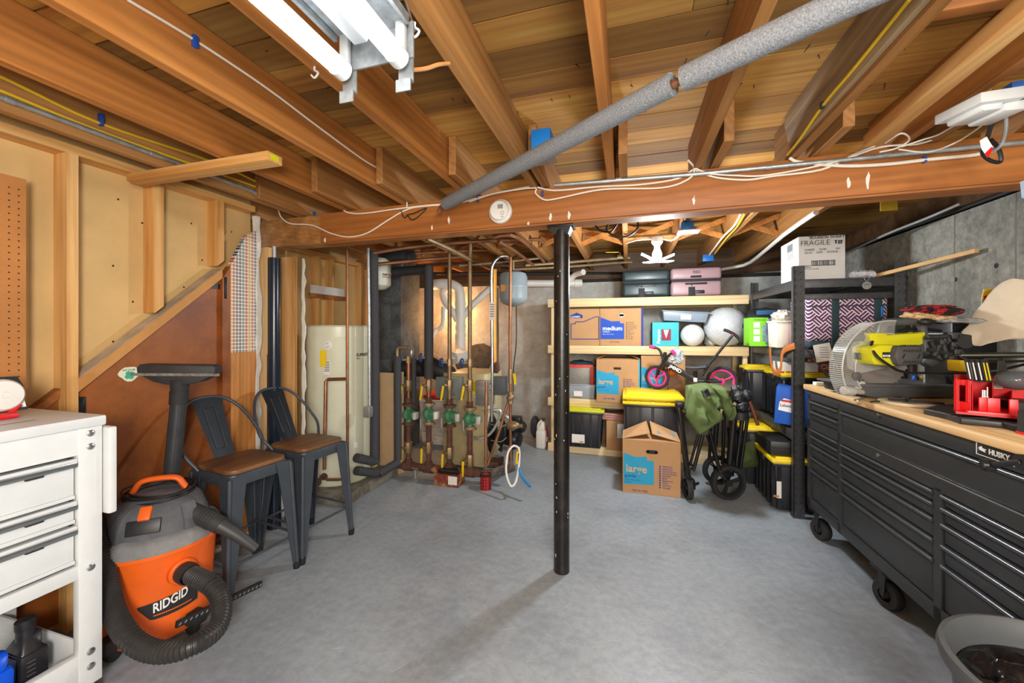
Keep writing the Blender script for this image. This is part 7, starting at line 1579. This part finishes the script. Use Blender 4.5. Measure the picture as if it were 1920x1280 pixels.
m = sl([(1738, 672), (1772, 674), (1765, 683), (1752, 690), (1736, 680)], DS-.02, .05, bev=.004); part('lower_arm', m, M_sg, ms)
m = MB()
for y, d in ((666, DS-.05), (673, DS+.05)): m.cyl(W(1788, y, D=d), W(1950, y-1, D=d-.15), .0135, n=14)
part('slide_rails', m, mat('rail_steel', '6d6d63', .25, .9), ms)
m = MB(); m.tube([W(1636, 640, D=DS-.07), W(1634, 650, D=DS-.09), W(1644, 667, D=DS-.14), W(1668, 685, D=DS-.15), W(1690, 696, D=DS-.14), W(1730, 699, D=DS-.14), W(1810, 699, D=DS-.16), W(1870, 694, D=DS-.2), W(1925, 682, D=DS-.3)], .006, n=8, k=5); m.tube([W(1792, 650, D=DS-.08), W(1800, 668, D=DS-.1), W(1830, 677, D=DS-.12), W(1880, 678, D=DS-.14), W(1930, 676, D=DS-.16)], .006, n=8, k=5); part('power_cord', m, M_cableb, ms)
m = MB(); m.tube([W(1680, 622, D=DS+.02), W(1705, 616, D=DS+.03), W(1740, 617, D=DS+.03), W(1765, 620, D=DS+.02)], .008, k=4); part('hose', m, M_cableb, ms)
# dust bag
db = thing('dust_bag', 'beige cloth dust bag hanging off the back of the mitre saw', 'dust bag', W(1860, 620, D=1.85))
m = MB(); st = [(1796, 629, 644, 1.94), (1808, 620, 645, 1.92), (1822, 610, 647, 1.90), (1837, 600, 647, 1.87), (1848, 582, 645, 1.85), (1859, 563, 642, 1.83), (1872, 547, 638, 1.81), (1884, 533, 636, 1.79), (1897, 522, 635, 1.77), (1908, 524, 631, 1.76), (1922, 530, 622, 1.74), (1945, 540, 618, 1.72), (1975, 560, 610, 1.70)]
n_ = 44; sm = []
for k_ in range((len(st)-1)*4+1):
    q = k_/4; i_ = min(int(q), len(st)-2); f_ = q-i_; sm.append([st[i_][c_]*(1-f_)+st[i_+1][c_]*f_ for c_ in range(4)])
def bagp(u, v):
    x, yt, yb, D = sm[round(v*(len(sm)-1))]; a = 2*PI*u; h_ = (yb-yt)/2; p_ = W(x, (yt+yb)/2-h_*math.sin(a), D=D)+dep*(math.cos(a)*h_*1.8/740*.75)
    return p_+dep*(-.022*NZ.noise(p_*10))+V((0, 0, 1))*(.010*NZ.noise(p_*14))+dep*.012*NZ.noise(p_*24)
m.grid(bagp, n_, len(sm)-1); bmesh.ops.remove_doubles(m.bm, verts=m.bm.verts, dist=.0002); bmesh.ops.holes_fill(m.bm, edges=[e for e in m.bm.edges if e.is_boundary]); bmesh.ops.recalc_face_normals(m.bm, faces=m.bm.faces)
part('bag', m, mat('beige_cotton', 'cfc2aa', .9, var=.05, bump=.3, bs=300), db, ang=70)
m = MB(); c0, c1 = W(1794, 637, D=1.96), W(1812, 640, D=1.9); m.tube([c0, c1], .034, n=20); part('cuff', m, M_softblk, db)
# ================================================================ OTHER THINGS ON THE BENCH
bx = thing('black_box', 'black hard storage box with pale label at the wall end of the workbench', 'box', (1.62, 2.5, WZ))
x0b = 1.50
m = MB(); m.box(1.61, 1.79, 2.60, 2.80, WZ+.001, 1.344, .004); part('body', m, mat('satin_black_box', '161718', .35, var=.15), bx)
p, q = W(1735, 640, Y=2.138), W(1784, 622, Y=2.138)
m = MB(); m.box(1.608, 1.6095, 2.62, 2.78, 1.25, 1.29); part('label', m, mat('pale_label', 'b9c2c6', .5), bx)
def blob(name, label, cat, pts, mm, seed=0, jit=.35, jf=3):
    m = MB()
    for (px, py, D, r) in pts: m.ball(W(px, py, D=D), r, u=26, v=16, jit=jit, jf=jf)
    return solo(name, m, mm, label, cat)
M_glr = blotch('red_black_knit', 'b5242c', '1d1a1b', rough=.9, sc_=22, lo=.48, hi=.52, fine=90)
blob('work_glove', 'red and black work gloves heaped on the black box', 'gloves', [(1728, 580, 2.05, (.07, .06, .02)), (1750, 578, 2.0, (.08, .05, .018)), (1775, 584, 1.95, (.06, .05, .018))], M_glr)
blob('work_glove', 'tan leather work gloves under the red gloves on the black box', 'gloves', [(1718, 592, 2.06, (.055, .05, .024)), (1745, 595, 2.0, (.07, .05, .02)), (1768, 598, 1.95, (.05, .05, .016))], mat('tan_glove', 'c9ac7c', .85, var=.2))
blob('plastic_wrap', 'crumpled clear grey plastic wrap on top of the black box', 'plastic wrap', [(1800, 601, 1.9, (.09, .05, .012)), (1822, 602, 1.88, (.05, .04, .01))], mat('grey_wrap', 'a2a5a6', .25, var=.3))
blob('safety_glasses', 'dark safety glasses and headphones lying in front of the gloves', 'glasses', [(1737, 603, 1.96, (.028, .02, .016)), (1760, 602, 1.94, (.026, .02, .014))], M_blackpl, jit=.2)
bc2 = thing('blister_card', 'yellow-topped blister card standing against the concrete wall', 'package', W(1848, 600, D=1.95))
m = MB(); m.slab([W(1836, 600, D=1.96), W(1858, 600, D=1.94), W(1864, 562, D=1.94), W(1842, 562, D=1.96)], dep*.003); part('card', m, mat('card_blue_white', 'ccd6dd', .5, var=.12, scale=30), bc2)
m = MB(); m.slab([W(1841, 563, D=1.955), W(1864, 562, D=1.935), W(1866, 541, D=1.935), W(1845, 542, D=1.955)], dep*.004); hd3 = part('header', m, M_yel, bc2)
m = MB(); m.text('Gorilla', W(1844, 560, D=1.94), W(1866, 559, D=1.925)-W(1844, 560, D=1.94), (0, 0, 1), .017, .0006, bold=.02); m.slab([W(1844, 560, D=1.942), W(1863, 554, D=1.925), W(1863, 551, D=1.925), W(1844, 555, D=1.942)], dep*.001); part('header_print', m, M_red, hd3)
m = MB(); m.ball(W(1848, 580, D=1.94), (.02, .01, .03), jit=.3); part('contents', m, mat('tool_blue', '2a6f9e', .5), bc2)
m = MB(); a, b = W(1802, 697, D=1.78), W(1838, 675, D=1.78); m.slab([W(1803, 697, D=1.78), W(1838, 697, D=1.78), W(1834, 677, D=1.78), W(1801, 675, D=1.78)], dep*.06, bev=.006); solo('yellow_case', m, mat('case_yellow', 'd9b91c', .45), 'small yellow plastic case behind the saw rails', 'case')
m = MB(); m.box(1.40, 1.60, 1.95, 2.1, WZ+.001, WZ+.075, .005); solo('black_case', m, M_blackpl, 'low black case under the small yellow case on the bench', 'case')
wu = thing('grey_can', 'grey can with white brand lettering behind the red tool caddy', 'can', W(1872, 715, D=1.7))
c = W(1873, 712, D=1.70)
m = MB(); m.lathe([(0, 0), (.055, 0), (.055, .075), (.035, .085), (0, .086)], (c.x, c.y, WZ+.045), n=28); part('body', m, mat('can_grey', '565a5c', .45), wu)
m = MB(); m.text('WURTH', (0, 0, 0), (1, 0, 0), (0, 0, 1), .02, fn=lambda q: V((c.x+.0555*math.cos(-2.1+q.x/.055), c.y+.0555*math.sin(-2.1+q.x/.055), WZ+.10+q.y)), bold=.02); part('lettering', m, M_whiteink, wu)
m = MB(); m.box(c.x-.08, c.x+.06, c.y-.05, c.y+.06, WZ+.001, WZ+.044, .004); solo('flat_box', m, M_softblk, 'flat dark box under the grey can on the bench', 'box')
vz_ = MB(); vz_.ball(W(1908, 712, D=1.5), (.06, .05, .038), u=28, v=16); solo('face_visor', vz_, mat('smoked_visor', '5b6468', .12, alpha=.7), 'smoky clear rounded visor at the right end of the bench', 'visor')
blob('spray_can_caps', 'blue and yellow small bottles behind the saw fence', 'bottles', [(1716, 712, 2.25, (.016, .016, .03)), (1712, 722, 2.25, (.02, .02, .012))], mat('small_blue_bottle', '1f4fae', .4), jit=.1)
m = MB(); p = W(1728, 713, D=2.24); m.lathe([(0, -.025), (.018, -.025), (.018, .02), (0, .025)], p, n=16); solo('small_bottle', m, M_yel, 'small yellow bottle behind the saw blade', 'bottle')
# red tool caddy
rc = thing('tool_caddy', 'bright red open plastic tool caddy on the black tray lid', 'caddy', W(1850, 778, D=1.5))
D0 = 1.47
def dz2(px): return D0-(px-1790)/130*.10
def rp(px, py, back=0): return W(px, py, D=dz2(px))+dep*back
zc0, zc1 = rp(1850, 779).z, rp(1850, 722).z
xa, xb = 1792, 1960
def bk_(px, z, back):
    q = W(px, 750, D=dz2(px)+back); return V((q.x, q.y, z))
m = MB()
zf = WZ+.034
m.slab([bk_(xa, zf, 0), bk_(xb, zf, 0), bk_(xb, zf, .2), bk_(xa, zf, .2)], (0, 0, .008))
m.slab([bk_(xa, zf, .19), bk_(xb, zf, .19), bk_(xb, zf+.125, .19), bk_(xa, zf+.125, .19)], dep*.006)
m.slab([bk_(xa, zf, .05), bk_(xa+1, zf, .19), bk_(xa+1, zf+.125, .19), bk_(xa, zf+.125, .05)], (.006, 0, 0), bev=.002)
for xx in (1796, 1822, 1860, 1895): m.slab([bk_(xx, zf, .05), bk_(xx+.6, zf, .19), bk_(xx+.6, zf+(.12 if xx != 1895 else .07), .19), bk_(xx, zf+(.12 if xx in (1796, 1822) else .06), .05)], (.004, 0, 0))
m.slab([bk_(1814, zf, 0), bk_(xb, zf, 0), bk_(xb, zf+.016, 0), bk_(1814, zf+.016, 0)], dep*.006, bev=.002)
m.slab([bk_(xa, zf, .05), bk_(1820, zf, .03), bk_(1820, zf+.04, .03), bk_(xa, zf+.04, .05)], dep*.006, bev=.002)
m.slab([bk_(1796, zf+.1, .05), bk_(1822, zf+.1, .04), bk_(1822, zf+.122, .04), bk_(1796, zf+.122, .05)], dep*.006, bev=.002)
for xx in (1794, 1797, 1816, 1819): m.slab([bk_(xx, zf, .035), bk_(xx+1.5, zf, .035), bk_(xx+1.5, zf+.12, .035), bk_(xx, zf+.12, .035)], dep*.01)
for (xx, w_) in ((1836, 15), (1852, 24), (1893, 17)):
    m.slab([bk_(xx, zf, .04), bk_(xx+w_, zf, .04), bk_(xx+w_, zf+.06, .04), bk_(xx, zf+.06, .04)], dep*.004, bev=.001)
part('tub', m, M_red, rc)
m = MB(); m.slab([bk_(1862, zf+.075, .187), bk_(1880, zf+.075, .187), bk_(1880, zf+.115, .187), bk_(1862, zf+.115, .187)], dep*.002); lb3 = part('paper_label', m, M_paper, rc)
m = MB()
for i in range(6): m.slab([bk_(1863.5, zf+.08+.0055*i, .184), bk_(1878.5, zf+.08+.0055*i, .184), bk_(1878.5, zf+.082+.0055*i, .184), bk_(1863.5, zf+.082+.0055*i, .184)], dep*.001)
part('label_print', m, M_ink, lb3)
for i, xx in enumerate((1846, 1851, 1842)):
    m = MB(); c = bk_(xx, zf+.05, .06); m.cyl(c, c+V((.0, 0, .035+.012*(i == 1))), .003, n=8); m.cyl(c+V((0, 0, -.02)), c+V((0, 0, .012)), .005, n=8); solo('drill_bit', m, M_chrome, ('silver driver bit standing in the red caddy, middle one', 'tallest silver driver bit standing in the red caddy', 'shortest silver driver bit standing in the red caddy')[i], 'drill bit', 'driver bits in the red caddy')
for i, xx in enumerate((1817, 1828, 1838, 1848)):
    a = bk_(xx, zf+.11, .10); b = bk_(xx-9, zf+.195, .13); r_ = ex*.028
    m = MB(); m.slab([a, a+r_, b+r_, b], dep*.002); sk = solo('saw_blade_pack', m, M_softblk, 'black and white saw blade card leaning in the red caddy, '+('farthest left', 'second from left', 'third from left', 'farthest right')[i], 'package', 'blade cards in the red caddy')
    m = MB(); o = (b-a); 
    for u in (.15, .6): m.slab([a+r_*u+o*.08-dep*.001, a+r_*(u+.16)+o*.08-dep*.001, a+r_*(u+.16)+o*.85-dep*.001, a+r_*u+o*.85-dep*.001], -dep*.0008)
    part('stripe_print', m, M_whiteink if i < 3 else M_yel, sk)
m = MB(); a = bk_(1870, zf+.1, .15); m.slab([a, a+ex*.055, a+ex*.03+V((0, 0, .09)), a+ex*.005+V((0, 0, .09))], dep*.003); solo('putty_knife', m, mat('dark_blade', '4b4744', .35, .6), 'dark metal scraper blade standing in the red caddy', 'scraper')
# black tray lid under the caddy, drill tip, loose bits
tl = thing('tray_lid', 'flat black plastic tool-box lid lying on the bench front under the red caddy', 'lid', W(1830, 790, z=WZ))
pts = [(1731, 776), (1760, 769), (1800, 766), (1960, 775), (1960, 822), (1880, 803), (1800, 795), (1775, 786)]
m = MB(); m.slab([W(px, py, z=WZ+.001) for px, py in pts], (0, 0, .024), bev=.004); part('panel', m, M_blackpl, tl)
m = MB()
for a, b in (((1790, 783), (1850, 784)), ((1850, 784), (1880, 776)), ((1780, 776), (1860, 772))): m.beam(W(*a, z=WZ+.027), W(*b, z=WZ+.027), .006, .004)
part('raised_edges', m, M_softblk, tl)
m = MB(); m.tube([W(1930, 812, D=1.30), W(1932, 772, D=1.30)], .026, n=16); dr = solo('cordless_tool', m, M_softblk, 'black and red tool grip cut off at the picture edge on the bench', 'tool')
m = MB(); p = W(1930, 814, D=1.30); m.lathe([(0, -.004), (.028, -.004), (.028, .008), (0, .008)], p, n=18); part('red_foot', m, M_red, dr)
m = MB(); p = W(1700, 757, z=WZ); m.lathe([(0, 0), (.10, 0), (.10, .012), (.0, .014)], (p.x, p.y, WZ+.001), n=32); solo('round_pad', m, mat('beige_pad', 'cfc4a6', .8, var=.1), 'beige round pad lying in front of the mitre saw', 'pad')
m = MB(); a, b = W(1665, 748, z=WZ+.02), W(1770, 756, z=WZ+.02); m.beam(a, b, .03, .008, bev=.002); m.beam(W(1695, 744, z=WZ+.026), W(1708, 752, z=WZ+.026), .015, .008); solo('clamp_bar', m, M_softblk, 'dark flat bar clamp lying on the beige round pad', 'clamp')
m = MB(); a, b = W(1607, 750, z=WZ+.006), W(1628, 742, z=WZ+.006); m.beam(a, b, .012, .006, bev=.002); m.lathe([(.005, -.003), (.012, -.003), (.012, .003), (.005, .003)], a, n=14); solo('wrench', m, M_chrome, 'small steel wrench at the front edge of the bench', 'wrench')
m = MB(); a = W(1640, 752, z=WZ+.006); m.tube([a+ex*-.02+V((0, 0, -.003)), a, a+ex*.015+V((0, -.01, 0))], .0035); m.lathe([(.004, -.003), (.009, -.003), (.009, .003), (.004, .003)], a+ex*.03, n=12); solo('hex_key', m, M_softblk, 'black hex key and nut beside the small wrench on the bench', 'hex key')
m = MB(); a = W(1545, 717, z=WZ+.02); m.box(a.x-.05, a.x+.06, a.y-.02, a.y+.03, WZ+.001, WZ+.022, .004); solo('white_block', m, M_paper, 'small white block at the far end of the bench top', 'block')
p = W(1569, 726, z=WZ+.001); m = MB(); m.lathe([(0, 0), (.034, 0), (.04, .05), (.042, .055), (.042, .08), (.03, .085), (0, .085)], (p.x, p.y, WZ+.001), n=24); solo('black_cup', m, M_blackpl, 'black plastic canister at the far end of the bench', 'canister')
m = MB(); p = W(1548, 678, D=2.75); m.box(p.x-.06, p.x+.08, 3.26, 3.34, LV[1]-.11, LV[1]-.065, .006); m.ball((p.x+.0, 3.3, LV[1]-.1), (.05, .03, .02), jit=.4)
m.bm.free()
# ================================================================ GREY BIN WITH BLACK BAG
BC = V((.885, 1.05, 0))
tr = thing('trash_can', 'round grey plastic trash can lined with a black bag at the front right', 'trash can', BC)
m = MB(); m.lathe([(0, .004), (.165, .004), (.17, .02), (.203, .56), (.222, .57), (.226, .585), (.222, .60), (.212, .603), (.204, .595), (.198, .56), (.166, .03), (0, .02)], BC, n=56); part('body', m, mat('bin_grey', '474b4d', .55, var=.06), tr)
t = bmesh.new(); bmesh.ops.create_circle(t, cap_ends=False, segments=64, radius=.19)
t.free()
def bagf(u, v):
    a = 2*PI*u; r = .193*v; n = NZ.noise(V((r*math.cos(a)*16, r*math.sin(a)*16, 2)))*.05+abs(NZ.noise(V((r*math.cos(a)*34, r*math.sin(a)*34, 5))))*.03
    return (BC.x+r*math.cos(a), BC.y+r*math.sin(a), .535+n*(1-v**6)+.01*v)
m = MB(); m.grid(bagf, 72, 26); solo('garbage_bag', m, mat('black_bag_film', '0f1012', .16, var=.1), 'crumpled shiny black garbage bag inside the grey trash can', 'bag', ang=70)
# ================================================================ UPPER RIGHT CORNER
tp = thing('plastic_tray', 'white moulded plastic twin cover hanging near the ceiling at the far right', 'cover', W(1880, 180, D=1.2))
for i, (x0, x1) in enumerate(((1842, 1882), (1884, 1930))):
    m = sl([(x0, 192), (x1, 183), (x1+1, 203), (x0+6, 207), (x0, 205)], 1.18, .1, bev=.006); part('lobe', m, M_white, tp)
m = sl([(1840, 172), (1930, 158), (1930, 180), (1840, 192)], 1.16, .13, bev=.004); part('flange', m, M_white, tp)
m = MB(); p = W(1905, 150, D=1.22); m.box(p.x-.03, p.x+.2, p.y-.03, p.y+.1, 2.03, 2.06, .004); solo('blue_case', m, mat('deep_blue', '1d4f94', .5), 'blue box above the white plastic cover at the far right ceiling', 'box')
cab([W(1862, 205, D=1.25), W(1860, 228, D=1.27), W(1850, 262, D=1.3), W(1842, 285, D=1.32), W(1855, 300, D=1.33), W(1876, 303, D=1.33), W(1872, 278, D=1.32), W(1858, 262, D=1.3)], .006, M_cableb, 'thick black cord looped below the white plastic cover')
m = sl([(1838, 263), (1850, 256), (1862, 276), (1852, 294), (1841, 278)], 1.27, .002, bev=0); ct2 = solo('cord_tag', m, M_paper, 'white and red paper tag tied on the black cord', 'tag')
m = sl([(1848, 287), (1860, 275), (1862, 279), (1853, 295)], 1.267, .002, bev=0); part('red_print', m, M_red, ct2)
for i, pts in enumerate((((1690, 275), (1730, 262), (1760, 252), (1800, 230), (1850, 213), (1885, 200)), ((1685, 280), (1740, 285), (1790, 268), (1830, 243), (1870, 212), (1900, 196)), ((1660, 268), (1690, 250), (1705, 262), (1680, 278), (1650, 285)))):
    cab([W(x, y, D=min(1.5, .715*740/(621-y))) for x, y in pts], .003, M_cablew, ('upper thin white wire swooping to the white plastic cover', 'lower thin white wire swooping to the white plastic cover', 'loose white wire tangle at the end of the hanging two-by-four')[i])
cab([W(1885, 205, D=1.25), W(1886, 240, D=1.27), W(1878, 270, D=1.3), W(1862, 285, D=1.3)], .005, M_cableg, 'grey cord hanging from the right lobe of the white plastic cover')
m = MB(); a = W(1660, 282, D=1.95); m.tube([a, a+V((.02, 0, .05)), a+V((.05, .02, .06)), a+V((.06, 0, .02))], .005, k=4); m.bm.free()
m = sl([(1915, 340), (1930, 335), (1930, 375), (1918, 370)], 1.42, .004, bev=0); solo('blue_paper', m, mat('pale_blue_paper', '9db4cc', .7), 'scrap of pale blue paper hanging from the beam end', 'paper')
cab([W(1580, 478, D=3.0), W(1660, 440, D=2.6), W(1740, 408, D=2.3), W(1800, 382, D=2.15)], .008, M_cableg, 'pale cable lying along the top of the right concrete wall')
cab([(1.76, 1.6, 1.985), (1.78, 2.5, 1.982), (1.77, 3.4, 1.983), (1.78, 4.6, 1.983)], .012, M_cableb, 'thick black cable lying along the top of the right concrete wall')
# ================================================================ LIGHT
w = bpy.data.worlds.new('world'); sc.world = w; w.use_nodes = True
w.node_tree.nodes['Background'].inputs[0].default_value = (.9, .95, 1, 1); w.node_tree.nodes['Background'].inputs[1].default_value = .3
def lamp(name, kind, loc, power, col=(1, 1, 1), size=.1, rot=None, sx=None):
    l = bpy.data.lights.new(name, kind); l.energy = power; l.color = col
    if kind == 'AREA':
        l.size = size
        if sx: l.shape = 'RECTANGLE'; l.size_y = sx
    else: l.shadow_soft_size = size
    o = bpy.data.objects.new(name, l); C.objects.link(o); o.location = loc
    if rot: o.rotation_euler = rot
    return o
lamp('camera_fill_light', 'POINT', (.3, -.6, 1.4), 74, (1, .97, .93), .25)  # added fill behind the camera, flash-like; no fixture exists there
lamp('rear_right_fill_light', 'POINT', (1.0, -1.0, 1.85), 42, (1, .97, .93), .2)  # second unseen fill, added to brighten the right side and joists
lamp('warm_lamp', 'POINT', (-2.1, 4.4, 1.5), 9, (1, .5, .2), .06)
lamp('bulb_light', 'POINT', (.216, 3.2, 1.74), 23, (.93, .97, 1), .07)
vs = sc.view_settings; vs.view_transform = 'Standard'; vs.look = 'None'; vs.exposure = 1.5; vs.gamma = 1
vs.use_curve_mapping = False
